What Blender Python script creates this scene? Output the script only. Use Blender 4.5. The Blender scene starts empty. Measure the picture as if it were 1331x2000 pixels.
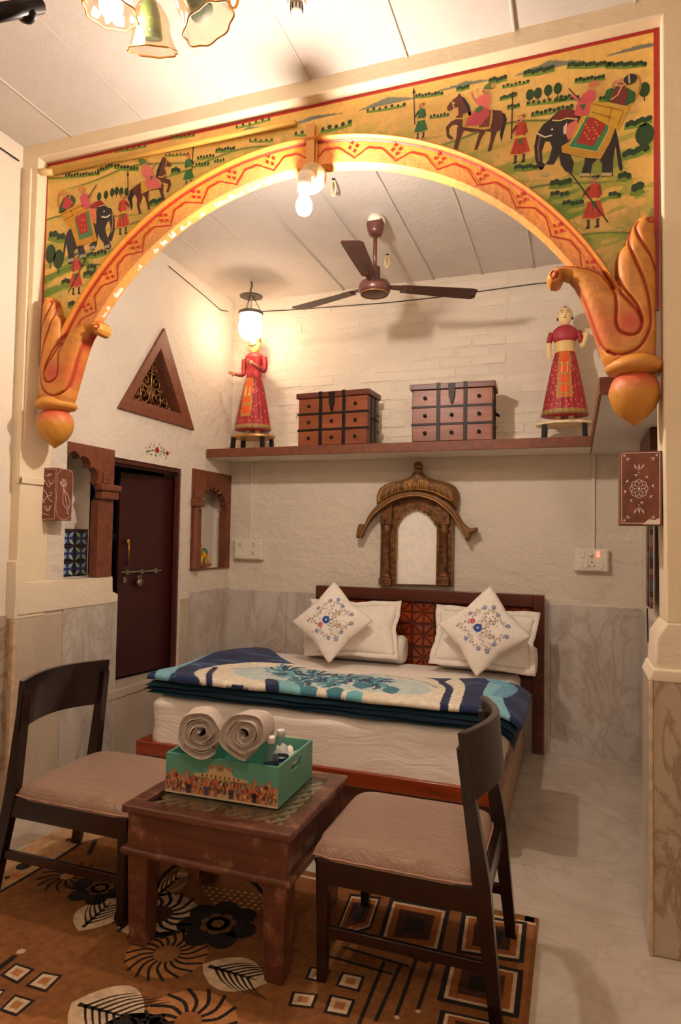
import bpy, bmesh, math, random
import numpy as np
from mathutils import Vector, Matrix
from mathutils.geometry import tessellate_polygon
random.seed(7); RNG = np.random.RandomState(7)
PI = math.pi
scene = bpy.context.scene
COL = scene.collection

# ------------------------------------------------------------------ camera
CAMF, YAW, PITCH, ROLL, HCAM = 1279.1, math.radians(19.764), math.radians(2.193), math.radians(0.958), 1.45
cam_data = bpy.data.cameras.new('camera'); cam = bpy.data.objects.new('camera', cam_data); COL.objects.link(cam)
cam_data.sensor_fit = 'VERTICAL'; cam_data.sensor_height = 36.0; cam_data.lens = CAMF / 2000 * 36.0
cam_data.clip_start = 0.02
def ray(px, py):
    u, v = px - 665.5, py - 1000.0
    c, s = math.cos(ROLL), math.sin(ROLL)
    U = u * c + v * s; V = -u * s + v * c
    z1 = CAMF * math.cos(PITCH) + V * math.sin(PITCH); Z = CAMF * math.sin(PITCH) - V * math.cos(PITCH)
    return Vector((U * math.cos(YAW) - z1 * math.sin(YAW), U * math.sin(YAW) + z1 * math.cos(YAW), Z))
fwd = ray(665.5, 1000).normalized(); rt = (ray(1665.5, 1000) - ray(665.5, 1000)).normalized(); up = rt.cross(fwd)
cam.matrix_world = Matrix(((rt.x, up.x, -fwd.x, 0), (rt.y, up.y, -fwd.y, 0), (rt.z, up.z, -fwd.z, HCAM), (0, 0, 0, 1)))
scene.camera = cam
def uX(px, py, X): d = ray(px, py); t = X / d.x; return Vector((X, d.y * t, HCAM + d.z * t))
def uY(px, py, Y): d = ray(px, py); t = Y / d.y; return Vector((d.x * t, Y, HCAM + d.z * t))
def uZ(px, py, Z): d = ray(px, py); t = (Z - HCAM) / d.z; return Vector((d.x * t, d.y * t, Z))

# ------------------------------------------------------------------ world, exposure
w = bpy.data.worlds.new('world'); scene.world = w; w.use_nodes = True
w.node_tree.nodes['Background'].inputs[0].default_value = (0.16, 0.19, 0.25, 1)
w.node_tree.nodes['Background'].inputs[1].default_value = 0.15
scene.view_settings.view_transform = 'Standard'; scene.view_settings.look = 'None'
scene.view_settings.exposure = 0.82; scene.view_settings.gamma = 1.0; scene.view_settings.use_curve_mapping = False

def bulb_mat(name, watt, col, area):
    t = NT(name); t.b.inputs['Emission Color'].default_value = (*col, 1); t.b.inputs['Emission Strength'].default_value = watt / (PI * area); return t.done((255, 250, 240), 0.4)
def lamp(name, loc, power, col, r=0.035, parent=None):
    l = bpy.data.lights.new(name, 'POINT'); l.energy = power; l.color = col; l.shadow_soft_size = r
    o = bpy.data.objects.new(name, l); o.location = loc; COL.objects.link(o)
    if parent: o.parent = parent; o.matrix_parent_inverse = parent.matrix_basis.inverted()
    return o
WARM = (1.0, 0.79, 0.62); WHITE = (1.0, 0.85, 0.72)
P_ARCH, P_PEND, P_CHAN, P_FILL = 38, 7, 8, 34

# ------------------------------------------------------------------ materials
def lin(c):
    return tuple((x / 255 / 12.92) if x / 255 <= 0.04045 else ((x / 255 + 0.055) / 1.055) ** 2.4 for x in c)
def L4(c): return (*lin(c), 1.0)
MATS = {}
class NT:
    def __init__(s, name):
        s.m = bpy.data.materials.new(name); s.m.use_nodes = True; s.t = s.m.node_tree; s.b = s.t.nodes['Principled BSDF']
    def n(s, typ, **kw):
        nd = s.t.nodes.new(typ)
        for k, v in kw.items():
            if k.startswith('i_'):
                key = k[2:].replace('_', ' ')
                nd.inputs[key].default_value = v
            else: setattr(nd, k, v)
        return nd
    def l(s, a, b): s.t.links.new(a, b)
    def coord(s, scale=(1, 1, 1), rot=(0, 0, 0)):
        tc = s.n('ShaderNodeTexCoord'); mp = s.n('ShaderNodeMapping'); mp.inputs['Scale'].default_value = scale; mp.inputs['Rotation'].default_value = rot
        s.l(tc.outputs['Object'], mp.inputs['Vector']); return mp.outputs['Vector']
    def noise(s, vec, scale, detail=4, rough=0.5, dist=0.0):
        n = s.n('ShaderNodeTexNoise'); n.inputs['Scale'].default_value = scale; n.inputs['Detail'].default_value = detail
        n.inputs['Roughness'].default_value = rough; n.inputs['Distortion'].default_value = dist
        s.l(vec, n.inputs['Vector']); return n.outputs['Fac']
    def ramp(s, fac, stops):
        r = s.n('ShaderNodeValToRGB'); el = r.color_ramp.elements
        while len(el) < len(stops): el.new(0.5)
        for e, (p, c) in zip(el, stops): e.position = p; e.color = c if len(c) == 4 else L4(c)
        s.l(fac, r.inputs['Fac']); return r.outputs['Color']
    def mix(s, a, b, fac, mode='MIX'):
        m = s.n('ShaderNodeMix', data_type='RGBA', blend_type=mode)
        for sock, v in ((m.inputs[0], fac), (m.inputs[6], a), (m.inputs[7], b)):
            if hasattr(v, 'is_linked') or isinstance(v, bpy.types.NodeSocket): s.l(v, sock)
            elif isinstance(v, (int, float)): sock.default_value = v
            else: sock.default_value = v if len(v) == 4 else L4(v)
        return m.outputs[2]
    def bump(s, fac, strength, dist=0.01, prev=None):
        b = s.n('ShaderNodeBump'); b.inputs['Strength'].default_value = strength; b.inputs['Distance'].default_value = dist
        s.l(fac, b.inputs['Height'])
        if prev is not None: s.l(prev, b.inputs['Normal'])
        return b.outputs['Normal']
    def done(s, col=None, rough=0.5, normal=None, metal=0.0, **kw):
        if col is not None:
            if isinstance(col, bpy.types.NodeSocket): s.l(col, s.b.inputs['Base Color'])
            else: s.b.inputs['Base Color'].default_value = L4(col)
        if isinstance(rough, bpy.types.NodeSocket): s.l(rough, s.b.inputs['Roughness'])
        else: s.b.inputs['Roughness'].default_value = rough
        s.b.inputs['Metallic'].default_value = metal
        if normal is not None: s.l(normal, s.b.inputs['Normal'])
        for k, v in kw.items(): s.b.inputs[k.replace('_', ' ')].default_value = v
        return s.m
def plain(name, col, rough=0.5, metal=0.0, var=0.12, sc=25, bump=0.0, bsc=60, **kw):
    t = NT(name); v = t.coord()
    dark = tuple(c * (1 - var) for c in col); lite = tuple(min(255, c * (1 + var * 0.6)) for c in col)
    c = t.ramp(t.noise(v, sc, 5), [(0.3, dark), (0.7, lite)])
    nm = t.bump(t.noise(v, bsc, 6), bump, 0.004) if bump else None
    return t.done(c, rough, nm, metal, **kw)
def plaster(name, col, rough=0.75, courses=0.0, rot=(0, 0, 0), stain=0.25, bstr=0.55):
    t = NT(name); v = t.coord()
    n1 = t.noise(v, 1.3, 6, 0.6); n2 = t.noise(v, 14, 8, 0.65); n3 = t.noise(t.coord((3, 3, 14)), 3, 6, 0.6)
    base = t.ramp(n1, [(0.3, tuple(c * 0.95 for c in col)), (0.62, col)])
    base = t.mix(base, tuple(c * 0.86 for c in col), t.ramp(n3, [(0.55, (0, 0, 0, 1)), (0.8, (stain, stain, stain, 1))]))
    nm = t.bump(n2, bstr, 0.025 if courses else 0.012); nm = t.bump(t.noise(v, 60, 5), 0.3, 0.003, nm)
    if courses:
        br = t.n('ShaderNodeTexBrick'); mp = t.coord((1, 1, 1), rot); t.l(mp, br.inputs['Vector'])
        br.inputs['Scale'].default_value = 1.0; br.inputs['Brick Width'].default_value = 0.26; br.inputs['Row Height'].default_value = 0.075
        br.inputs['Mortar Size'].default_value = 0.008; br.inputs['Mortar Smooth'].default_value = 1.0
        inv = t.n('ShaderNodeMath', operation='MULTIPLY'); t.l(br.outputs['Fac'], inv.inputs[0]); 
        msk = t.ramp(t.noise(v, 3.5, 4), [(0.42, (0, 0, 0, 1)), (0.6, (1, 1, 1, 1))]); t.l(msk, inv.inputs[1])
        sub = t.n('ShaderNodeMath', operation='MULTIPLY'); sub.inputs[1].default_value = -1; t.l(inv.outputs[0], sub.inputs[0])
        nm = t.bump(sub.outputs[0], courses, 0.012, nm)
    return t.done(base, rough, nm)
def marble(name, a, b, vein, rough=0.28, scale=1.0, rot=(0, 0.35, 0), amt=0.8):
    t = NT(name); v = t.coord((scale * 2.2, scale * 2.2, scale * 0.9), rot)
    n = t.noise(v, 1.6, 8, 0.6, 1.2)
    base = t.ramp(n, [(0.3, a), (0.7, b)])
    vn = t.ramp(t.noise(v, 1.3, 9, 0.62, 2.4), [(0.46, (0, 0, 0, 1)), (0.505, (amt, amt, amt, 1)), (0.55, (0, 0, 0, 1))])
    vn2 = t.ramp(t.noise(v, 3.2, 8, 0.6, 1.8), [(0.6, (0, 0, 0, 1)), (0.75, (amt * .6,) * 3 + (1,))])
    c = t.mix(base, vein, vn); c = t.mix(c, tuple(x * 0.85 for x in vein), vn2)
    return t.done(c, rough)
def wood(name, a, b, rough=0.35, axis=0, sc=1.0, wear=None, coat=0.0):
    t = NT(name); s = [18 * sc] * 3; s[axis] = 1.6 * sc
    v = t.coord(tuple(s)); n = t.noise(v, 1.0, 8, 0.6, 0.8)
    c = t.ramp(n, [(0.28, a), (0.72, b)])
    if wear:
        c = t.mix(c, wear, t.ramp(t.noise(t.coord(), 9, 7, 0.7), [(0.52, (0, 0, 0, 1)), (0.72, (0.75, 0.75, 0.75, 1))]))
    nm = t.bump(n, 0.15, 0.003)
    return t.done(c, rough, nm, 0.0, Coat_Weight=coat)
def vcol(name, rough=0.6, bump=0.0, bsc=80, metal=0.0, var=0.0, coat=0.0, sheen=0.0):
    t = NT(name); a = t.n('ShaderNodeAttribute', attribute_name='Col'); c = a.outputs['Color']; v = t.coord()
    if var: c = t.mix(c, (0, 0, 0, 1), t.ramp(t.noise(v, 40, 6), [(0.35, (var,) * 3 + (1,)), (0.65, (0, 0, 0, 1))]))
    nm = t.bump(t.noise(v, bsc, 6), bump, 0.004) if bump else None
    m = t.done(c, rough, nm, metal, Coat_Weight=coat)
    if sheen: t.b.inputs['Sheen Weight'].default_value = sheen
    return m
def emis(name, col, st):
    t = NT(name); t.b.inputs['Emission Color'].default_value = (*col, 1); t.b.inputs['Emission Strength'].default_value = st
    return t.done((255, 250, 240), 0.4)
def glass(name, col=(255, 255, 255), rough=0.03, ior=1.45, haze=0.06):
    # thin pane: clear see-through with fresnel reflection and a little haze
    t = NT(name); tr = t.n('ShaderNodeBsdfTransparent'); tr.inputs[0].default_value = L4(col); gl = t.n('ShaderNodeBsdfGlossy'); gl.inputs['Roughness'].default_value = rough
    di = t.n('ShaderNodeBsdfTranslucent'); di.inputs[0].default_value = L4(col); lw = t.n('ShaderNodeLayerWeight'); pw = t.n('ShaderNodeMath', operation='POWER'); pw.inputs[1].default_value = 4.0; t.l(lw.outputs['Facing'], pw.inputs[0])
    fr = t.n('ShaderNodeMath', operation='MULTIPLY_ADD'); fr.inputs[1].default_value = 0.65; fr.inputs[2].default_value = 0.045; t.l(pw.outputs[0], fr.inputs[0])
    m1 = t.n('ShaderNodeMixShader'); m1.inputs[0].default_value = haze; t.l(tr.outputs[0], m1.inputs[1]); t.l(di.outputs[0], m1.inputs[2])
    m2 = t.n('ShaderNodeMixShader'); t.l(fr.outputs[0], m2.inputs[0]); t.l(m1.outputs[0], m2.inputs[1]); t.l(gl.outputs[0], m2.inputs[2])
    t.l(m2.outputs[0], t.t.nodes['Material Output'].inputs['Surface']); return t.m

def sheet_mat():
    t = NT('cotton_sheet'); n = t.noise(t.coord((2.2, 5, 7), (0.5, 0.9, 0.3)), 1.4, 5, 0.5, 2.2)
    nm = t.bump(n, 0.35, 0.02); nm = t.bump(t.noise(t.coord(), 40, 4), 0.2, 0.003, nm)
    return t.done((246, 237, 228), 0.85, nm)
M = dict(
    wall=plaster('whitewash_smooth', (233, 221, 204)), wallb=plaster('whitewash_brick', (233, 221, 204), courses=0.12, rot=(PI / 2, 0, 0), bstr=0.9),
    walll=plaster('whitewash_left', (234, 222, 206), courses=0.2, rot=(PI / 2, 0, PI / 2), bstr=1.0), rough=plaster('rough_plaster', (236, 220, 194), bstr=0.9),
    ceil=plaster('ceiling_paint', (216, 208, 200), stain=0.35, bstr=0.35), beam=plaster('beam_paint', (238, 220, 188), bstr=0.3),
    marble_a=marble('marble_wall_grey', (184, 176, 168), (208, 200, 190), (150, 126, 102), amt=0.42),
    marble_b=marble('marble_wall_brown', (160, 142, 120), (190, 172, 150), (122, 88, 58), scale=1.2, amt=0.6),
    marble_plain=marble('marble_wall_plain', (186, 170, 150), (200, 186, 168), (150, 128, 104), amt=0.12),
    marble_f=marble('marble_floor', (184, 172, 156), (204, 194, 180), (160, 142, 120), 0.2, 0.5, (0.4, 0.2, 0.3), 0.25),
    bullnose=plain('polished_marble_edge', (206, 180, 150), 0.2), brown=plain('brown_paint', (118, 64, 40), 0.55, bump=0.3, var=0.15),
    darkwood=wood('dark_chair_wood', (16, 5, 5), (36, 12, 9), 0.28, 2, coat=0.3), bedwood=wood('red_brown_bed_wood', (110, 40, 16), (160, 66, 26), 0.25, 0, coat=0.4),
    bedwood_v=wood('dark_bed_wood', (62, 22, 12), (98, 38, 20), 0.3, 0, coat=0.3), ply=plain('pale_plywood', (186, 150, 112), 0.5),
    tablewood=wood('worn_table_wood', (66, 34, 27), (116, 68, 50), 0.3, 0, wear=(178, 128, 102), coat=0.25),
    chestwood=wood('chest_wood', (108, 50, 24), (156, 82, 44), 0.4, 0), chestdark=wood('chest_lid_wood', (74, 30, 18), (112, 52, 30), 0.4, 0),
    iron=plain('black_iron', (38, 32, 30), 0.45, 0.7), castiron=plain('grey_cast_iron', (110, 104, 98), 0.5, 0.5),
    fan=plain('brown_fan_enamel', (96, 56, 48), 0.35), fanblade=plain('brown_fan_blade', (78, 44, 36), 0.4),
    sheet=sheet_mat(), cotton=plain('white_pillow_cotton', (242, 234, 224), 0.85, var=0.03, bump=0.35, bsc=18),
    doorwood=plain('maroon_door_paint', (58, 16, 14), 0.4), doorframe=plain('brown_door_frame', (84, 40, 26), 0.5),
    brass=plain('brass', (180, 130, 60), 0.3, 0.9), gold=plain('gold_leaf', (205, 150, 70), 0.35, 0.6), steel=plain('dull_steel', (150, 140, 120), 0.4, 0.8),
    white_plastic=plain('white_plastic', (232, 222, 205), 0.35, var=0.03), dark=plain('dark_hole', (20, 14, 12), 0.6), red_led=emis('red_switch_glow', (1, 0.06, 0.03), 1.2),
    teal=plain('teal_lacquer', (92, 162, 142), 0.35, var=0.05), towel=plain('grey_terry_towel', (206, 192, 180), 0.95, var=0.08, sc=60, bump=0.6, bsc=160),
    paper=plain('white_paper', (236, 228, 216), 0.8, var=0.05), pet=glass('clear_bottle_plastic', (238, 246, 246), 0.05, 1.45, 0.10), water_label=plain('blue_label', (30, 40, 110), 0.4),
    cap=plain('white_cap', (240, 236, 228), 0.4), tglass=glass('table_glass', (244, 250, 246), 0.01, 1.4, 0.0),
    lglass=glass('ribbed_lamp_glass', (252, 248, 240), 0.15, 1.3, 0.12), sglass=glass('tulip_glass', (250, 240, 228), 0.08, 1.45, 0.03), green=plain('pale_green_socket', (96, 150, 116), 0.4),
    bulb=emis('lit_bulb', (1.0, 0.93, 0.82), 30), creamp=plain('cream_painted_wood', (232, 206, 160), 0.4), vc=vcol('painted_surface', 0.5, 0.15, 50),
    mural=vcol('mural_paint', 0.5, 0.12, 40, var=0.12), relief=vcol('orange_gold_relief', 0.5, 0.6, 45), rugv=vcol('rug_pile', 0.95, 0.5, 260, var=0.3),
    plush=vcol('plush_blanket', 0.85, 0.35, 130, sheen=0.08), embro=vcol('embroidery_thread', 0.8), slat=wood('lattice_wood', (156, 122, 100), (192, 158, 132), 0.4, 0), antique=plain('antique_gilt_wood', (104, 66, 34), 0.4, 0.35, 0.5, 30, 0.5, 90),
    gilt=plain('gilt_edge', (190, 146, 80), 0.4, 0.5), mirror=plain('mirror_reflection_white', (250, 244, 234), 0.22, 0.0, 0.03, bump=0.25, bsc=8, Coat_Weight=0.6),  # mirror: reflection of white walls put into the pane colour
    blue=plain('blue_light_tint', (52, 84, 120), 0.7), tan=plain('beige_seat_vinyl', (178, 140, 118), 0.6, var=0.08), film=None, wire=plain('black_wire', (40, 32, 28), 0.6),
)
def film_mat():
    t = NT('plastic_wrapped_fabric'); v = t.coord()
    weave = t.ramp(t.noise(v, 420, 2), [(0.3, (150, 116, 96)), (0.7, (174, 138, 116))])
    cr = t.noise(t.coord((4, 11, 4)), 3.2, 7, 0.62, 2.2)
    nm = t.bump(cr, 0.55, 0.02)
    t.b.inputs['Coat Weight'].default_value = 0.9; t.b.inputs['Coat Roughness'].default_value = 0.26; t.b.inputs['Coat IOR'].default_value = 1.9
    t.l(t.bump(cr, 1.0, 0.03), t.b.inputs['Coat Normal'])
    return t.done(weave, 0.5, nm)
M['film'] = film_mat()

# ------------------------------------------------------------------ mesh builder
class MB:
    def __init__(s): s.v = []; s.f = []; s.c = []; s.col = None
    def _add(s, vs, fs, col=None):
        b = len(s.v); s.v += [tuple(p) for p in vs]; s.f += [tuple(b + i for i in f) for f in fs]
        s.c += [col if col is not None else (s.col or (200, 200, 200))] * len(fs); return s
    def box(s, x0, y0, z0, x1, y1, z1, mat=None, col=None):
        vs = [(x0, y0, z0), (x1, y0, z0), (x1, y1, z0), (x0, y1, z0), (x0, y0, z1), (x1, y0, z1), (x1, y1, z1), (x0, y1, z1)]
        if mat is not None: vs = [mat @ Vector(p) for p in vs]
        return s._add(vs, [(0, 3, 2, 1), (4, 5, 6, 7), (0, 1, 5, 4), (1, 2, 6, 5), (2, 3, 7, 6), (3, 0, 4, 7)], col)
    def hexa(s, vs, col=None):
        return s._add(vs, [(0, 3, 2, 1), (4, 5, 6, 7), (0, 1, 5, 4), (1, 2, 6, 5), (2, 3, 7, 6), (3, 0, 4, 7)], col)
    def post(s, p0, p1, w0, d0, w1=None, d1=None):      # square tapered post between two points (x width, y depth)
        w1 = w1 or w0; d1 = d1 or d0
        def q(p, w, d): return [(p[0] - w / 2, p[1] - d / 2, p[2]), (p[0] + w / 2, p[1] - d / 2, p[2]), (p[0] + w / 2, p[1] + d / 2, p[2]), (p[0] - w / 2, p[1] + d / 2, p[2])]
        return s.hexa(q(p0, w0, d0) + q(p1, w1, d1))
    def ring(s, rings, closed=False, cap=True, col=None):
        n = len(rings[0]); vs = [p for r in rings for p in r]; fs = []
        m = len(rings)
        for i in range(m if closed else m - 1):
            j = (i + 1) % m
            for k in range(n):
                fs.append((i * n + k, i * n + (k + 1) % n, j * n + (k + 1) % n, j * n + k))
        if cap and not closed: fs += [tuple(range(n))[::-1], tuple((m - 1) * n + k for k in range(n))]
        return s._add(vs, fs, col)
    def tube(s, path, r, n=8, closed=False, col=None, flat=1.0):
        path = [Vector(p) for p in path]; rings = []; m = len(path); prev = None
        for i, p in enumerate(path):
            if closed: d = path[(i + 1) % m] - path[i - 1]
            else: d = path[min(i + 1, m - 1)] - path[max(i - 1, 0)]
            d = d.normalized() if d.length > 1e-9 else Vector((0, 0, 1))
            if prev is None: a = Vector((0, 0, 1)) if abs(d.z) < 0.9 else Vector((1, 0, 0)); u = d.cross(a).normalized()
            else: u = (prev - d * prev.dot(d)).normalized()
            prev = u; vv = d.cross(u); rr = r[i] if isinstance(r, (list, tuple)) else r
            rings.append([p + u * rr * math.cos(2 * PI * k / n) + vv * rr * flat * math.sin(2 * PI * k / n) for k in range(n)])
        return s.ring(rings, closed, True, col)
    def lathe(s, prof, c=(0, 0, 0), n=24, col=None, mat=None, cap=True, wav=None):
        rings = []
        for (r, z) in prof:
            rr = [r * (1 + (wav(k / n, z) if wav else 0)) for k in range(n)]
            ps = [Vector((rr[k] * math.cos(2 * PI * k / n), rr[k] * math.sin(2 * PI * k / n), z)) for k in range(n)]
            if mat is not None: ps = [mat @ p for p in ps]
            rings.append([p + Vector(c) for p in ps])
        return s.ring(rings, False, cap, col)
    def prism(s, pts, f, d0, d1, holes=(), col=None, cols=None):   # f(a, b, d) -> 3-D point
        loops = [list(pts)] + [list(h) for h in holes]
        tris = tessellate_polygon([[Vector((a, b, 0)) for a, b in lp] for lp in loops])
        flat = [p for lp in loops for p in lp]; N = len(flat)
        vs = [f(a, b, d0) for a, b in flat] + [f(a, b, d1) for a, b in flat]
        fs = [tuple(t) for t in tris] + [tuple(N + i for i in t[::-1]) for t in tris]
        o = 0
        for lp in loops:
            n = len(lp)
            for k in range(n): fs.append((o + k, o + (k + 1) % n, N + o + (k + 1) % n, N + o + k))
            o += n
        return s._add(vs, fs, col)
    def grid(s, nu, nv, f, col=None):
        vs = [f(i / nu, j / nv) for j in range(nv + 1) for i in range(nu + 1)]
        fs = [(j * (nu + 1) + i, j * (nu + 1) + i + 1, (j + 1) * (nu + 1) + i + 1, (j + 1) * (nu + 1) + i) for j in range(nv) for i in range(nu)]
        return s._add(vs, fs, col)
    def ball(s, c, r, n=12, m=8, sc=(1, 1, 1), col=None, mat=None):
        prof = [(max(1e-4, math.sin(PI * i / m)) * r, -math.cos(PI * i / m) * r) for i in range(m + 1)]
        rings = [[Vector((pr * math.cos(2 * PI * k / n) * sc[0], pr * math.sin(2 * PI * k / n) * sc[1], z * sc[2])) for k in range(n)] for pr, z in prof]
        if mat is not None: rings = [[mat @ p for p in r_] for r_ in rings]
        rings = [[p + Vector(c) for p in r_] for r_ in rings]
        return s.ring(rings, False, True, col)
    def build(s, name, mat, parent=None, smooth=False, bevel=0.0, seg=2, vc=None, angle=None):
        me = bpy.data.meshes.new(name); me.from_pydata(s.v, [], s.f)
        me.materials.append(M[mat] if isinstance(mat, str) else mat)
        if vc or (isinstance(mat, str) and mat in ('vc', 'mural', 'relief', 'rugv', 'plush', 'embro')):
            ca = me.color_attributes.new('Col', 'FLOAT_COLOR', 'CORNER'); arr = []
            cache = {}
            for c, f in zip(s.c, s.f):
                if c not in cache: cache[c] = [*lin(c), 1.0]
                arr += cache[c] * len(f)
            ca.data.foreach_set('color', arr)
        bm = bmesh.new(); bm.from_mesh(me); bmesh.ops.recalc_face_normals(bm, faces=bm.faces); bm.to_mesh(me); bm.free()
        if smooth: me.polygons.foreach_set('use_smooth', [True] * len(me.polygons))
        me.update()
        return link(name, me, parent, bevel, seg, smooth, angle)
def link(name, me, parent=None, bevel=0.0, seg=2, smooth=False, angle=None):
    o = bpy.data.objects.new(name, me); COL.objects.link(o)
    if parent is not None:
        o.parent = parent
        inv = parent.matrix_basis.inverted(); p = parent
        if parent.parent is not None: inv = (parent.parent.matrix_basis @ parent.matrix_parent_inverse @ parent.matrix_basis).inverted()
        o.matrix_parent_inverse = inv
    if bevel:
        b = o.modifiers.new('bevel', 'BEVEL'); b.width = bevel; b.segments = seg; b.limit_method = 'ANGLE'; b.angle_limit = math.radians(40); b.harden_normals = False
        if not smooth: me.polygons.foreach_set('use_smooth', [True] * len(me.polygons))
        es = o.modifiers.new('edges', 'WEIGHTED_NORMAL'); es.keep_sharp = True
        return o
    if angle and smooth:
        me.set_sharp_from_angle(angle=math.radians(angle))
    return o
def thing(name, label, cat, loc=(0, 0, 0), group=None):
    o = bpy.data.objects.new(name, None); o.empty_display_size = 0.05; COL.objects.link(o); o.location = loc
    o['label'] = label; o['category'] = cat
    if group: o['group'] = group
    return o
def tag(o, label=None, cat=None, group=None, kind=None):
    if label: o['label'] = label
    if cat: o['category'] = cat
    if group: o['group'] = group
    if kind: o['kind'] = kind
    return o
def struct(name, loc=None, label=None, cat=None):
    o = bpy.data.objects.new(name, None); COL.objects.link(o); o['kind'] = 'structure'; o.empty_display_size = 0.05
    if loc: o.location = loc
    o['label'] = label; o['category'] = cat
    return o
def copy_tree(o, dx=(0, 0, 0), label=None, group=None, rot=None):
    r = o.copy(); COL.objects.link(r); r.location = Vector(o.location) + Vector(dx)
    if rot is not None: r.rotation_euler = rot
    if label: r['label'] = label
    if group: r['group'] = group
    for ch in list(o.children):
        c = ch.copy(); COL.objects.link(c); c.parent = r
        for g in list(ch.children): d = g.copy(); COL.objects.link(d); d.parent = c
    return r

# vectorised 2-D value noise
_T = RNG.rand(257, 257)
def vnoise(x, y, sc, oct=3):
    x = np.asarray(x, float) * sc + 37.1; y = np.asarray(y, float) * sc + 11.7; out = 0; a = 1; tot = 0
    for _ in range(oct):
        xi = np.floor(x).astype(int); yi = np.floor(y).astype(int); fx = x - xi; fy = y - yi
        fx = fx * fx * (3 - 2 * fx); fy = fy * fy * (3 - 2 * fy); X0 = xi % 256; Y0 = yi % 256
        v = (_T[X0, Y0] * (1 - fx) + _T[X0 + 1, Y0] * fx) * (1 - fy) + (_T[X0, Y0 + 1] * (1 - fx) + _T[X0 + 1, Y0 + 1] * fx) * fy
        out = out + v * a; tot += a; a *= 0.5; x = x * 2.03; y = y * 2.03
    return out / tot
def dist_poly(px, py, pts, closed=True):
    """distance of points to a polyline, and nearest point"""
    best = np.full(px.shape, 1e9); nx = px.copy(); ny = py.copy(); n = len(pts)
    for i in range(n if closed else n - 1):
        ax, ay = pts[i]; bx, by = pts[(i + 1) % n]; dx, dy = bx - ax, by - ay; q = dx * dx + dy * dy + 1e-12
        t = np.clip(((px - ax) * dx + (py - ay) * dy) / q, 0, 1); cx = ax + t * dx; cy = ay + t * dy
        d = np.hypot(px - cx, py - cy); m = d < best; best = np.where(m, d, best); nx = np.where(m, cx, nx); ny = np.where(m, cy, ny)
    return best, nx, ny
def inside(px, py, pts):
    r = np.zeros(px.shape, bool); n = len(pts)
    for i in range(n):
        x0, y0 = pts[i]; x1, y1 = pts[(i + 1) % n]
        if y0 == y1: continue
        c = ((y0 > py) != (y1 > py)) & (px < (x1 - x0) * (py - y0) / (y1 - y0) + x0); r ^= c
    return r
def spline(pts, n=6, closed=False):
    out = []; m = len(pts)
    for i in range(m if closed else m - 1):
        p = [pts[(i + k) % m] if closed else pts[min(max(i + k, 0), m - 1)] for k in (-1, 0, 1, 2)]
        for j in range(n):
            t = j / n
            out.append(tuple(0.5 * (2 * p[1][a] + (p[2][a] - p[0][a]) * t + (2 * p[0][a] - 5 * p[1][a] + 4 * p[2][a] - p[3][a]) * t * t + (3 * p[1][a] - p[0][a] - 3 * p[2][a] + p[3][a]) * t ** 3) for a in range(len(p[1]))))
    if not closed: out.append(tuple(pts[-1]))
    return out
def np_mesh(name, V, F, cols, mat, parent=None, smooth=True):
    me = bpy.data.meshes.new(name); me.from_pydata(V.tolist() if hasattr(V, 'tolist') else V, [], F.tolist() if hasattr(F, 'tolist') else F)
    me.materials.append(M[mat])
    if cols is not None:
        ca = me.color_attributes.new('Col', 'FLOAT_COLOR', 'POINT')
        c = np.clip(np.asarray(cols, float) / 255, 0, 1); c = np.where(c <= 0.04045, c / 12.92, ((c + 0.055) / 1.055) ** 2.4)
        ca.data.foreach_set('color', np.c_[c, np.ones(len(c))].astype(np.float32).ravel())
    me.polygons.foreach_set('use_smooth', [smooth] * len(me.polygons)); me.update()
    return link(name, me, parent)
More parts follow.
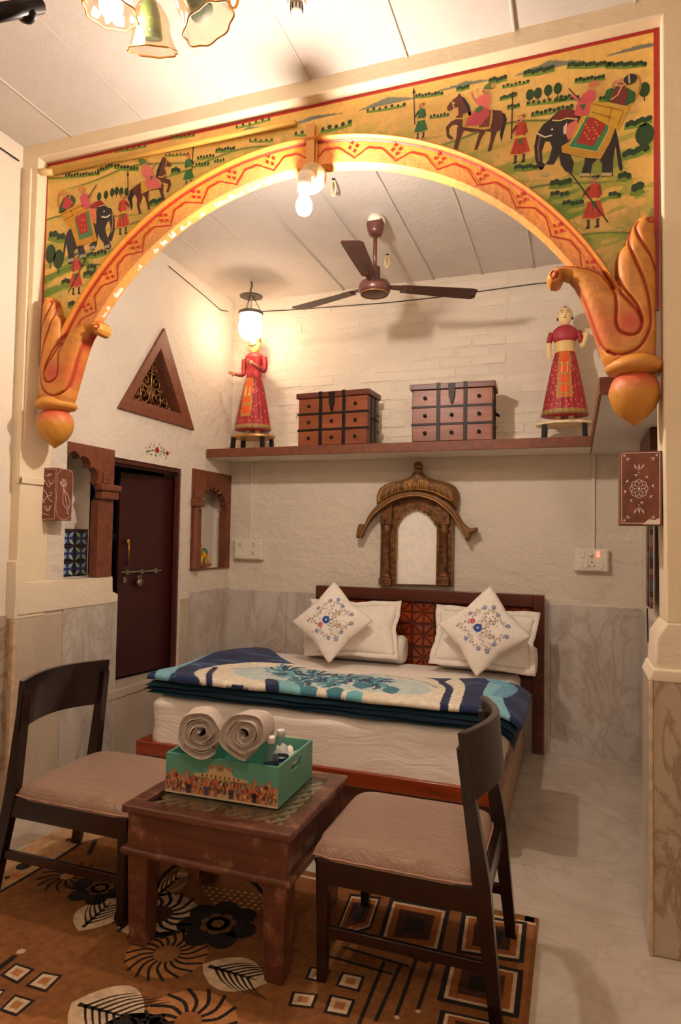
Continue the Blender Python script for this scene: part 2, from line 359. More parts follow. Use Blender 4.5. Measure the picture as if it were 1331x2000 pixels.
def relief(name, outline, f, res, h, colfn, mat, parent=None, grooves=(), gw=0.006, gd=0.006, gcol=(170, 50, 25), edge=0.03, back=0.0):
    """raised plaster or wood relief: outline in (a,b); f(a,b,d)->xyz with d towards the viewer"""
    o = np.array(outline); a0, b0 = o.min(0) - res; a1, b1 = o.max(0) + res
    A, B = np.meshgrid(np.arange(a0, a1, res), np.arange(b0, b1, res)); sh = A.shape
    ins = inside(A, B, outline); D, NX, NY = dist_poly(A, B, outline)
    ins &= D > res * 0.3
    q = ins[:-1, :-1] & ins[1:, :-1] & ins[:-1, 1:] & ins[1:, 1:]
    used = np.zeros(sh, bool); cnt = np.zeros(sh, int)
    for di in (0, 1):
        for dj in (0, 1): cnt[di:sh[0] - 1 + di, dj:sh[1] - 1 + dj] += q
    used = cnt > 0; bnd = used & (cnt < 4)
    A = np.where(bnd, NX, A); B = np.where(bnd, NY, B); D = np.where(bnd, 0, D)
    H = h * np.sqrt(np.clip(1 - (1 - np.clip(D / edge, 0, 1)) ** 2, 0, 1)) * 0.75 + h * 0.25
    C = np.zeros(sh + (3,)); C[...] = colfn(A, B, D)
    for g in grooves:
        dg, _, _ = dist_poly(A, B, g, False); k = np.exp(-(dg / gw) ** 2); H = H - gd * k; kk = np.exp(-(dg / (gw * 0.8)) ** 4)[..., None]; C = C * (1 - kk) + np.array(gcol, float) * kk
    idx = -np.ones(sh, int); idx[used] = np.arange(used.sum())
    V = [tuple(f(a, b, d)) for a, b, d in zip(A[used], B[used], H[used])]; cols = C[used]
    I, J = np.nonzero(q); F = [(int(idx[i, j]), int(idx[i, j + 1]), int(idx[i + 1, j + 1]), int(idx[i + 1, j])) for i, j in zip(I, J)]
    from collections import Counter
    ec = {}
    for fc in F:
        for k in range(4):
            e = (fc[k], fc[(k + 1) % 4]); 
            if (e[1], e[0]) in ec: del ec[(e[1], e[0])]
            else: ec[e] = 1
    mp = {}; P = list(zip(A[used], B[used])); extra = []
    for e in ec:
        for vtx in e:
            if vtx not in mp: mp[vtx] = len(V) + len(extra); extra.append(tuple(f(*P[vtx], back)))
    cols = np.vstack([cols, [cols[v] for v in mp]]) if mp else cols
    F += [(e[1], e[0], mp[e[0]], mp[e[1]]) for e in ec]
    return np_mesh(name, V + extra, F, cols, mat, parent)
class Paint:      # flat paint strokes laid on a surface; each layer a hair above the one below
    def __init__(s, f, step=0.0003): s.mb = MB(); s.f = f; s.st = step
    def poly(s, pts, col, lay=1):
        if len(pts) < 3: return
        if len(pts) > 4:
            tr = tessellate_polygon([[Vector((a, b, 0)) for a, b in pts]])
        else: tr = [tuple(range(len(pts)))]
        s.mb._add([s.f(a, b, s.st * lay) for a, b in pts], [tuple(t) for t in tr], col)
    def stroke(s, pts, w, col, lay=1, taper=False, sm=0):
        if sm: pts = spline(pts, sm)
        n = len(pts); Lf = []; Rt = []
        for i in range(n):
            a = pts[max(i - 1, 0)]; b = pts[min(i + 1, n - 1)]; dx, dy = b[0] - a[0], b[1] - a[1]; q = math.hypot(dx, dy) or 1
            ww = w / 2 * ((1 - i / (n - 1)) * 0.85 + 0.15 if taper else 1); nx, ny = -dy / q * ww, dx / q * ww
            Lf.append((pts[i][0] + nx, pts[i][1] + ny)); Rt.append((pts[i][0] - nx, pts[i][1] - ny))
        vs = [s.f(a, b, s.st * lay) for a, b in Lf + Rt]
        s.mb._add(vs, [(i, i + 1, n + i + 1, n + i) for i in range(n - 1)], col)
    def disc(s, c, rx, col, lay=1, ry=None, rot=0, n=12):
        ry = ry or rx; cr, sr = math.cos(rot), math.sin(rot)
        p = [(c[0] + rx * math.cos(2 * PI * k / n) * cr - ry * math.sin(2 * PI * k / n) * sr, c[1] + rx * math.cos(2 * PI * k / n) * sr + ry * math.sin(2 * PI * k / n) * cr) for k in range(n)]
        s.mb._add([s.f(a, b, s.st * lay) for a, b in p], [tuple(range(n))], col)
    def build(s, name, mat, parent=None): return s.mb.build(name, mat, parent)

XL, YB, XR, ZC, ZF = -2.70, 4.80, 0.40, 3.40, 3.48
YA, YM = 2.61, 2.67

# ================================================================== STRUCTURE
XF0, XF1, YF0 = -2.755, 1.9, -2.4          # front room extents
# ---- floor with marble slabs
fl = MB().box(-4.3, YF0 - 0.1, -0.12, XF1 + 0.1, YB + 0.15, -0.012).build('floor', 'marble_f'); tag(fl, kind='structure')
rows = [YF0, -1.7, -1.05, -0.4, 0.25, 0.85, 1.45, 2.08, 2.74, 3.10, 3.76, 4.8]
for i in range(len(rows) - 1):
    xe_ = XF1 if rows[i] < 2.6 else 0.42
    cuts = [XF0, -1.06 - 0.3 * (i % 2), xe_] if xe_ < 1 else [XF0, -1.3 - 0.3 * (i % 2), 0.75 + 0.2 * (i % 2), xe_]
    for a, b in zip(cuts, cuts[1:]):
        MB().box(a + 0.0008, rows[i] + 0.0008, -0.012, b - 0.0008, rows[i + 1] - 0.0008, random.uniform(-0.0003, 0)).build('marble_slab', 'marble_f', fl)

# ---- ceilings: long stone slabs running away from the camera, painted over
def ceiling(name, x0, x1, y0, y1, z, sw, off):
    c = MB().box(x0, y0, z + 0.03, x1, y1, z + 0.12).build(name, 'ceil'); tag(c, kind='structure')
    x = x0 - off; k = 0
    while x < x1:
        a, b = max(x, x0), min(x + sw, x1)
        if b - a > 0.02:
            dz = random.uniform(-0.006, 0.006); dz2 = random.uniform(-0.006, 0.006)
            MB().hexa([(a + 0.0005, y0, z + dz), (b - 0.0005, y0, z + dz2), (b - 0.0005, y1, z + dz2), (a + 0.0005, y1, z + dz), (a + 0.0005, y0, z + 0.032), (b - 0.0005, y0, z + 0.032), (b - 0.0005, y1, z + 0.032), (a + 0.0005, y1, z + 0.032)]).build('ceiling_slab', 'ceil', c, bevel=0.003)
            j = MB(); pts = [(a + 0.0015 * math.sin(t * 2.3 + k), y0 + (y1 - y0) * t / 14, z - 0.002 + 0.002 * math.sin(t * 1.7)) for t in range(15)]
            j.tube(pts, 0.007, 6, flat=0.5); 
            if a > x0: j.build('mortar_bead', 'ceil', c, smooth=True)
        x += sw; k += 1
    return c
ceiling('ceiling', XF0, XF1, YF0, YA + 0.02, ZF, 0.44, 0.12)
ceiling('ceiling_alcove', -2.71, 0.52, 2.84, YB + 0.02, ZC, 0.36, 0.1)

# ---- back wall (rough whitewashed masonry, displaced) with bricks showing through the limewash
nx, nz = 210, 260
gx = np.linspace(-2.72, 0.50, nx); gz = np.linspace(0, 3.42, nz); GX, GZ = np.meshgrid(gx, gz)
disp = 0.010 * (vnoise(GX, GZ, 2.2, 4) - 0.5) + 0.006 * (vnoise(GX, GZ * 2.4, 7, 3) - 0.5)
crs = np.abs(((GZ + 0.006 * np.sin(GX * 3.1) + 0.006 * (vnoise(GX, GZ, 3, 2) - .5) * 3) / 0.0725) % 1 - 0.5)
disp -= 0.004 * np.clip((crs - 0.40) / 0.1, 0, 1) * (0.4 + 0.6 * (GZ > 2.1)) * np.clip(vnoise(GX, GZ, 2.7, 2) * 2.4 - 0.6, 0, 1)
V = np.c_[GX.ravel(), (YB - disp).ravel(), GZ.ravel()]
I, J = np.meshgrid(np.arange(nx - 1), np.arange(nz - 1)); b0 = (J * nx + I).ravel()
wb = np_mesh('wall_back', V, np.c_[b0, b0 + 1, b0 + nx + 1, b0 + nx], None, 'wallb'); tag(wb, kind='structure')
me_slab = MB().box(-2.9, YB + 0.012, 0, 0.6, YB + 0.12, 3.5).build('masonry_core', 'wall', wb)
bvars = []
for k in range(4):
    m = MB(); w_ = 0.205 + 0.02 * k
    m.box(-w_ / 2, -0.006, -0.029 - 0.002 * k, w_ / 2, 0.02, 0.029)
    o = m.build('brick', 'wall', wb, bevel=0.006); bvars.append(o)
first = [True] * 4; cnt = 0
for r in range(17):
    z = 2.175 + r * 0.0725
    x = -2.66 + (r % 2) * 0.12
    while x < 0.3:
        k = random.randrange(4)
        if random.random() < 0.62 and cnt < 240:
            if first[k]: o = bvars[k]; first[k] = False
            else: o = bvars[k].copy(); COL.objects.link(o)
            o.location = (x + 0.11, YB - random.uniform(-0.0075, -0.0015), z + random.uniform(-0.004, 0.004)); o.rotation_euler = (random.uniform(-0.02, 0.02), random.uniform(-0.025, 0.025), random.uniform(-0.012, 0.012)); cnt += 1
        x += 0.245

def yz(X): return lambda a, b, d: (X + d, a, b)          # a=Y b=Z, d towards room (+X)
def xz(Y): return lambda a, b, d: (a, Y - d, b)          # a=X b=Z, d towards camera
def zrot(pts, T, plane):                                   # trace helper: crop pixels -> plane coords
    out = []
    for x, y in pts:
        px, py = T[0] + x / T[2], T[1] + y / T[2]; q = plane(px, py); out.append(q)
    return out
def on_left(px, py, X=XL): q = uX(px, py, X); return (q.y, q.z)
def on_y(Y): return lambda px, py: (lambda q: (q.x, q.z))(uY(px, py, Y))
def on_floor(px, py, z=0.0): q = uZ(px, py, z); return (q.x, q.y)

# ---- left wall of the alcove
DOOR = (3.335, 0.465, 4.085, 1.925)         # y0 z0 y1 z1 of the opening
N1 = (2.94, 1.182, 3.30, 1.95); N2 = (4.215, 1.18, 4.79, 1.945)
tri_o = [on_left(318, 641), on_left(228, 797), on_left(376, 840)]
tri_i = zrot([(757, 1305), (590, 1600), (880, 1690)], (60, 250, 3.025), on_left)
wl = MB().prism([(2.64, 0), (YB + 0.1, 0), (YB + 0.1, 3.5), (2.64, 3.5)], yz(XL), 0, -0.06,
                holes=[[(DOOR[0], DOOR[1]), (DOOR[2], DOOR[1]), (DOOR[2], DOOR[3]), (DOOR[0], DOOR[3])],
                       [(N1[0], N1[1]), (N1[2], N1[1]), (N1[2], N1[3]), (N1[0], N1[3])],
                       [(N2[0], N2[1]), (N2[2], N2[1]), (N2[2], N2[3]), (N2[0], N2[3])], tri_i]).build('wall_left', 'walll')
tag(wl, kind='structure')
# backs of the niches
MB().prism([(2.86, 1.1), (3.40, 1.1), (3.40, 2.05), (2.86, 2.05)], yz(-2.93), 0, -0.02).build('niche_back', 'wall', wl)
MB().box(-2.93, 2.86, 1.12, -2.74, 3.4, 1.182).build('niche_sill', 'wall', wl)
MB().prism([(4.12, 1.1), (4.86, 1.1), (4.86, 2.05), (4.12, 2.05)], yz(-2.86), 0, -0.02).build('niche_back', 'wall', wl)
MB().box(-2.88, 4.12, 1.12, -2.705, 4.86, 1.18).build('niche_sill', 'wall', wl)
# multifoil brown arches of the two niches
def foil(c, z0, zs, half, top, n=5):
    """scalloped opening: straight jambs then n foils to the top"""
    pts = [(c - half, z0), (c - half, zs)]; K = 2 * n - 1
    for i in range(K):
        t0, t1 = PI - PI * i / K, PI - PI * (i + 1) / K
        p0 = (c + half * math.cos(t0), zs + (top - zs) * math.sin(t0)); p1 = (c + half * math.cos(t1), zs + (top - zs) * math.sin(t1))
        mx, my = (p0[0] + p1[0]) / 2, (p0[1] + p1[1]) / 2; dx, dy = p1[0] - p0[0], p1[1] - p0[1]; L = math.hypot(dx, dy)
        for j in range(6):
            a = PI - PI * j / 6
            u = math.cos(a) / 2; v = math.sin(a) * 0.42
            pts.append((mx + dx * u + dy * -v * 1.0, my + dy * u + dx * v * 1.0))
    pts += [(c + half, zs), (c + half, z0)]
    return pts
fh = [q for q in foil(2.985, 1.184, 1.64, 0.215, 1.885, 4) if q[0] >= 2.984]
n1 = MB().prism([(2.938, 1.965), (2.938, 1.89)] + fh + [(3.336, 1.184), (3.336, 1.965)], yz(XL), 0.006, -0.05).build('niche_arch', 'brown', wl, bevel=0.003)
n2o = foil(4.53, 1.188, 1.64, 0.185, 1.80)
MB().prism([(4.215, 1.182), (4.79, 1.182), (4.79, 1.945), (4.215, 1.945)], yz(-2.70), 0.012, -0.05, holes=[n2o]).build('niche_arch', 'brown', wl, bevel=0.003)
cp = MB(); cp.box(-2.72, 3.20, 1.655, -2.665, 3.355, 1.705); cp.box(-2.72, 3.19, 1.705, -2.655, 3.365, 1.745); cp.box(-2.72, 3.225, 1.745, -2.675, 3.27, 1.82); cp.build('niche_capital', 'brown', wl, bevel=0.008)
cp = MB(); cp.box(-2.70, 4.205, 1.66, -2.65, 4.33, 1.72); cp.box(-2.70, 4.225, 1.72, -2.66, 4.31, 1.79); cp.lathe([(0.001, 1.18), (0.035, 1.19), (0.04, 1.23), (0.03, 1.25), (0.026, 1.66)], (-2.68, 4.25, 0), 12); cp.build('niche_capital', 'brown', wl, bevel=0.006)
# ledge below the near niche, marble cladding, kerb of the raised doorway
MB().prism([(2.62, 1.02), (3.40, 1.02), (3.40, 1.07), (3.35, 1.09), (3.345, 1.18), (2.62, 1.185)], yz(XL), 0.012, -0.1).build('ledge', 'rough', wl, bevel=0.006)
MB().box(XL - 0.02, 2.625, 0, XL + 0.008, 2.935, 1.0).build('marble_panel', 'marble_plain', wl)
MB().box(XL - 0.02, 2.938, 0, XL + 0.008, 3.40, 1.03).build('marble_panel', 'marble_a', wl)
MB().box(XL - 0.02, 3.403, 0, XL + 0.006, 4.1, 0.44).build('marble_panel', 'marble_plain', wl)
MB().box(XL - 0.02, 4.103, 0, XL + 0.006, 4.212, 0.98).build('marble_panel', 'marble_plain', wl)
MB().box(XL - 0.02, 4.215, 0, XL + 0.009, YB, 1.022).build('marble_panel', 'marble_a', wl)
MB().box(-3.6, 3.30, 0.42, XL + 0.012, 4.6, 0.474).build('door_sill', 'marble_plain', wl, bevel=0.004)
# back-wall marble
for a, b, m in ((-2.69, -2.16, 'marble_a'), (-2.157, -1.5, 'marble_a'), (-1.497, -0.83, 'marble_b'), (-0.827, -0.16, 'marble_a'), (-0.157, 0.44, 'marble_a')):
    MB().box(a, YB - 0.022, 0, b, YB + 0.01, 1.01 + random.uniform(-0.002, 0.002)).build('marble_panel', m, wb)
# ---- right wall of the alcove
wr = MB().box(0.42, 2.80, 0, 0.60, YB + 0.1, 3.5).build('wall_right', 'wall'); tag(wr, kind='structure')
MB().box(0.40, 2.86, 0, 0.425, 3.8, 1.01).build('marble_panel', 'marble_a', wr)
MB().box(0.40, 3.803, 0, 0.425, YB - 0.02, 1.01).build('marble_panel', 'marble_a', wr)
# ---- front room shell
o = MB().box(XF0 - 0.15, YF0, 0, XF0, 2.62, 3.6).build('wall_left_front', 'wall'); tag(o, kind='structure')
MB().box(XF0 - 0.01, YF0, 0, XF0 + 0.01, 2.60, 1.02).build('marble_panel', 'marble_b', o)
o = MB().box(XF1, YF0, 0, XF1 + 0.15, 2.82, 3.6).build('wall_right_front', 'wall'); tag(o, kind='structure')
o = MB().box(XF0 - 0.15, YF0 - 0.15, 0, XF1 + 0.15, YF0, 3.6).build('wall_front', 'wall'); tag(o, kind='structure')
# ---- wall with the arch
wa = MB(); pier = [(XF0 - 0.05, 1.0), (XL + 0.006, 1.0), (XL + 0.006, 1.62), (-2.672, 2.25), (-2.655, 2.6), (-2.648, 3.405), (-2.648, 3.62), (XF0 - 0.05, 3.62)]
wa.prism(pier, xz(YA), 0, -0.2)
wa.box(-2.66, YA, 3.405, 0.31, 2.86, 3.62)                                   # beam
wa.prism([(0.308, 1.16), (0.300, 1.9), (0.296, 3.405), (0.296, 3.62), (XF1 + 0.05, 3.62), (XF1 + 0.05, 1.16)], xz(YA), 0, -0.21)
w_arch = wa.build('wall_arch', 'beam', bevel=0.008, seg=3); tag(w_arch, kind='structure')
o = MB(); o.prism([(0.298, 0.955), (0.266, 0.985), (0.274, 1.11), (0.31, 1.165), (0.6, 1.165), (XF1, 1.165), (XF1, 0.955)], xz(YA - 0.004), 0, -0.24); o.build('pier_collar', 'rough', w_arch, bevel=0.01, seg=3)
o = MB(); o.prism([(0.245, 0.955), (0.262, 1.0), (XF1, 1.0), (XF1, 0.955)], xz(YA - 0.02), 0, -0.26); o.build('pier_ledge', 'rough', w_arch, bevel=0.008)
MB().box(0.262, YA - 0.012, 0, XF1, 2.84, 0.957).build('marble_panel', 'marble_b', w_arch, bevel=0.004)
MB().box(0.248, YA - 0.02, 0, 0.262, YA + 0.02, 0.957).build('marble_edge', 'bullnose', w_arch, bevel=0.006, seg=3)
MB().box(0.250, YA + 0.02, 0, 0.262, 2.84, 0.957).build('marble_panel', 'marble_plain', w_arch)
MB().box(XF0 - 0.05, YA - 0.012, 0, XL - 0.004, 2.70, 1.005).build('marble_panel', 'marble_b', w_arch)
MB().box(XL - 0.02, YA - 0.016, 0, XL + 0.012, YA + 0.016, 1.0).build('marble_edge', 'bullnose', w_arch, bevel=0.008, seg=3)
MB().prism([(XF0, 0.99), (XL + 0.006, 1.0), (XL + 0.012, 1.15), (XL + 0.002, 1.3), (XF0, 1.3)], xz(YA - 0.008), 0, -0.05).build('rough_patch', 'rough', w_arch, bevel=0.006)

# arch curves
CI = (-1.150, 1.7787, 1.357, 1.316); CO = (-1.1877, 1.7418, 1.5008, 1.4987)
def ell(E, t): return (E[0] + E[2] * math.cos(t), E[1] + E[3] * math.sin(t))
NA = 96; T0, T1 = math.radians(12), math.radians(168)
CS = (CI[0], CI[1], CI[2] * 1.03, CI[3] * 1.03)
inner = [ell(CS, T0 + (T1 - T0) * i / NA) for i in range(NA + 1)]          # right to left
plate = [(0.31, 2.0), (inner[0][0], 2.0)] + inner + [(inner[-1][0], 2.0), (-2.72, 2.0), (-2.72, 3.41), (0.31, 3.41)]
ap = MB().prism(plate, xz(YM + 0.012), 0, -0.012).build('arch_screen', 'wall', w_arch)

# painted mural ground: dense colour grid
def mural_ground():
    res = 0.0042; xs = np.arange(-2.655, 0.297, res); zs = np.arange(2.32, 3.405, res); X, Z = np.meshgrid(xs, zs); sh = X.shape
    c = np.zeros(sh + (3,)); nz_ = vnoise(X, Z * 3, 4, 4)[..., None]
    c[:] = np.array((240, 196, 106)); c = c * (0.93 + 0.14 * nz_)
    c += (vnoise(X, Z, 1.6, 2)[..., None] - 0.5) * np.array((30, 26, 10))
    def blend(mask, col, a): 
        nonlocal c
        m = (np.clip(mask, 0, 1) * a)[..., None]; c = c * (1 - m) + np.array(col, float) * m
    # rolling hill lines: dark green crest, lime glow beneath
    hills = []
    for k in range(17):
        x0 = -2.7 + (k * 0.61) % 2.9; z0 = 3.30 - 0.052 * k; hills.append((x0, z0, 0.28 + 0.1 * (k % 3), 0.030 + 0.02 * ((k * 7) % 3)))
    for (x0, z0, wd, h) in hills:
        f = z0 + h * np.exp(-((X - x0) / (wd * 0.6)) ** 2) + 0.008 * (vnoise(X, X * 0, 3, 2) - 0.5); d = f - Z
        lim = np.exp(-((X - x0) / wd) ** 4)
        blend(np.exp(-np.clip(d, 0, 9) / 0.014) * (d > 0) * lim, (160, 178, 50), 0.75); blend(np.exp(-(d / 0.0034) ** 2) * lim, (44, 74, 26), 0.9)
    # sweeping meadow strokes lower down
    s = vnoise(X * 0.8 + Z * 0.6, Z * 5 - X * 1.2, 5, 3); fade = np.clip((3.13 - Z) / 0.3, 0, 1)
    blend((s > 0.56) * fade, (138, 168, 46), 0.55); blend((s > 0.64) * fade, (58, 120, 30), 0.45)
    edge = np.clip(1 - np.minimum(np.abs(X - 0.29), np.abs(X + 2.65)) / 0.20, 0, 1) * np.clip((2.82 - Z) / 0.25, 0, 1)
    blend(edge * (vnoise(X, Z, 14, 3) > 0.42), (70, 138, 34), 0.65); blend(edge * (vnoise(X + 3, Z, 18, 3) > 0.58), (30, 84, 26), 0.6)
    ring = np.hypot((X - CO[0]) / CO[2], (Z - CO[1]) / CO[3]); blend(np.exp(-np.clip(ring - 1, 0, 9) / 0.02) * (vnoise(X, Z, 30, 2) > 0.45), (120, 160, 40), 0.6)
    # mountains near the top
    for k in range(9):
        x0 = -2.45 + k * 0.335; hgt = (0.018 + 0.012 * (k % 2)) * np.clip(1 - np.abs(X - x0) / 0.13, 0, 1) + 0.006 * vnoise(X * 3, Z * 0, 16, 2)
        base = 3.335 - 0.003 * (k % 3) + 0.01 * (X + 1.2) * 0.3
        blend((Z > base) * (Z < base + hgt) * (np.abs(X - x0) < 0.13), (112, 122, 112), 0.9)
    # red border
    bz = (Z > 3.388); bl = (X < -2.64) | ((X > 0.274)); blend((bz | bl) * 1.0, (176, 28, 24), 1.0)
    ins = ring > 0.985
    q = ins[:-1, :-1] & ins[1:, 1:] & ins[:-1, 1:] & ins[1:, :-1]
    idx = -np.ones(sh, int); used = np.zeros(sh, bool)
    for di in (0, 1):
        for dj in (0, 1): used[di:sh[0] - 1 + di, dj:sh[1] - 1 + dj] |= q
    idx[used] = np.arange(used.sum()); I, J = np.nonzero(q)
    F = np.c_[idx[I, J], idx[I, J + 1], idx[I + 1, J + 1], idx[I + 1, J]]
    V = np.c_[X[used], np.full(used.sum(), YM), Z[used]]
    return V, F, c[used]
mural = thing('painted_mural', 'painted arch mural of elephants, horsemen and foot guards on yellow hills', 'mural', (-1.18, YM, 3.1))
V, F, cc = mural_ground(); np_mesh('painted_landscape', V, F, cc, 'mural', mural)
T2 = (700, 40, 2.1094); T3 = (60, 250, 3.025)
PM = on_y(YM)
def tr(pts, T): return zrot(pts, T, PM)
def trl(s_, T): return s_ / T[2] / 500.0
SKIN = (214, 150, 104)
def guard(name, T, head, feet, col, spear=None, flip=1, turban=(210, 140, 70), label=None):
    p = Paint(xz(YM), 0.0004); hx, hz = tr([head], T)[0]; fx, fz = tr([feet], T)[0]; h = (hz - fz) * 1.08; x = (hx + fx) / 2
    def q(a, b): return (x + a * h * flip, fz + b * h)
    dk = tuple(int(c * 0.62) for c in col)
    if spear: a, b = tr(spear, T); p.stroke([a, b], 0.005, (60, 34, 22), 5); d_ = Vector((a[0] - b[0], a[1] - b[1])).normalized(); p.poly([(a[0] + d_.x * 0.028, a[1] + d_.y * 0.028), (a[0] - d_.y * 0.007, a[1] + d_.x * 0.007), (a[0] + d_.y * 0.007, a[1] - d_.x * 0.007)], (50, 30, 20), 5)
    for s_ in (-0.09, 0.07): p.poly([q(s_ - 0.025, 0.2), q(s_ + 0.035, 0.2), q(s_ + 0.025, 0.03), q(s_ - 0.02, 0.03)], (70, 60, 52), 1); p.poly([q(s_ - 0.06, 0), q(s_ + 0.03, 0), q(s_ + 0.03, 0.05), q(s_ - 0.02, 0.05)], (34, 26, 24), 2)
    p.poly([q(-0.2, 0.19), q(0.0, 0.155), q(0.2, 0.19), q(0.1, 0.55), q(-0.08, 0.55)], col, 2); p.stroke([q(-0.2, 0.2), q(0.0, 0.165), q(0.2, 0.2)], h * 0.016, (230, 190, 90), 3)
    for a in (-0.1, -0.02, 0.07): p.stroke([q(a * 0.5, 0.5), q(a * 1.3, 0.2)], h * 0.012, dk, 3)
    p.poly([q(-0.09, 0.53), q(0.1, 0.53), q(0.12, 0.8), q(0.02, 0.84), q(-0.08, 0.8)], col, 3); p.poly([q(-0.1, 0.5), q(0.11, 0.5), q(0.11, 0.56), q(-0.1, 0.56)], (226, 186, 80), 4)
    p.poly([q(-0.02, 0.5), q(0.05, 0.5), q(0.04, 0.36), q(-0.0, 0.38)], (60, 120, 50), 4)
    p.stroke([q(-0.06, 0.77), q(-0.15, 0.66), q(-0.14, 0.6)], h * 0.06, dk, 4); p.disc(q(-0.14, 0.6), h * 0.028, SKIN, 5); p.stroke([q(0.09, 0.77), q(0.12, 0.62), q(0.06, 0.55)], h * 0.06, tuple(int(c * 0.8) for c in col), 5)
    p.disc(q(-0.005, 0.88), h * 0.055, SKIN, 5); p.poly([q(-0.055, 0.86), q(-0.075, 0.875), q(-0.05, 0.9)], SKIN, 5); p.stroke([q(-0.05, 0.865), q(0.0, 0.86)], h * 0.014, (30, 20, 16), 6)
    p.disc(q(0.012, 0.94), h * 0.06, turban, 6, h * 0.035); p.disc(q(0.075, 0.945), h * 0.032, tuple(int(c * 0.85) for c in turban), 6); p.stroke([q(-0.045, 0.92), q(0.06, 0.93)], h * 0.01, (250, 220, 150), 7)
    o = p.build(name, 'mural', mural)
    if label: o['label'] = label
def horse_R():
    p = Paint(xz(YM), 0.0004); g = lambda *a: tr(a, T2); B = (92, 38, 24)
    p.poly(g((585, 375), (606, 385), (614, 408), (606, 440), (590, 502), (584, 470), (592, 430), (580, 400)), (24, 16, 16), 1)
    p.poly(g((432, 385), (470, 372), (540, 368), (592, 372), (600, 420), (585, 455), (560, 462), (520, 455), (470, 460), (440, 455), (415, 440), (400, 420), (404, 395)), B, 2)
    for L_ in (((580, 440), (565, 480), (548, 538), (534, 540), (548, 478), (548, 448)), ((530, 450), (506, 490), (492, 532), (478, 534), (492, 488), (505, 448)), ((440, 445), (425, 480), (408, 536), (392, 536), (406, 475), (408, 440)), ((420, 425), (388, 432), (376, 446), (376, 470), (394, 486), (384, 492), (366, 480), (362, 440), (384, 416), (410, 405))): p.poly(g(*L_), B, 3)
    p.poly(g((366, 358), (384, 332), (408, 314), (418, 300), (426, 314), (440, 328), (456, 352), (464, 390), (430, 430), (404, 420), (414, 385), (412, 358), (396, 360), (378, 374), (368, 371)), (104, 46, 28), 4)
    p.poly(g((424, 312), (440, 322), (460, 352), (468, 392), (456, 392), (446, 356), (432, 332)), (30, 18, 18), 5); p.stroke(g((386, 332), (396, 362)), 0.004, (230, 190, 80), 5); p.stroke(g((402, 405), (430, 405), (452, 395)), 0.006, (230, 190, 80), 6)
    p.disc(g((396, 342))[0], 0.003, (250, 240, 220), 6)
    p.poly(g((432, 388), (470, 372), (552, 366), (556, 390), (546, 446), (520, 452), (430, 440)), (206, 166, 60), 5); p.poly(g((500, 376), (548, 370), (540, 438), (500, 442)), (120, 58, 30), 6)
    p.poly(g((476, 378), (500, 350), (536, 350), (542, 392), (506, 432), (440, 438), (452, 405)), (214, 84, 96), 7)
    for a in range(5): p.stroke(g((500 + a * 8, 372), (456 + a * 14, 434)), 0.002, (150, 40, 56), 8)
    p.poly(g((482, 336), (496, 318), (520, 304), (546, 310), (544, 336), (534, 362), (500, 360), (492, 344)), (228, 110, 104), 8); p.stroke(g((490, 334), (478, 322), (470, 302)), 0.008, (220, 110, 100), 9); p.disc(g((470, 300))[0], 0.006, SKIN, 10); p.poly(g((482, 366), (512, 352), (516, 366), (488, 384)), (60, 120, 50), 9)
    p.disc(g((526, 288))[0], 0.0145, SKIN, 9); p.stroke(g((512, 296), (526, 294)), 0.003, (20, 14, 12), 10); p.disc(g((540, 272))[0], 0.022, (90, 120, 60), 10, 0.012, 0.3); p.disc(g((558, 270))[0], 0.011, (190, 150, 80), 11)
    p.build('painted_horseman', 'mural', mural)
def horse_L():
    p = Paint(xz(YM), 0.0005); g = lambda *a: tr(a, T3); B = (96, 44, 30)
    p.poly(g((618, 345), (586, 370), (578, 420), (596, 492), (604, 460), (600, 420), (612, 396)), (24, 16, 18), 1)
    p.poly(g((610, 350), (655, 318), (740, 300), (775, 320), (790, 345), (760, 362), (700, 372), (660, 400), (620, 400), (604, 380)), B, 2)
    for L_ in (((612, 380), (630, 420), (628, 460), (642, 512), (655, 508), (645, 460), (660, 415), (665, 380)), ((660, 380), (680, 420), (695, 484), (708, 480), (696, 420), (700, 370)), ((752, 340), (768, 390), (786, 446), (802, 440), (786, 390), (784, 340)), ((780, 320), (812, 330), (812, 350), (802, 378), (814, 382), (832, 334), (824, 304), (790, 300))): p.poly(g(*L_), B, 3)
    p.poly(g((740, 300), (750, 250), (766, 220), (780, 190), (784, 170), (798, 176), (806, 190), (832, 216), (826, 230), (804, 226), (790, 235), (800, 265), (800, 310), (770, 330)), (108, 52, 34), 4); p.poly(g((784, 172), (764, 215), (748, 250), (740, 300), (752, 300), (762, 250), (776, 220)), (26, 18, 20), 5)
    p.stroke(g((806, 192), (800, 226)), 0.004, (230, 190, 80), 6); p.stroke(g((756, 290), (780, 292), (798, 280)), 0.006, (230, 190, 80), 6)
    p.poly(g((652, 322), (690, 312), (755, 300), (776, 322), (772, 354), (700, 370), (656, 392)), (214, 172, 60), 5)
    p.poly(g((690, 290), (742, 288), (766, 330), (776, 352), (694, 362), (676, 330)), (226, 110, 110), 6)
    p.poly(g((655, 262), (662, 232), (690, 218), (712, 236), (738, 288), (694, 304), (672, 290)), (226, 120, 110), 7); p.stroke(g((706, 240), (722, 238), (732, 206)), 0.009, (228, 140, 120), 8); p.disc(g((678, 206))[0], 0.017, SKIN, 8, n=12); p.disc(g((664, 200))[0], 0.026, (96, 124, 60), 9, 0.013, -0.4); p.poly(g((706, 290), (724, 286), (716, 312)), (50, 120, 50), 8)
    p.build('painted_horseman', 'mural', mural)
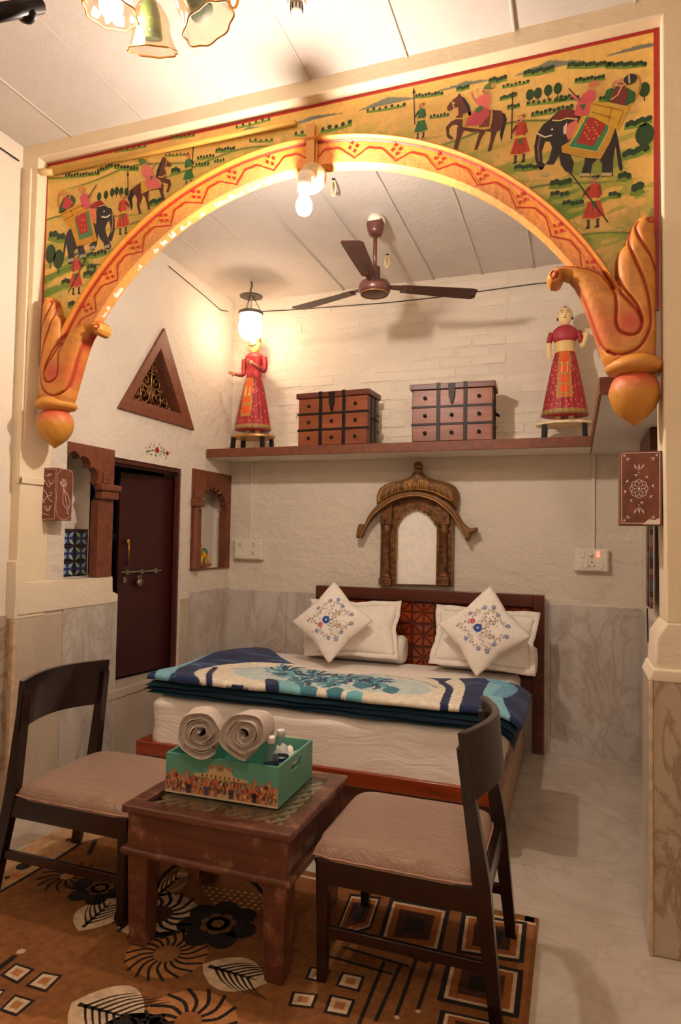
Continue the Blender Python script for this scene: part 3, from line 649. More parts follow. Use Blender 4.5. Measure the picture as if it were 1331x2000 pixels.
def elephant_R():
    p = Paint(xz(YM), 0.0004); g = lambda *a: tr(a, T2); B = (38, 30, 32); G = (74, 62, 62)
    p.poly(g((1040, 450), (1062, 445), (1074, 500), (1092, 610), (1084, 626), (1074, 608), (1060, 510), (1042, 480)), B, 1)
    p.poly(g((870, 480), (1050, 455), (1064, 500), (1052, 570), (1050, 642), (1004, 645), (1006, 590), (990, 568), (966, 592), (956, 646), (914, 646), (934, 585), (934, 560), (895, 545), (862, 520)), B, 2)
    p.poly(g((800, 398), (830, 370), (880, 364), (912, 386), (922, 420), (902, 480), (868, 540), (890, 586), (882, 626), (856, 624), (836, 596), (828, 556), (806, 594), (794, 640), (750, 642), (754, 618), (786, 575), (800, 525), (790, 500), (772, 498), (758, 540), (760, 584), (772, 594), (766, 606), (744, 606), (730, 575), (726, 520), (736, 470), (762, 430), (786, 412)), B, 3)
    p.stroke(g((752, 470), (742, 520), (746, 580)), 0.006, (150, 90, 80), 4)
    p.poly(g((806, 402), (830, 372), (876, 362), (908, 384), (900, 408), (850, 402), (820, 412)), (120, 30, 24), 4); p.stroke(g((800, 412), (830, 414), (860, 404), (905, 408)), 0.005, (230, 200, 110), 5)
    p.poly(g((864, 430), (902, 408), (908, 440), (884, 478), (866, 494), (856, 470)), (226, 120, 100), 5); p.poly(g((846, 440), (862, 420), (858, 470), (846, 468)), (238, 214, 190), 5); p.stroke(g((800, 474), (770, 482), (736, 466)), 0.006, (240, 228, 200), 6); p.disc(g((800, 450))[0], 0.004, (250, 250, 240), 6)
    for a, b in ((750, 634), (914, 636), (1004, 634)): p.poly(g((a, b - 6), (a + 42, b - 6), (a + 40, b + 8), (a - 2, b + 8)), (200, 180, 130), 5)
    p.poly(g((920, 394), (1000, 395), (1046, 410), (1062, 440), (1040, 500), (1000, 572), (930, 566), (840, 545), (838, 520), (870, 500), (896, 450)), (210, 160, 46), 6)
    p.poly(g((938, 398), (1040, 412), (1030, 460), (984, 542), (868, 522), (900, 470)), (54, 140, 92), 7); p.stroke(g((938, 398), (900, 470), (868, 522), (984, 542), (1030, 460), (1040, 412)), 0.003, (236, 206, 120), 8)
    p.poly(g((948, 402), (1024, 412), (1016, 450), (968, 520), (900, 506), (922, 460)), (170, 44, 28), 8)
    for i in range(14): p.disc(g((930 + (i * 37) % 70, 420 + (i * 23) % 80))[0], 0.004, (228, 130, 60), 9)
    p.poly(g((958, 333), (1100, 362), (1128, 340), (1076, 452), (1040, 440), (952, 392)), (216, 166, 44), 9)
    for L_ in (((966, 346), (1094, 374)), ((962, 380), (1050, 404)), ((1046, 362), (1030, 420)), ((1094, 374), (1068, 440))): p.stroke(g(*L_), 0.003, (150, 92, 24), 10)
    p.stroke(g((1130, 345), (1162, 285), (1160, 240), (1140, 225), (1118, 224)), 0.006, (190, 130, 30), 8, sm=4)
    p.poly(g((1012, 322), (1024, 288), (1062, 274), (1112, 280), (1144, 300), (1140, 334), (1110, 352), (1040, 338)), (34, 96, 44), 9)
    p.poly(g((1036, 336), (1050, 296), (1074, 272), (1100, 272), (1112, 300), (1100, 350)), (122, 40, 40), 10); p.stroke(g((1086, 276), (1070, 310), (1040, 330)), 0.005, (226, 180, 110), 11); p.disc(g((1088, 258))[0], 0.018, SKIN, 11); p.stroke(g((1072, 262), (1092, 264)), 0.004, (24, 16, 14), 12); p.disc(g((1122, 244))[0], 0.024, (40, 44, 56), 12, 0.02); p.stroke(g((1116, 228), (1118, 262)), 0.006, (200, 190, 90), 13); p.stroke(g((1056, 284), (1050, 264), (1066, 250)), 0.007, (200, 130, 90), 11)
    p.poly(g((892, 392), (900, 350), (926, 308), (950, 290), (978, 292), (978, 318), (956, 352), (950, 388), (910, 398)), (214, 88, 92), 10); p.stroke(g((930, 326), (906, 330), (880, 310)), 0.009, (214, 100, 96), 11); p.stroke(g((868, 282), (916, 332)), 0.004, (80, 40, 24), 12); p.disc(g((960, 278))[0], 0.0135, SKIN, 11); p.disc(g((972, 264))[0], 0.02, (216, 120, 90), 12, 0.012); p.poly(g((912, 352), (938, 344), (930, 372)), (56, 110, 50), 11)
    p.build('painted_elephant', 'mural', mural)
def elephant_L():
    p = Paint(xz(YM), 0.0005); g = lambda *a: tr(a, T3); B = (46, 42, 50)
    p.poly(g((225, 600), (206, 640), (196, 700), (186, 782), (196, 780), (208, 700), (224, 650), (240, 620)), B, 1)
    p.poly(g((222, 604), (300, 560), (380, 560), (400, 620), (392, 690), (374, 724), (350, 722), (346, 694), (372, 670), (360, 640), (312, 690), (326, 752), (322, 776), (292, 772), (276, 712), (256, 730), (252, 802), (220, 806), (222, 760), (214, 690)), B, 2)
    p.poly(g((396, 462), (438, 448), (478, 478), (498, 540), (496, 610), (480, 668), (464, 670), (458, 650), (476, 604), (466, 548), (452, 558), (440, 600), (456, 650), (478, 700), (466, 718), (434, 716), (434, 684), (408, 650), (392, 600), (380, 540)), B, 3)
    p.stroke(g((484, 500), (488, 560), (480, 620)), 0.008, (180, 120, 90), 4)
    p.poly(g((350, 466), (378, 438), (418, 428), (438, 452), (402, 468), (366, 486)), (168, 40, 44), 4); p.poly(g((350, 482), (384, 474), (392, 520), (390, 566), (370, 564), (350, 520)), (234, 130, 100), 5); p.stroke(g((420, 526), (450, 530), (472, 514)), 0.008, (244, 232, 210), 6); p.disc(g((436, 494))[0], 0.005, (250, 250, 240), 6); p.stroke(g((404, 466), (440, 456), (470, 474)), 0.005, (226, 206, 130), 6)
    for a, b in ((222, 780), (292, 756), (436, 700), (350, 706)): p.poly(g((a, b - 4), (a + 32, b - 12), (a + 34, b + 6), (a, b + 16)), (180, 174, 160), 5)
    p.poly(g((236, 580), (262, 500), (330, 470), (352, 498), (376, 580), (396, 668), (276, 702)), (222, 160, 44), 6); p.poly(g((262, 545), (270, 520), (344, 492), (372, 636), (290, 664)), (96, 142, 92), 7); p.poly(g((272, 545), (278, 520), (328, 498), (344, 612), (296, 630)), (196, 44, 40), 8)
    for i in range(8): p.disc(g((292 + (i * 17) % 36, 520 + (i * 29) % 90))[0], 0.005, (230, 110, 60), 9)
    p.poly(g((180, 500), (320, 438), (330, 478), (262, 505), (236, 590), (204, 560)), (226, 160, 40), 9)
    for L_ in (((186, 514), (322, 456)), ((200, 548), (250, 520)), ((236, 480), (254, 520))): p.stroke(g(*L_), 0.004, (150, 92, 24), 10)
    p.stroke(g((180, 500), (162, 440), (166, 400), (186, 380)), 0.007, (206, 140, 30), 8, sm=4)
    p.poly(g((168, 502), (178, 454), (204, 404), (250, 398), (268, 428), (252, 462), (190, 504)), (30, 90, 48), 9); p.poly(g((190, 474), (200, 420), (230, 408), (256, 448), (222, 482)), (206, 60, 66), 10); p.disc(g((206, 396))[0], 0.017, SKIN, 11); p.disc(g((196, 386))[0], 0.022, (220, 150, 60), 12, 0.014); p.stroke(g((236, 420), (240, 398), (226, 384)), 0.008, SKIN, 11)
    p.poly(g((294, 412), (312, 388), (340, 392), (350, 430), (362, 460), (330, 482), (306, 470)), (222, 96, 110), 10); p.stroke(g((336, 400), (360, 408)), 0.01, (224, 120, 120), 11); p.stroke(g((344, 416), (394, 336)), 0.006, (90, 50, 30), 12); p.disc(g((308, 372))[0], 0.016, SKIN, 11); p.disc(g((300, 362))[0], 0.022, (230, 150, 80), 12, 0.013)
    p.build('painted_elephant', 'mural', mural)
elephant_R(); elephant_L(); horse_R(); horse_L()
RED, GREEN = (204, 62, 36), (44, 110, 46)
guard('painted_guard', T2, (262, 350), (256, 486), GREEN, ((230, 302), (234, 430)), 1, (206, 110, 60))
guard('painted_guard', T2, (690, 396), (645, 590), RED, ((637, 318), (632, 490)), 1)
guard('painted_guard', T2, (975, 650), (965, 856), RED, ((878, 632), (1030, 832)), 1, (60, 62, 66))
guard('painted_guard', T3, (932, 164), (938, 340), (52, 124, 50), ((962, 120), (954, 250)), -1, (206, 90, 60))
guard('painted_guard', T3, (540, 402), (555, 628), (216, 74, 56), ((576, 282), (577, 430)), -1)
guard('painted_guard', T3, (268, 752), (272, 984), (214, 74, 60), ((318, 790), (222, 975)), -1, (90, 92, 96))
# rows of little trees
p = Paint(xz(YM), 0.0003)
def trees(T, pts, r, tall=1.0, col=(34, 70, 26)):
    for q in tr(pts, T): 
        p.disc(q, r, col, 1 + (int(q[0] * 1e4) % 2), r * tall); p.stroke([(q[0], q[1] - r * tall), (q[0], q[1] - r * tall * 1.5)], r * 0.25, (70, 50, 30), 1)
trees(T2, [(708, 307), (741, 300), (783, 288), (823, 280)], 0.016, 1.5); trees(T2, [(1180, 285)], 0.02, 1.5); trees(T2, [(1182, 470)], 0.034, 1.3)
def row(T, a, b, n, r, col=(32, 64, 26), s=(120, 150, 46)):
    (x0, z0), (x1, z1) = tr([a, b], T)
    p.stroke([(x0 - r, z0 - r * 1.0), ((x0 + x1) / 2, (z0 + z1) / 2 - r * 1.5), (x1 + r, z1 - r * 1.0)], r * 1.5, s, 1)
    for i in range(n):
        t = i / max(1, n - 1); p.disc((x0 + (x1 - x0) * t, z0 + (z1 - z0) * t + r * 0.35 * math.sin(i * 2.1)), r * (0.8 + 0.3 * math.sin(i * 1.3) ** 2), col, 2 + i % 2, r)
for a, b, n, r in (((40, 370), (190, 345), 7, .007), ((240, 310), (345, 297), 9, .007), ((545, 245), (605, 235), 5, .009), ((620, 355), (660, 348), 4, .007), ((820, 320), (870, 310), 4, .007), ((700, 340), (905, 315), 10, .007), ((870, 182), (1030, 176), 12, .009), ((1030, 182), (1180, 176), 12, .009), ((900, 245), (1010, 232), 8, .008), ((1110, 430), (1200, 402), 7, .011), ((1000, 320), (1050, 318), 4, .008), ((720, 385), (880, 352), 10, .008), ((410, 280), (452, 272), 5, .007), ((650, 604), (740, 600), 7, .009), ((800, 670), (870, 664), 5, .012), ((800, 714), (860, 712), 4, .010), ((850, 752), (920, 750), 5, .010), ((1100, 552), (1190, 520), 6, .013), ((1080, 640), (1115, 636), 3, .012), ((300, 395), (370, 385), 6, .006), ((590, 320), (650, 300), 6, .007), ((690, 215), (800, 195), 8, .010), ((1140, 690), (1160, 686), 2, .016), ((600, 270), (700, 250), 7, .006), ((1040, 715), (1075, 716), 3, .009)): row(T2, a, b, n, r)
for a, b, n, r in (((210, 280), (400, 264), 12, .008), ((400, 250), (480, 218), 6, .008), ((500, 222), (630, 240), 8, .009), ((990, 175), (1080, 160), 6, .007), ((1100, 130), (1200, 118), 7, .008), ((980, 215), (1050, 210), 5, .007), ((120, 628), (190, 640), 4, .018), ((840, 250), (875, 246), 3, .012), ((710, 440), (780, 420), 5, .012), ((340, 822), (380, 816), 3, .012), ((320, 862), (400, 846), 5, .013), ((190, 910), (225, 900), 3, .013), ((340, 750), (440, 728), 6, .012), ((230, 1040), (300, 1030), 5, .013), ((1090, 195), (1140, 185), 4, .006), ((800, 160), (930, 150), 7, .005)): row(T3, a, b, n, r)
trees(T3, [(405, 405), (445, 395), (482, 380), (508, 372), (535, 376), (566, 378)], 0.014, 1.6); trees(T3, [(118, 745), (165, 775)], 0.035, 1.5)
for a, b, n, r in (((430, 560), (540, 540), 6, .006), ((640, 510), (720, 500), 6, .006), ((880, 470), (1000, 440), 6, .007), ((1100, 495), (1170, 490), 4, .008), ((1200, 480), (1300, 455), 5, .010), ((930, 520), (1010, 520), 5, .006)): row((0, 0, 1.9014), a, b, n, r)
tag(p.build('painted_tree_rows', 'mural', mural), kind='stuff')

# ---- moulded arch band with painted vine (a surface between outer and inner curve)
band = thing('arch_moulding', 'orange moulded arch rim painted with red vine and four-petal flowers', 'moulding', (-1.16, YM, 3.1))
def rim(s, t, d=0.0):     # s along arch 0..1 (left to right), t 0 inner .. 1 outer
    a = math.radians(166) - math.radians(152) * s
    pi_, po = ell(CI, a), ell(CO, a); x = pi_[0] + (po[0] - pi_[0]) * t; z = pi_[1] + (po[1] - pi_[1]) * t
    if t < 0: return (pi_[0] + (pi_[0] - CI[0]) * 0.0, YM + 0.012 + (-t) * 0.04 - d, pi_[1])
    if t > 0.80: h = 0.018 + 0.030 * math.sin(PI * (t - 0.80) / 0.20) ** 0.7
    else: h = 0.018 - 0.004 * math.sin(PI * t / 0.8) - 0.03 * max(0, 0.12 - t) / 0.12
    return (x, YM - h - d, z)
ns, nt = 620, 44
vs = []; cs = []
for i in range(ns + 1):
    s = i / ns
    for j in range(nt + 1):
        t = (j / nt) * 1.25 - 0.25 if False else (-0.25 if j == 0 else (-0.0001 if j == 1 else (j - 2) / (nt - 2))); vs.append(rim(s, t))
        ph = (s * 19.0 + 0.25) % 1.0; yv = 0.30 + 0.20 * abs(math.sin(PI * (s * 19.0 + 0.25))) + 0.05 * math.sin(2 * PI * s * 45)
        nse = _T[int(s * 250) % 256, max(0, int(t * 40))]
        c = np.array((224, 146, 62), float) * (0.92 + 0.14 * nse); c = c + np.array((14, 8, 0)) * math.sin(s * 40)
        if t < yv: c = c * 0.97 + np.array((8, 8, 20))
        if 0 <= t < 0.08 * _T[int(s * 300) % 256, 9] and s < 0.45 and _T[int(s * 120) % 256, 3] > 0.6: c = np.array((236, 224, 208), float)
        if abs(t - 0.80) < 0.022: c = np.array((150, 40, 18), float)
        if t > 0.975: c = np.array((120, 48, 20), float)
        if 0.83 < t < 0.97: c = np.array((208, 134, 50), float) * (0.94 + 0.1 * nse)
        cs.append(c)
F = [(i * (nt + 1) + j, i * (nt + 1) + j + 1, (i + 1) * (nt + 1) + j + 1, (i + 1) * (nt + 1) + j) for i in range(ns) for j in range(nt)]
np_mesh('rim_surface', vs, F, cs, 'relief', band)
p = Paint(lambda a, b, d: rim(a, b, 0.0012 + d), 0.0004)
vine = [(s / 600, 0.20 + 0.40 * abs(math.sin(PI * (s / 600 * 19.0 + 0.25))) ** 0.8 + 0.02 * math.sin(2 * PI * s / 600 * 57)) for s in range(12, 590)]
Lf = []
wv = 0.030
vsv = [rim(a, b + wv, 0.0016) for a, b in vine] + [rim(a, b - wv, 0.0016) for a, b in vine]; n = len(vine)
p.mb._add(vsv, [(i, i + 1, n + i + 1, n + i) for i in range(n - 1)], (190, 44, 26))
for k in range(19):
    s0 = (k + 0.75) / 19.0
    if s0 > 0.97 or s0 < 0.03: continue
    for ang in range(4):
        th = ang * PI / 2 + 0.2; ds, dt = 0.0046, 0.15
        c = (s0 + ds * math.cos(th), 0.60 + dt * 0.9 * math.sin(th))
        pts = []
        for kk in range(8):
            f_ = 2 * PI * kk / 8 + th; r_ = 1.0 if kk % 2 == 0 else 0.5
            pts.append((c[0] + 0.0030 * math.cos(f_) * r_, c[1] + 0.084 * math.sin(f_) * r_))
        p.mb._add([rim(a, b, 0.0022) for a, b in pts], [tuple(range(8))], (196, 30, 26))
p.build('painted_vine', 'mural', band)

# ---- leaf scroll brackets with hanging buds
T4 = (980, 400, 2.857); PB = on_y(2.60)
br_out = zrot([(250, 405), (253, 375), (268, 345), (300, 324), (350, 316), (420, 314), (480, 322), (530, 336), (570, 360), (612, 410), (634, 450), (642, 400), (638, 330), (642, 280), (655, 240), (690, 200), (704, 150), (730, 96), (770, 50), (820, 24), (862, 40), (872, 200), (872, 500), (874, 700), (868, 850), (800, 866), (700, 886), (625, 905), (595, 885), (570, 850), (540, 760), (500, 640), (470, 560), (440, 480), (410, 425), (380, 390), (345, 377), (336, 400), (325, 422), (300, 434), (270, 430)], T4, PB)
br_gr = [spline(zrot(g, T4, PB), 5) for g in (
    [(290, 395), (278, 380), (290, 362), (312, 368), (310, 390), (292, 402)], [(270, 345), (340, 330), (440, 340), (540, 370), (600, 425), (630, 480), (642, 560), (640, 650), (660, 700), (712, 722), (760, 712), (786, 660), (770, 600), (720, 545), (670, 490), (650, 430)],
    [(690, 205), (655, 250), (646, 330), (660, 420), (700, 480), (760, 560), (786, 640)], [(745, 70), (722, 130), (716, 210), (745, 300), (790, 400), (820, 500), (836, 620), (824, 700), (780, 780), (720, 820), (650, 832), (600, 812)],
    [(770, 75), (752, 110), (770, 180), (810, 240), (850, 300), (868, 350)], [(385, 395), (440, 470), (490, 590), (540, 730), (580, 800), (640, 834)], [(832, 62), (818, 72), (830, 84), (848, 76), (850, 56), (826, 40)])]
pk = zrot([(720, 650), (560, 700), (500, 620)], T4, PB)
def bcol(mirror=False):
    def f(A, B, D):
        x = A; c = np.zeros(A.shape + (3,)); c[:] = (206, 136, 56)
        n = vnoise(A, B * 2, 22, 3)[..., None]; c = c * (0.9 + 0.2 * n)
        for (cx, cz), r, s_ in ((pk[0], 0.045, 0.85), (pk[1], 0.07, 0.35), (pk[2], 0.06, 0.2)):
            xx = (-2.32 - cx) if mirror else cx; k = (np.exp(-(((x - xx) ** 2 + (B - cz) ** 2) / r ** 2)) * s_)[..., None]; c = c * (1 - k) + np.array((196, 66, 50)) * k
        return c
    return f
MIR = -2.33
mir = lambda pts: [(MIR - a, b) for a, b in pts]
def bracket(m, label):
    out = mir(br_out) if m else br_out; gr = [mir(g) for g in br_gr] if m else br_gr
    cx = MIR - 0.207 if m else 0.207
    b = thing('arch_bracket', label, 'bracket', (cx, YM, 2.3), 'leaf scroll brackets at the arch ends')
    relief('leaf_scroll', out, xz(2.665), 0.0028, 0.065, bcol(m), 'relief', b, gr, 0.0052, 0.011, (160, 44, 20), 0.05, -0.03)
    mb = MB(); ccx, cy = cx, 2.672
    mb.lathe([(0.03, 2.145), (0.075, 2.14), (0.098, 2.12), (0.105, 2.103), (0.095, 2.088), (0.06, 2.078), (0.05, 2.07)], (ccx, cy, 0), 32); o = mb.build('collar', 'relief', b, smooth=True)
    prof = [(0.045, 2.078), (0.066, 2.068), (0.082, 2.045), (0.089, 2.015), (0.086, 1.985), (0.072, 1.95), (0.048, 1.92), (0.022, 1.9), (0.004, 1.884)]
    vs = []; cs = []; n = 40
    pr = spline(prof, 5)
    for (r, z) in pr:
        for k in range(n): a = 2 * PI * k / n; rr = r * (1 + 0.012 * math.sin(a * 9 + z * 90)); vs.append((ccx + rr * math.cos(a), cy + rr * math.sin(a), z)); t = min(1, max(0, (z - 2.0) / 0.06)); cs.append(tuple((1 - t) * q + t * w_ for q, w_ in zip((200, 136, 50), (206, 92, 66))))
    F = [(i * n + k, i * n + (k + 1) % n, (i + 1) * n + (k + 1) % n, (i + 1) * n + k) for i in range(len(pr) - 1) for k in range(n)]
    np_mesh('hanging_bud', vs, F, cs, 'relief', b)
    return b
for mb_ in (): pass
bracket(True, 'left gilded leaf scroll bracket of the painted arch with a hanging bud')
bracket(False, 'right gilded leaf scroll bracket of the painted arch with a hanging bud')
for ob in bpy.data.objects:
    if ob.name.startswith('collar'):
        for d in ob.data.color_attributes['Col'].data: d.color = (*lin((206, 140, 58)), 1)

# ---- dark store room behind the open door, blue light put into wall colour
dk = MB(); dk.box(-4.3, 2.9, 0.3, -4.2, 5.6, 2.6); dk.box(-4.3, 5.5, 0.3, -2.72, 5.6, 2.6); dk.box(-4.3, 2.9, 0.3, -2.9, 3.0, 2.6); dk.box(-4.3, 2.9, 2.6, -2.90, 5.6, 2.7); dk.box(-4.3, 2.9, 0.38, -2.87, 5.6, 0.44)
o = dk.build('wall_storeroom', 'blue'); tag(o, kind='structure')
dd = struct('door_1', (-2.72, 4.09, 0.465))
fr = MB(); fr.box(-2.80, DOOR[0] + 0.0, 1.895, -2.712, DOOR[2], 1.925); fr.box(-2.75, 4.066, 0.475, -2.708, 4.084, 1.9); fr.box(-2.77, DOOR[0], 1.88, -2.75, DOOR[2], 1.9); fr.build('door_frame', 'doorframe', dd, bevel=0.004)
# leaf hinged at far side, standing ajar into the store room
hg = Vector((-2.775, 4.12, 0)); th = math.radians(10); Lw = 0.515
def leaf(a, z, d=0.0): return (hg.x - math.sin(th) * a + math.cos(th) * d, hg.y - math.cos(th) * a - math.sin(th) * d, z)
def lbox(mb, a0, a1, z0, z1, d0, d1): return mb.hexa([leaf(a0, z0, d0), leaf(a1, z0, d0), leaf(a1, z0, d1), leaf(a0, z0, d1), leaf(a0, z1, d0), leaf(a1, z1, d0), leaf(a1, z1, d1), leaf(a0, z1, d1)])
lz1 = uY(233, 921, leaf(Lw, 0)[1]).z
lf = lbox(MB(), 0, Lw, 0.495, lz1, -0.03, 0).build('door_leaf', 'doorwood', dd, bevel=0.003)
def onleaf(px, py):
    d = ray(px, py); n = Vector((math.cos(th), -math.sin(th), 0)); t = (hg - Vector((0, 0, 0))).dot(n) / d.dot(n); q = d * t; return ((q.x - hg.x) / -math.sin(th) if abs(math.sin(th)) > abs(math.cos(th)) else (q.y - hg.y) / -math.cos(th), HCAM + q.z)
a, z = onleaf(246, 1058); a2, z2 = onleaf(247, 1100); mb = MB(); mb.tube([leaf(a, z, 0.0), leaf(a, z, 0.03), leaf(a, z2, 0.03), leaf(a, z2, 0)], 0.007, 8); mb.lathe([(0.001, 0), (0.02, 0.0), (0.02, 0.012), (0.001, 0.014)], leaf(a, z, 0.02), 12, mat=Matrix.Rotation(PI / 2, 4, 'Y')); mb.build('handle', 'brass', lf, smooth=True)
a, z = onleaf(232, 1118); a2, _ = onleaf(312, 1118); mb = MB(); mb.tube([leaf(a, z, 0.015), leaf(a2, z, 0.015)], 0.007, 8)
for q in (0.15, 0.5, 0.85): lbox(mb, a + (a2 - a) * q - 0.012, a + (a2 - a) * q + 0.012, z - 0.016, z + 0.016, 0, 0.022)
mb.build('bolt', 'steel', lf, smooth=False)
a, z = onleaf(267, 1135); mb = MB(); mb.lathe([(0.001, -0.012), (0.026, -0.012), (0.028, 0), (0.026, 0.012), (0.001, 0.012)], leaf(a, z - 0.01, 0.03), 20, mat=Matrix.Rotation(PI / 2, 4, 'Y')); mb.tube([leaf(a + 0.016 * math.cos(k * PI / 8), z + 0.012 + 0.026 * math.sin(k * PI / 8), 0.03) for k in range(9)], 0.004, 6); mb.build('padlock', 'steel', lf, smooth=True)
a, z = onleaf(242, 1133); mb = MB(); lbox(mb, a - 0.012, a + 0.012, z - 0.02, z + 0.02, 0, 0.01); mb.build('hasp', 'steel', lf)
mb = MB(); mb.tube([(-3.95, 3.0, 1.42), (-3.95, 5.4, 1.42)], 0.03, 10); o = mb.build('white_pipe', 'white_plastic', smooth=True); tag(o, 'white pipe crossing the dark blue store room behind the door', 'pipe')
# small floral wall painting over the door
fp = Paint(yz(XL + 0.004), 0.0003); g = lambda *a_: zrot(a_, (0, 820, 2.377), on_left)
for q in g((728, 140), (775, 155)): fp.disc(q, 0.022 if q == g((728, 140))[0] else 0.015, (178, 44, 44), 3, n=10); fp.disc(q, 0.008, (120, 30, 30), 4)
for (a_, b_) in ((680, 150), (692, 128), (700, 160), (748, 130), (760, 160), (742, 160), (716, 120), (760, 140), (706, 140), (690, 145), (770, 175), (722, 165)):
    q = g((a_, b_))[0]; fp.disc(q, 0.011, (60, 110, 56), 1, 0.004, a_ * 0.7); 
for (a_, b_) in ((675, 130), (700, 112), (740, 112), (785, 150)): fp.disc(g((a_, b_))[0], 0.006, (200, 110, 110), 2)
fp.stroke(g((680, 145), (728, 142), (784, 160)), 0.004, (60, 96, 50), 1, sm=4)
o = fp.build('painted_flowers', 'vc'); tag(o, 'small painted spray of red flowers on the wall above the door', 'wall painting')
# triangular jali window in the left wall
tw = thing('triangular_lattice', 'brown triangular wall vent with a scrolled brass grille', 'vent', (XL, 3.75, 2.4))
MB().prism(tri_o, yz(XL), 0.02, -0.10, holes=[tri_i]).build('triangle_frame', 'brown', tw, bevel=0.004)
MB().prism([(3.3, 2.1), (4.3, 2.1), (4.3, 3.0), (3.3, 3.0)], yz(-2.86), 0, -0.01).build('dark_back', 'doorframe', tw)
mb = MB(); ci = [(sum(q[0] for q in tri_i) / 3), (sum(q[1] for q in tri_i) / 3)]
def scr(cx, cz, r, s0, dirn, turns=1.6):
    return [(XL - 0.05, cx + dirn * r * (1 - t / 26) * math.cos(s0 + t * 2 * PI * turns / 24), cz + r * (1 - t / 26) * math.sin(s0 + t * 2 * PI * turns / 24)) for t in range(25)]
tp, tl, trr = tri_i
base = ((tl[0] + trr[0]) / 2, (tl[1] + trr[1]) / 2)
mb.tube([(XL - 0.05, tp[0], tp[1] - 0.02), (XL - 0.05, base[0], base[1])], 0.008, 6)
H_ = tp[1] - base[1]; W_ = trr[0] - tl[0]
for k, (fy, fz, r) in enumerate(((0.14, 0.14, 0.075), (0.28, 0.12, 0.055), (0.10, 0.40, 0.058), (0.06, 0.62, 0.036), (0.37, 0.05, 0.03), (0.19, 0.28, 0.03), (0.05, 0.22, 0.03), (0.05, 0.78, 0.02))):
    for sgn in (-1, 1): mb.tube(scr(base[0] + sgn * fy * W_, base[1] + (fz + 0.04) * H_, r, 1.2 + k, sgn), 0.0055, 6)
mb.build('brass_grille', plain('antique_brass', (150, 112, 62), 0.35, 0.8), tw, smooth=True)

# ================================================================== OBJECTS
def sgn(x): return -1.0 if x < 0 else 1.0
# ---------------------------------------------------------------- L-shaped wall shelf
sh = thing('wall_shelf', 'long white L-shaped wall shelf with brown painted front edge', 'shelf', (-1.3, 4.6, 2.06))
MB().box(-2.695, 4.412, 2.052, 0.095, 4.79, 2.112).build('slab', 'wall', sh, bevel=0.004)
MB().prism([(-2.695, 2.048), (0.098, 2.048), (0.098, 2.114), (-2.695, 2.114)], xz(4.412), 0.012, 0.0).build('front_edge', 'brown', sh, bevel=0.003)
MB().box(0.10, 2.862, 2.045, 0.418, 4.79, 2.12).build('side_slab', 'ceil', sh, bevel=0.004)
MB().box(0.088, 2.862, 2.05, 0.102, 4.42, 2.116).build('side_edge', 'brown', sh, bevel=0.002)
o = MB().prism([(0.088, 2.048), (0.418, 2.044), (0.418, 2.124), (0.088, 2.120)], xz(2.862), 0.014, 0.0).build('end_edge', 'brown', sh, bevel=0.004)

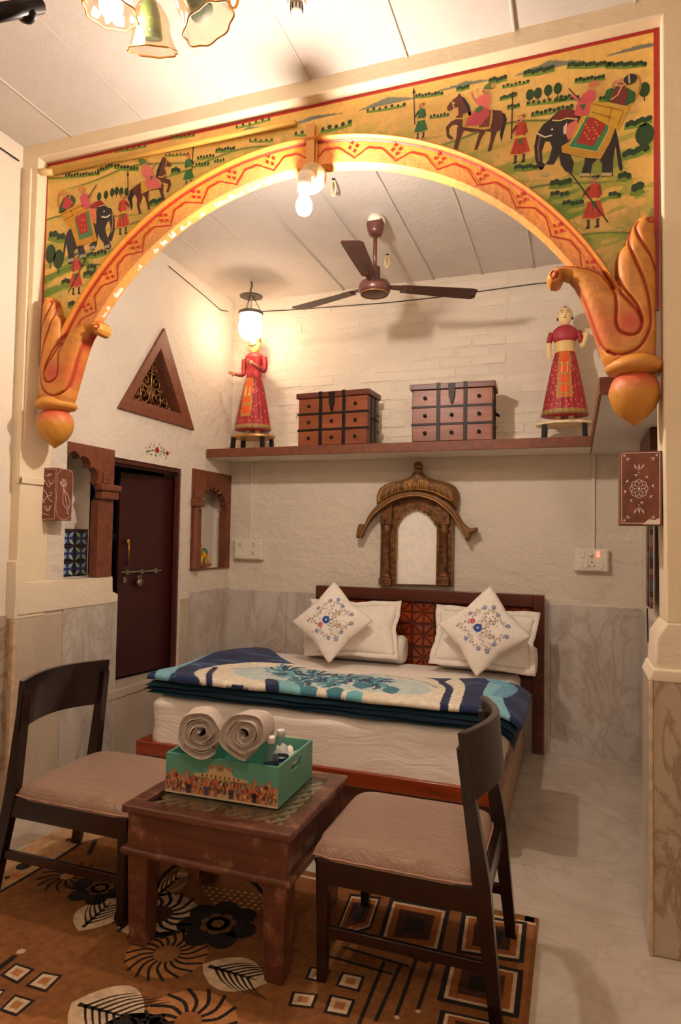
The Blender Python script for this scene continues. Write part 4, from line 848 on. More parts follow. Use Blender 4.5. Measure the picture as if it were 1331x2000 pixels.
# ---------------------------------------------------------------- chests
def chest(label, x0, x1, y0, y1, z0, z1, rot):
    t = thing('drawer_chest', label, 'chest', ((x0 + x1) / 2, (y0 + y1) / 2, z0), 'iron-strapped chests on the shelf'); W = x1 - x0; D = y1 - y0; H = z1 - z0
    cx, cy = (x0 + x1) / 2, (y0 + y1) / 2; Mx = Matrix.Translation((cx, cy, z0)) @ Matrix.Rotation(rot, 4, 'Z')
    def B(a, b, c, d, e, f): return MB().box(a, b, c, d, e, f, mat=Mx)
    B(-W / 2, -D / 2, 0, W / 2, D / 2, H - 0.04).build('body', 'chestdark', t, bevel=0.003)
    B(-W / 2 - 0.015, -D / 2 - 0.018, H - 0.04, W / 2 + 0.015, D / 2 + 0.005, H).build('lid', 'chestdark', t, bevel=0.004)
    h3 = (H - 0.04) / 3
    for i in range(3):
        for j in range(3):
            a = -W / 2 + W * i / 3; c = h3 * j
            d = B(a + 0.006, -D / 2 - 0.008, c + 0.006, a + W / 3 - 0.006, -D / 2 + 0.01, c + h3 - 0.004).build('drawer', 'chestwood', t, bevel=0.002)
            if not (i == 1 and j == 2):
                k = MB(); k.lathe([(0.001, 0.022), (0.009, 0.021), (0.013, 0.014), (0.009, 0.006), (0.006, 0)], (0, 0, 0), 12, mat=Mx @ Matrix.Translation((a + W / 6, -D / 2 - 0.008, c + h3 / 2)) @ Matrix.Rotation(PI / 2, 4, 'X')); k.build('knob', 'iron', d, smooth=True)
    for i in (1, 2):
        a = -W / 2 + W * i / 3
        B(a - 0.013, -D / 2 - 0.013, 0, a + 0.013, -D / 2, H - 0.04).build('iron_strap', 'iron', t, bevel=0.001)
        B(a - 0.013, -D / 2 - 0.022, H - 0.042, a + 0.013, D / 2 + 0.005, H + 0.003).build('iron_strap', 'iron', t, bevel=0.001)
        B(-W / 2 - 0.003, -D / 2 - 0.0125, h3 * i - 0.008, W / 2 + 0.003, -D / 2, h3 * i + 0.008).build('iron_strap', 'iron', t, bevel=0.001)
        B(W / 2, -D / 2, h3 * i - 0.008, W / 2 + 0.005, D / 2, h3 * i + 0.008).build('iron_strap', 'iron', t, bevel=0.001)
        B(W / 2, -D / 2 + D * i / 3 - 0.012, 0, W / 2 + 0.006, -D / 2 + D * i / 3 + 0.012, H - 0.04).build('iron_strap', 'iron', t, bevel=0.001)
    hp = MB().prism([(-0.024, H - 0.006), (0.024, H - 0.006), (0.02, H - 0.10), (0.01, H - 0.115), (0.012, H - 0.13), (0, H - 0.15), (-0.012, H - 0.13), (-0.01, H - 0.115), (-0.02, H - 0.10)], lambda a, b, d: tuple(Mx @ Vector((a, -D / 2 - 0.02 - d, b))), 0.006, -0.004); hp.build('hasp', 'iron', t, bevel=0.001)
    hd = MB(); hd.tube([Mx @ Vector((W / 2 + 0.004, -0.04, H * .5)), Mx @ Vector((W / 2 + 0.03, -0.035, H * .46)), Mx @ Vector((W / 2 + 0.03, 0.035, H * .46)), Mx @ Vector((W / 2 + 0.004, 0.04, H * .5))], 0.006, 6); hd.build('side_handle', 'iron', t, smooth=True)
chest('left iron-strapped wooden chest with nine drawer fronts on the shelf', -1.935, -1.385, 4.43, 4.66, 2.114, 2.508, math.radians(-3))
chest('right iron-strapped wooden chest with nine drawer fronts on the shelf', -1.075, -0.525, 4.43, 4.66, 2.114, 2.515, math.radians(2))

# ---------------------------------------------------------------- painted wooden dolls on stools
def skirt_pat(b, cx, cy, zh, zw, a0):
    rr = random.Random(11)
    for i, f in enumerate(b.f):
        if len(f) != 4: continue
        p = [sum(b.v[k][q] for k in f) / 4 for q in range(3)]; a = math.atan2(p[0] - cx, -(p[1] - cy) / 0.8); h = (p[2] - zh) / (zw - zh); R0 = (168, 34, 40); wd = 0.36 + 0.15 * h
        c = R0
        if int((a + 9) / 0.0714) % 4 == 0: c = (122, 20, 28)
        if rr.random() < 0.10: c = (206, 110, 96)
        if h > 0.24 and abs(a - a0) < wd:
            c = (220, 84, 26); 
            if abs(a - a0) > wd * 0.72: c = (168, 128, 58)
            elif int(h * 46) % 7 == 0 or (0.44 < h < 0.47) or h < 0.28: c = (176, 130, 54)
            elif 0.60 < h < 0.8 and abs(abs(a - a0) - wd * 0.4) < 0.06: c = (226, 186, 110)
        if h < 0.085: c = (158, 122, 62) if h > 0.03 else (120, 86, 42)
        b.c[i] = c
def doll(t, cx, cy, man):
    zt = 2.114
    def L_(mb, prof, col, n=30, sx=1.0, sy=0.75, wav=None): 
        mb.lathe(prof, (cx, cy, 0), n, col=col, mat=Matrix.Diagonal((sx, sy, 1, 1)), wav=wav)
    st = MB(); st.lathe([(0.16, zt + 0.098), (0.185, zt + 0.102), (0.185, zt + 0.118), (0.16, zt + 0.122)], (cx, cy, 0), 28, mat=Matrix.Diagonal((1, 0.75, 1, 1))); s_o = st.build('stool_top', 'gilt' if man else 'creamp', t, bevel=0.002)
    for sx in (-1, 1):
        for sy in (-1, 1): MB().post((cx + sx * 0.13, cy + sy * 0.085, zt), (cx + sx * 0.125, cy + sy * 0.08, zt + 0.1), 0.03, 0.03).build('stool_leg', 'iron', t, bevel=0.002)
    for sx in (-1, 1): MB().post((cx + sx * 0.045, cy, zt + 0.12), (cx + sx * 0.04, cy, zt + 0.19), 0.035, 0.03).build('foot', 'creamp', t, bevel=0.003)
    R1 = (164, 34, 36); zh = zt + 0.165; zw = 2.70 if man else 2.715
    pleat = lambda u, z: 0.022 * math.cos(2 * PI * u * 22) * max(0.0, min(1, (zw - z) / 0.3))
    b = MB(); L_(b, spline([(0.148, zh), (0.138, zh + 0.05), (0.115, zh + 0.18), (0.085, zh + 0.34), (0.064, zw - 0.01)], 12), R1, 88, 1.0, 0.8, pleat)
    skirt_pat(b, cx, cy, zh, zw, -0.16 if man else 0.0)
    # torso, shoulders, neck and head as one continuous turned figure
    if man: L_(b, spline([(0.064, zw - 0.012), (0.066, zw + 0.02), (0.062, zw + 0.06), (0.075, zw + 0.13), (0.078, zw + 0.165), (0.05, zw + 0.19), (0.026, zw + 0.2)], 4), (170, 40, 44), 28, 1.0, 0.72)
    else:
        L_(b, spline([(0.064, zw - 0.012), (0.062, zw + 0.03), (0.062, zw + 0.065)], 4), (224, 190, 120), 28, 1.0, 0.75)
        L_(b, spline([(0.06, zw + 0.06), (0.078, zw + 0.08), (0.082, zw + 0.11), (0.074, zw + 0.145), (0.045, zw + 0.168), (0.026, zw + 0.178)], 4), (168, 48, 62), 28, 1.0, 0.72)
    body = b.build('figure', 'vc', t, smooth=True)
    # patterned apron, gold hem
    def ska(a, b2, d=0.0):     # a angle from front (-y), b2 height 0..1 on the skirt
        z = zh + b2 * (zw - zh); P_ = [(0, 0.148), (0.08, 0.138), (0.32, 0.115), (0.62, 0.088), (1.0, 0.0645)]
        for (q0, r0), (q1, r1) in zip(P_, P_[1:]):
            if q0 <= b2 <= q1: r = r0 + (r1 - r0) * (b2 - q0) / (q1 - q0); break
        r = r * 1.03 + 0.004 + d; return (cx + r * math.sin(a), cy - r * 0.8 * math.cos(a), z)
    hz = zw + (0.262 if man else 0.243); face = (228, 196, 110) if man else (234, 206, 150)
    h = MB(); h.lathe(spline([(0.026, hz - 0.10), (0.024, hz - 0.065), (0.034, hz - 0.05), (0.044, hz - 0.02), (0.046, hz + 0.01), (0.038, hz + 0.04), (0.012, hz + 0.055)], 4), (cx, cy, 0), 24, col=face, mat=Matrix.Diagonal((1, 1, 1, 1)))
    h.ball((cx, cy - 0.048, hz - 0.006), 0.009, 8, 6, (0.7, 1, 1.6), face)                                     # nose
    for sx in (-1, 1):
        h.ball((cx + sx * 0.018, cy - 0.0405, hz + 0.008), 0.008, 8, 6, (1.2, 0.5, 0.55), (245, 240, 228)); h.ball((cx + sx * 0.018, cy - 0.0445, hz + 0.008), 0.004, 8, 6, (1, 0.5, 1), (20, 14, 14))
        h.tube([(cx + sx * 0.007, cy - 0.045, hz + 0.02), (cx + sx * 0.02, cy - 0.0425, hz + 0.024), (cx + sx * 0.031, cy - 0.034, hz + 0.018)], 0.002, 5, col=(30, 20, 18)); h.ball((cx + sx * 0.046, cy, hz - 0.002), 0.011, 8, 6, (0.5, 1, 1.4), face)
    h.ball((cx, cy - 0.0435, hz - 0.026), 0.007, 8, 6, (1.5, 0.6, 0.5), (176, 50, 44))
    if man:
        for sx in (-1, 1): h.tube([(cx, cy - 0.047, hz - 0.017), (cx + sx * 0.016, cy - 0.045, hz - 0.018), (cx + sx * 0.028, cy - 0.036, hz - 0.008)], 0.0035, 6, col=(30, 18, 18))
    h.build('head', 'vc', t, smooth=True)
    hr = MB()
    if man:
        for k in range(4): hr.lathe([(0.040 - 0.002 * k, hz + 0.02 + 0.012 * k), (0.054 - 0.003 * k, hz + 0.026 + 0.012 * k), (0.040 - 0.002 * k, hz + 0.034 + 0.012 * k)], (cx, cy, 0), 20, col=(222, 178, 60), mat=Matrix.Diagonal((1, 1, 1, 1)))
        hr.ball((cx, cy, hz + 0.066), 0.022, 10, 6, (1, 1, 0.7), (206, 150, 44)); hr.build('turban', 'vc', t, smooth=True)
    else:
        hr.ball((cx, cy + 0.008, hz + 0.014), 0.0475, 18, 12, (1, 1, 1), (36, 24, 22)); hr.tube([(cx, cy - 0.038, hz + 0.04), (cx, cy - 0.02, hz + 0.062)], 0.003, 6, col=(200, 60, 50))
        for sx in (-1, 1): hr.ball((cx + sx * 0.047, cy - 0.005, hz - 0.024), 0.007, 8, 6, (1, 1, 1.6), (60, 40, 30))
        hr.build('hair', 'vc', t, smooth=True)
        nk = MB(); nk.tube([(cx + 0.042 * math.cos(k * PI / 8), cy - 0.034 * math.sin(k * PI / 8), hz - 0.073 - 0.012 * math.sin(k * PI / 8)) for k in range(17)], 0.005, 6, closed=True, col=(190, 140, 60)); nk.build('necklace', 'vc', t, smooth=True)
    # arms: continuous tapered tubes ending in a mitten with fingers
    zs = zw + (0.15 if man else 0.125)
    if man: arms = [[(-0.088, 0, 0), (-0.092, -0.0, -0.06), (-0.09, -0.005, -0.115), (-0.115, -0.03, -0.128), (-0.145, -0.05, -0.122)], [(0.088, 0, 0), (0.1, -0.01, -0.06), (0.1, -0.025, -0.11), (0.07, -0.075, -0.09), (0.03, -0.09, -0.062)]]
    else: arms = [[(-0.082, 0, 0), (-0.098, -0.005, -0.05), (-0.1, -0.01, -0.11), (-0.098, -0.03, -0.145)], [(0.082, 0, 0), (0.1, -0.01, -0.05), (0.112, -0.02, -0.105), (0.125, -0.05, -0.075), (0.13, -0.06, -0.05)]]
    for arm in arms:
        am = MB(); P_ = [(cx + a, cy + b_, zs + c) for a, b_, c in arm]; sp = spline(P_, 4); r0 = 0.023
        half = int(len(sp) * (0.62 if man else 0.4)); am.tube(sp[:half + 1], [r0 - 0.006 * i / half for i in range(half + 1)], 10, col=(158, 34, 40)); am.tube(sp[half:], [0.017 - 0.005 * i / (len(sp) - half) for i in range(len(sp) - half)], 10, col=(150, 60, 56) if man else face)
        ao = am.build('arm', 'vc', t, smooth=True)
        e = Vector(P_[-1]); d = (e - Vector(P_[-2])).normalized(); sd = d.cross(Vector((0, 1, 0.2))).normalized(); hm = MB()
        hm.ball(e + d * 0.012, 0.018, 10, 7, (0.9, 0.6, 1.0), face if not man else (206, 140, 96))
        for k in range(4): f0 = e + d * 0.016 + sd * (0.006 * (k - 1.5)); hm.tube([f0, f0 + d * (0.02 + 0.003 * (k in (1, 2))), f0 + d * 0.028 + Vector((0, -0.008, 0.0))], 0.0036, 6, col=face if not man else (206, 140, 96))
        hm.tube([e + sd * 0.012, e + sd * 0.022 + d * 0.016], 0.004, 6, col=face if not man else (206, 140, 96)); hm.build('hand', 'vc', ao, smooth=True)
t = thing('wooden_doll', 'painted wooden man doll in yellow turban and red robe, left on the shelf', 'figurine', (-2.40, 4.60, 2.114), 'painted wooden dolls'); doll(t, -2.40, 4.60, True)
t = thing('wooden_doll', 'painted wooden woman doll with red skirt and orange apron, right on the shelf', 'figurine', (-0.07, 4.58, 2.114), 'painted wooden dolls'); doll(t, -0.070, 4.58, False)

# ---------------------------------------------------------------- mirror frame over the bed
TM = (680, 880, 4.754); PMi = on_y(4.73)
mt = thing('mirror_frame', 'antique gilt carved wooden mirror with domed canopy above the headboard', 'mirror', (-1.11, 4.77, 1.1))
def tm(*pts): return zrot(pts, TM, PMi)
hole = tm((440, 1240), (450, 720), (446, 695), (462, 690), (468, 655), (490, 645), (496, 612), (524, 604), (540, 575), (566, 578), (582, 550), (606, 556), (628, 538), (652, 556), (680, 552), (694, 578), (722, 580), (738, 606), (764, 616), (770, 648), (792, 658), (798, 690), (822, 700), (812, 1250))
MB().prism(tm((300, 520), (640, 400), (968, 520), (968, 1262), (288, 1246)), xz(4.765), 0.012, -0.03, holes=[hole]).build('frame_board', 'antique', mt, bevel=0.003)
q = tm((440, 1240), (640, 530), (812, 1250)); MB().prism([(q[0][0] - 0.01, q[0][1] - 0.01), (q[2][0] + 0.01, q[2][1] - 0.01), (q[2][0] + 0.01, q[1][1] + 0.02), (q[0][0] - 0.01, q[1][1] + 0.02)], xz(4.782), 0, -0.006).build('pane', 'mirror', mt)
for a in (352, 885):
    (cx, z1), = tm((a, 690)); (_, z0), = tm((a, 1250)); H = z1 - z0
    pr = [(0.046, 0), (0.046, 0.055), (0.032, 0.07), (0.045, 0.085), (0.045, 0.1), (0.034, 0.12), (0.044, 0.14), (0.034, 0.165), (0.034, 0.2), (0.036, 0.3), (0.03, 0.5), (0.027, 0.85), (0.04, 0.88), (0.04, 0.92), (0.034, 0.95), (0.044, 1.0)]
    MB().lathe([(r, z0 + (H * z if z > 0.0 else 0)) for r, z in pr], (cx, 4.742, 0), 32, wav=lambda u, z, z0=z0, H=H: 0.05 * math.cos(2 * PI * u * 12) if 0.18 < (z - z0) / H < 0.86 else 0, mat=Matrix.Diagonal((1, 0.6, 1, 1))).build('pillar', 'antique', mt, smooth=True)
    pb = MB(); pb.box(cx - 0.047, 4.715, z0 - 0.002, cx + 0.047, 4.765, z0 + 0.055); pb.build('pillar_base', 'antique', mt, bevel=0.003)
    cap_ = MB(); cap_.box(cx - 0.046, 4.722, z1, cx + 0.046, 4.765, z1 + 0.16); cb = cap_.build('pillar_block', 'antique', mt, bevel=0.003)
    g_ = MB(); fr_ = [(cx - 0.042, z1 + 0.006), (cx + 0.042, z1 + 0.006), (cx + 0.042, z1 + 0.15), (cx - 0.042, z1 + 0.15)]
    g_.tube([(a_, 4.720, b_) for a_, b_ in fr_], 0.0022, 5, closed=True); g_.tube([(cx - 0.04, 4.714, z0 + 0.005), (cx + 0.04, 4.714, z0 + 0.005), (cx + 0.04, 4.714, z0 + 0.05), (cx - 0.04, 4.714, z0 + 0.05)], 0.002, 5, closed=True); g_.build('gilt_line', 'gilt', mt)
e_ = MB(); e_.tube([(a, 4.752, b) for a, b in hole], 0.0025, 5); e_.tube([(a, 4.75, b) for a, b in tm((972, 600), (960, 1250))], 0.003, 5); e_.build('gilt_edge', 'gilt', mt)
# leaf sprays on the spandrel
for sg in (-1, 1):
    lv = MB()
    for k in range(9):
        a, b = (640 + sg * (30 + k * 20)), 500 + (k ** 2) * 1.6
        (x, z), = tm((a, b)); (x2, z2), = tm((a + sg * 22, b - 8)); (x3, z3), = tm((a + sg * 26, b + 20))
        lv.tube([(x, 4.75, z), (x2, 4.745, z2)], [0.005, 0.001], 6); lv.tube([(x, 4.75, z), (x3, 4.745, z3)], [0.005, 0.001], 6)
    lv.build('leaf_spray', 'gilt', mt, smooth=True)
dome = tm((268, 525), (262, 470), (266, 410), (290, 350), (340, 315), (400, 292), (480, 278), (540, 258), (585, 225), (608, 190), (612, 165), (604, 140), (610, 115), (628, 102), (646, 98), (664, 102), (682, 120), (686, 145), (678, 172), (690, 205), (730, 245), (790, 268), (860, 280), (930, 298), (985, 325), (1018, 365), (1028, 420), (1024, 480), (1010, 570), (960, 500), (900, 455), (800, 405), (700, 378), (620, 374), (520, 388), (420, 425), (340, 465), (285, 510))
gro = [spline(tm(*g_), 4) for g_ in ([(290, 470), (300, 400), (350, 340), (440, 310)],)]
for k in range(13):
    x = 300 + k * 56; c_ = (x - 640) / 380; zt = 300 + 90 * abs(c_) ** 2.2; zb = 385 + 95 * c_ * c_
    gro.append(tm((x, zb), (x + 10 * (1 if x < 640 else -1), (zb + zt) / 2), (x + (640 - x) * 0.10, zt)))
for k in range(5):
    for sg in (-1, 1): gro.append(spline(tm((640 + sg * (30 + 14 * k), 370), (640 + sg * (20 + 22 * k), 310 - 2 * k), (640 + sg * (36 + 10 * k), 270 + 4 * k)), 4))
gro.append(tm((600, 190), (690, 190))); gro.append(tm((605, 150), (685, 150))); gro.append(spline(tm((290, 500), (400, 425), (520, 380), (640, 366), (760, 380), (880, 425), (970, 490)), 5))
relief('canopy', dome, xz(4.765), 0.0038, 0.075, lambda A, B, D: (np.array((112, 72, 36)) * (0.9 + 0.3 * vnoise(A, B, 40, 2)[..., None])), 'vc', mt, gro, 0.004, 0.010, (196, 152, 80), 0.05)
top = spline(tm((95, 740), (118, 680), (160, 690), (205, 600), (275, 515), (350, 455), (480, 400), (640, 380), (800, 410), (900, 460), (960, 505), (1020, 580), (1070, 665), (1120, 712), (1160, 720), (1200, 712)), 3)
bot = spline(tm((1208, 745), (1180, 765), (1150, 780), (1125, 840), (1095, 820), (1040, 705), (960, 590), (860, 505), (760, 455), (640, 430), (500, 450), (390, 500), (290, 572), (220, 650), (170, 720), (130, 808), (88, 812)), 3)
relief('bowed_eave', top + bot, xz(4.705), 0.0036, 0.03, lambda A, B, D: (np.array((116, 76, 40)) * (0.9 + 0.25 * vnoise(A, B, 40, 2)[..., None])), 'vc', mt, [], 0.004, 0.004, (190, 140, 80), 0.02, -0.05)
el = MB(); el.tube([(a, 4.672, b) for a, b in spline(tm((135, 800), (220, 642), (290, 565), (390, 492), (500, 440), (640, 420), (760, 443), (860, 492), (965, 585), (1045, 700), (1105, 815)), 6)], 0.0045, 6); el.tube([(a, 4.69, b) for a, b in spline(tm((285, 490), (400, 418), (520, 376), (640, 362), (780, 380), (900, 430), (965, 470)), 5)], 0.003, 6); el.build('gilt_rim', 'gilt', mt, smooth=True)

# ---------------------------------------------------------------- sockets, trunking, wiring
def switchplate(label, x0, x1, z0, z1, right):
    t = thing('switch_board', label, 'switch board', ((x0 + x1) / 2, YB, z0))
    MB().box(x0, YB - 0.045, z0, x1, YB + 0.002, z1).build('box', 'white_plastic', t, bevel=0.005, seg=3)
    MB().box(x0 + 0.008, YB - 0.05, z0 + 0.008, x1 - 0.008, YB - 0.044, z1 - 0.008).build('plate', 'white_plastic', t, bevel=0.002)
    W, H = x1 - x0, z1 - z0
    def sock(u, v, s_=0.8):
        c = (x0 + W * u, z0 + H * v); m = MB()
        for a, b, r in ((0, 0.016, 0.0045), (-0.012, -0.006, 0.004), (0.012, -0.006, 0.004)): m.lathe([(r, 0), (r, 0.003)], (0, 0, 0), 8, mat=Matrix.Translation((c[0] + a * s_, YB - 0.050, c[1] + b * s_)) @ Matrix.Rotation(PI / 2, 4, 'X'))
        m.build('socket_hole', 'dark', t)
    def sw(u, v, mat='white_plastic'): MB().box(x0 + W * u - 0.011, YB - 0.056, z0 + H * v - 0.02, x0 + W * u + 0.011, YB - 0.049, z0 + H * v + 0.02).build('rocker', mat, t, bevel=0.002)
    if right:
        sw(0.25, 0.72); sw(0.70, 0.75, 'red_led'); sw(0.20, 0.28); sw(0.34, 0.28); sw(0.8, 0.28); sock(0.52, 0.28, 1.2)
        k = MB().lathe([(0.016, 0), (0.014, 0.012), (0.001, 0.013)], (0, 0, 0), 16, mat=Matrix.Translation((x0 + W * 0.48, YB - 0.05, z0 + H * 0.74)) @ Matrix.Rotation(PI / 2, 4, 'X')); k.build('regulator_knob', 'white_plastic', t, smooth=True)
    else: sock(0.22, 0.68); sock(0.7, 0.7); sock(0.7, 0.28); sw(0.2, 0.28)
switchplate('white switch board with a glowing red switch at the right of the bed', -0.008, 0.211, 1.246, 1.40, True)
switchplate('white socket board with round holes beside the left niche', -2.629, -2.376, 1.256, 1.42, False)
def strip(name, label, pts, mat='wall', r=0.009):
    o = MB(); 
    for a, b in zip(pts, pts[1:]): a = Vector(a); b = Vector(b); lo = [min(a[i], b[i]) - r for i in range(3)]; hi = [max(a[i], b[i]) + r for i in range(3)]; o.box(*lo, *hi)
    o = o.build(name, mat, bevel=0.002); tag(o, label, 'conduit'); return o
strip('wiring_conduit', 'thin white conduit running down from the shelf to the red-lit switch board', [(0.116, YB - 0.008, 2.05), (0.116, YB - 0.008, 1.40)])
strip('wiring_conduit', 'thin white conduit running down from the shelf to the left socket board', [(-2.497, YB - 0.008, 2.05), (-2.497, YB - 0.008, 1.42)])
mb = MB(); mb.box(XL - 0.02, YA - 0.013, 1.72, XL + 0.014, YA - 0.0005, 3.35); mb.box(XL + 0.0065, YA - 0.012, 1.70, XL + 0.018, 2.76, 1.735); mb.box(XL - 0.02, YA - 0.012, 1.70, XL + 0.018, YA - 0.0005, 1.735); o = mb.build('wiring_conduit', 'beam', bevel=0.003); tag(o, 'white trunking on the left pier bending to the painted tulip box', 'conduit')
a, b = uY(98, 338, 2.655), uY(578, 240, 2.655)
mb = MB(); mb.tube([tuple(a), tuple(b)], 0.013, 10, col=(214, 166, 76)); mb.tube([(a.x + 0.02, a.y, a.z), (a.x - 0.045, 2.62, a.z - 0.005)], 0.017, 10, col=(222, 190, 130)); o = mb.build('wiring_conduit', 'vc', smooth=True); tag(o, 'yellow painted conduit pipe along the top left of the mural', 'conduit')
w_ = MB(); pth = [uY(x, y, 4.79) for x, y in ((480, 612), (520, 608), (560, 606), (640, 600), (760, 591), (860, 580), (960, 566), (1040, 555), (1130, 546))]; w_.tube(pth, 0.0035, 6); o = w_.build('wall_wire', 'wire', smooth=True); tag(o, 'thin dark wire strung along the top of the back wall', 'wire')
w_ = MB(); pth = [uX(x, y, -2.69) for x, y in ((330, 520), (400, 578), (432, 606), (446, 608))]; w_.tube(pth, 0.003, 6); o = w_.build('wall_wire', 'wire', smooth=True); tag(o, 'thin dark wire along the top of the left wall behind the arch', 'wire')
w_ = MB(); w_.tube([(XF0 + 0.006, 1.2, 3.40), (XF0 + 0.006, 2.0, 3.39), (XF0 + 0.006, 2.58, 3.39)], 0.004, 6); o = w_.build('wall_wire', 'wire', smooth=True); tag(o, 'thin wire on the front room wall at the left edge', 'wire')

# ---------------------------------------------------------------- painted boxes on the piers
def vec_paint(p, strokes, col, w): 
    for s_ in strokes: p.stroke(s_, w, col, 1, sm=5)
WT = (226, 206, 206)
t = thing('painted_box', 'brown wall box with white painted rosette on the right pier', 'wall box', (0.22, 2.70, 1.51))
MB().box(0.158, 2.66, 1.512, 0.300, 2.78, 1.788).build('box', 'brown', t, bevel=0.002)
fp = Paint(xz(2.6595), 0.0004); cx, cz = 0.222, 1.648
for k in range(8):
    a = 2 * PI * k / 8; fp.stroke([(cx + 0.018 * math.cos(a) + 0.013 * math.cos(b_ * PI / 6), cz + 0.02 * math.sin(a) + 0.014 * math.sin(b_ * PI / 6)) for b_ in range(13)], 0.0022, WT, 1)
    fp.poly([(cx + 0.043 * math.cos(a + .2), cz + 0.047 * math.sin(a + .2)), (cx + 0.052 * math.cos(a + .33), cz + 0.056 * math.sin(a + .33)), (cx + 0.05 * math.cos(a + .08), cz + 0.055 * math.sin(a + .08))], WT, 1)
fp.disc((cx, cz), 0.008, WT, 1)
for sg in (-1, 1):
    for dx in (-0.014, -0.006, 0.006, 0.014) if False else (-0.013, 0, 0.013): fp.poly([(cx, cz + sg * 0.068), (cx + dx - 0.003, cz + sg * 0.082), (cx + dx * 1.3, cz + sg * 0.094), (cx + dx + 0.003, cz + sg * 0.082)], WT, 1)
    fp.disc((cx, cz + sg * 0.061), 0.0025, WT, 1)
for s_ in ([(0.163, 1.520), (0.163, 1.782), (0.292, 1.782), (0.292, 1.520), (0.163, 1.520)],):
    for a, b in zip(s_, s_[1:]): fp.stroke([a, b], 0.0024, WT, 1)
for sx, sz in ((0.172, 1.53), (0.172, 1.772), (0.282, 1.53), (0.282, 1.772)):
    fp.disc((sx, sz), 0.004, WT, 1, n=8); ux = sgn(cx - sx); uz = sgn(cz - sz)
    for k in (0.2, 0.8, 1.4): fp.stroke([(sx + ux * 0.008, sz + uz * 0.008), (sx + ux * (0.008 + 0.013 * math.cos(k)), sz + uz * (0.008 + 0.013 * math.sin(k)))], 0.002, WT, 1)
fp.poly([(0.235, 1.516), (0.255, 1.535), (0.275, 1.532), (0.29, 1.54), (0.292, 1.516)], (230, 218, 206), 2)
fp.build('rosette', 'vc', t)
t = thing('painted_box', 'brown wall box with white painted vine and tulip on the left pier', 'wall box', (-2.66, 2.81, 1.51))
X1 = -2.612; MB().box(-2.705, 2.762, 1.514, X1, 2.89, 1.795).build('box', 'brown', t, bevel=0.002)
TL = (0, 780, 5.546)
fp = Paint(xz(2.7615), 0.0004); g = lambda *a_: zrot(a_, TL, on_y(2.7615))
for s_ in (((425, 760), (455, 790), (470, 860), (450, 950), (450, 1040), (480, 1110), (460, 1110)), ((470, 860), (500, 900), (530, 950), (555, 900)), ((455, 960), (500, 1010), (530, 1080), (575, 1110)), ((480, 1100), (510, 1050), (550, 1040), (555, 1010), (535, 1010)), ((455, 1110), (445, 1180), (460, 1230), (530, 1255)), ((440, 790), (430, 820), (450, 835), (460, 815)), ((490, 820), (530, 830), (555, 805), (520, 815)), ((500, 1150), (520, 1210), (540, 1150)), ((480, 1150), (500, 1200), (530, 1200), (555, 1150)), ((530, 870), (540, 910), (570, 910), (580, 870))): fp.stroke(g(*s_), 0.0035, WT, 1, sm=5)
for s_ in (((415, 755), (610, 755), (590, 1295), (410, 1300)),): 
    q = g(*s_); q.append(q[0]); [fp.stroke([a, b], 0.003, (206, 170, 176), 1) for a, b in zip(q, q[1:])]
fp.build('vine', 'vc', t)
fp = Paint(yz(X1 + 0.0005), 0.0004); g = lambda *a_: zrot(a_, TL, lambda x, y: on_left(x, y, X1))
fp.stroke(g((620, 820), (650, 775), (700, 755), (760, 775), (790, 820), (785, 1000), (780, 1180), (760, 1260), (700, 1305), (640, 1280), (605, 1200), (615, 1000), (620, 820)), 0.003, (200, 160, 160), 1, sm=4)
for s_ in (((650, 890), (665, 930), (690, 950), (715, 930), (718, 890)), ((650, 890), (665, 900), (680, 860), (692, 895), (705, 870), (718, 890)), ((690, 960), (680, 1060), (690, 1140), (730, 1200)), ((690, 960), (705, 1040), (720, 1130), (745, 1190)), ((700, 990), (740, 1050), (755, 1130), (735, 1190)), ((730, 1200), (725, 1230), (740, 1240), (745, 1215)), ((665, 930), (680, 900), (690, 950)), ((715, 930), (700, 905), (690, 950))): fp.stroke(g(*s_), 0.003, WT, 1, sm=5)
fp.build('tulip', 'vc', t)

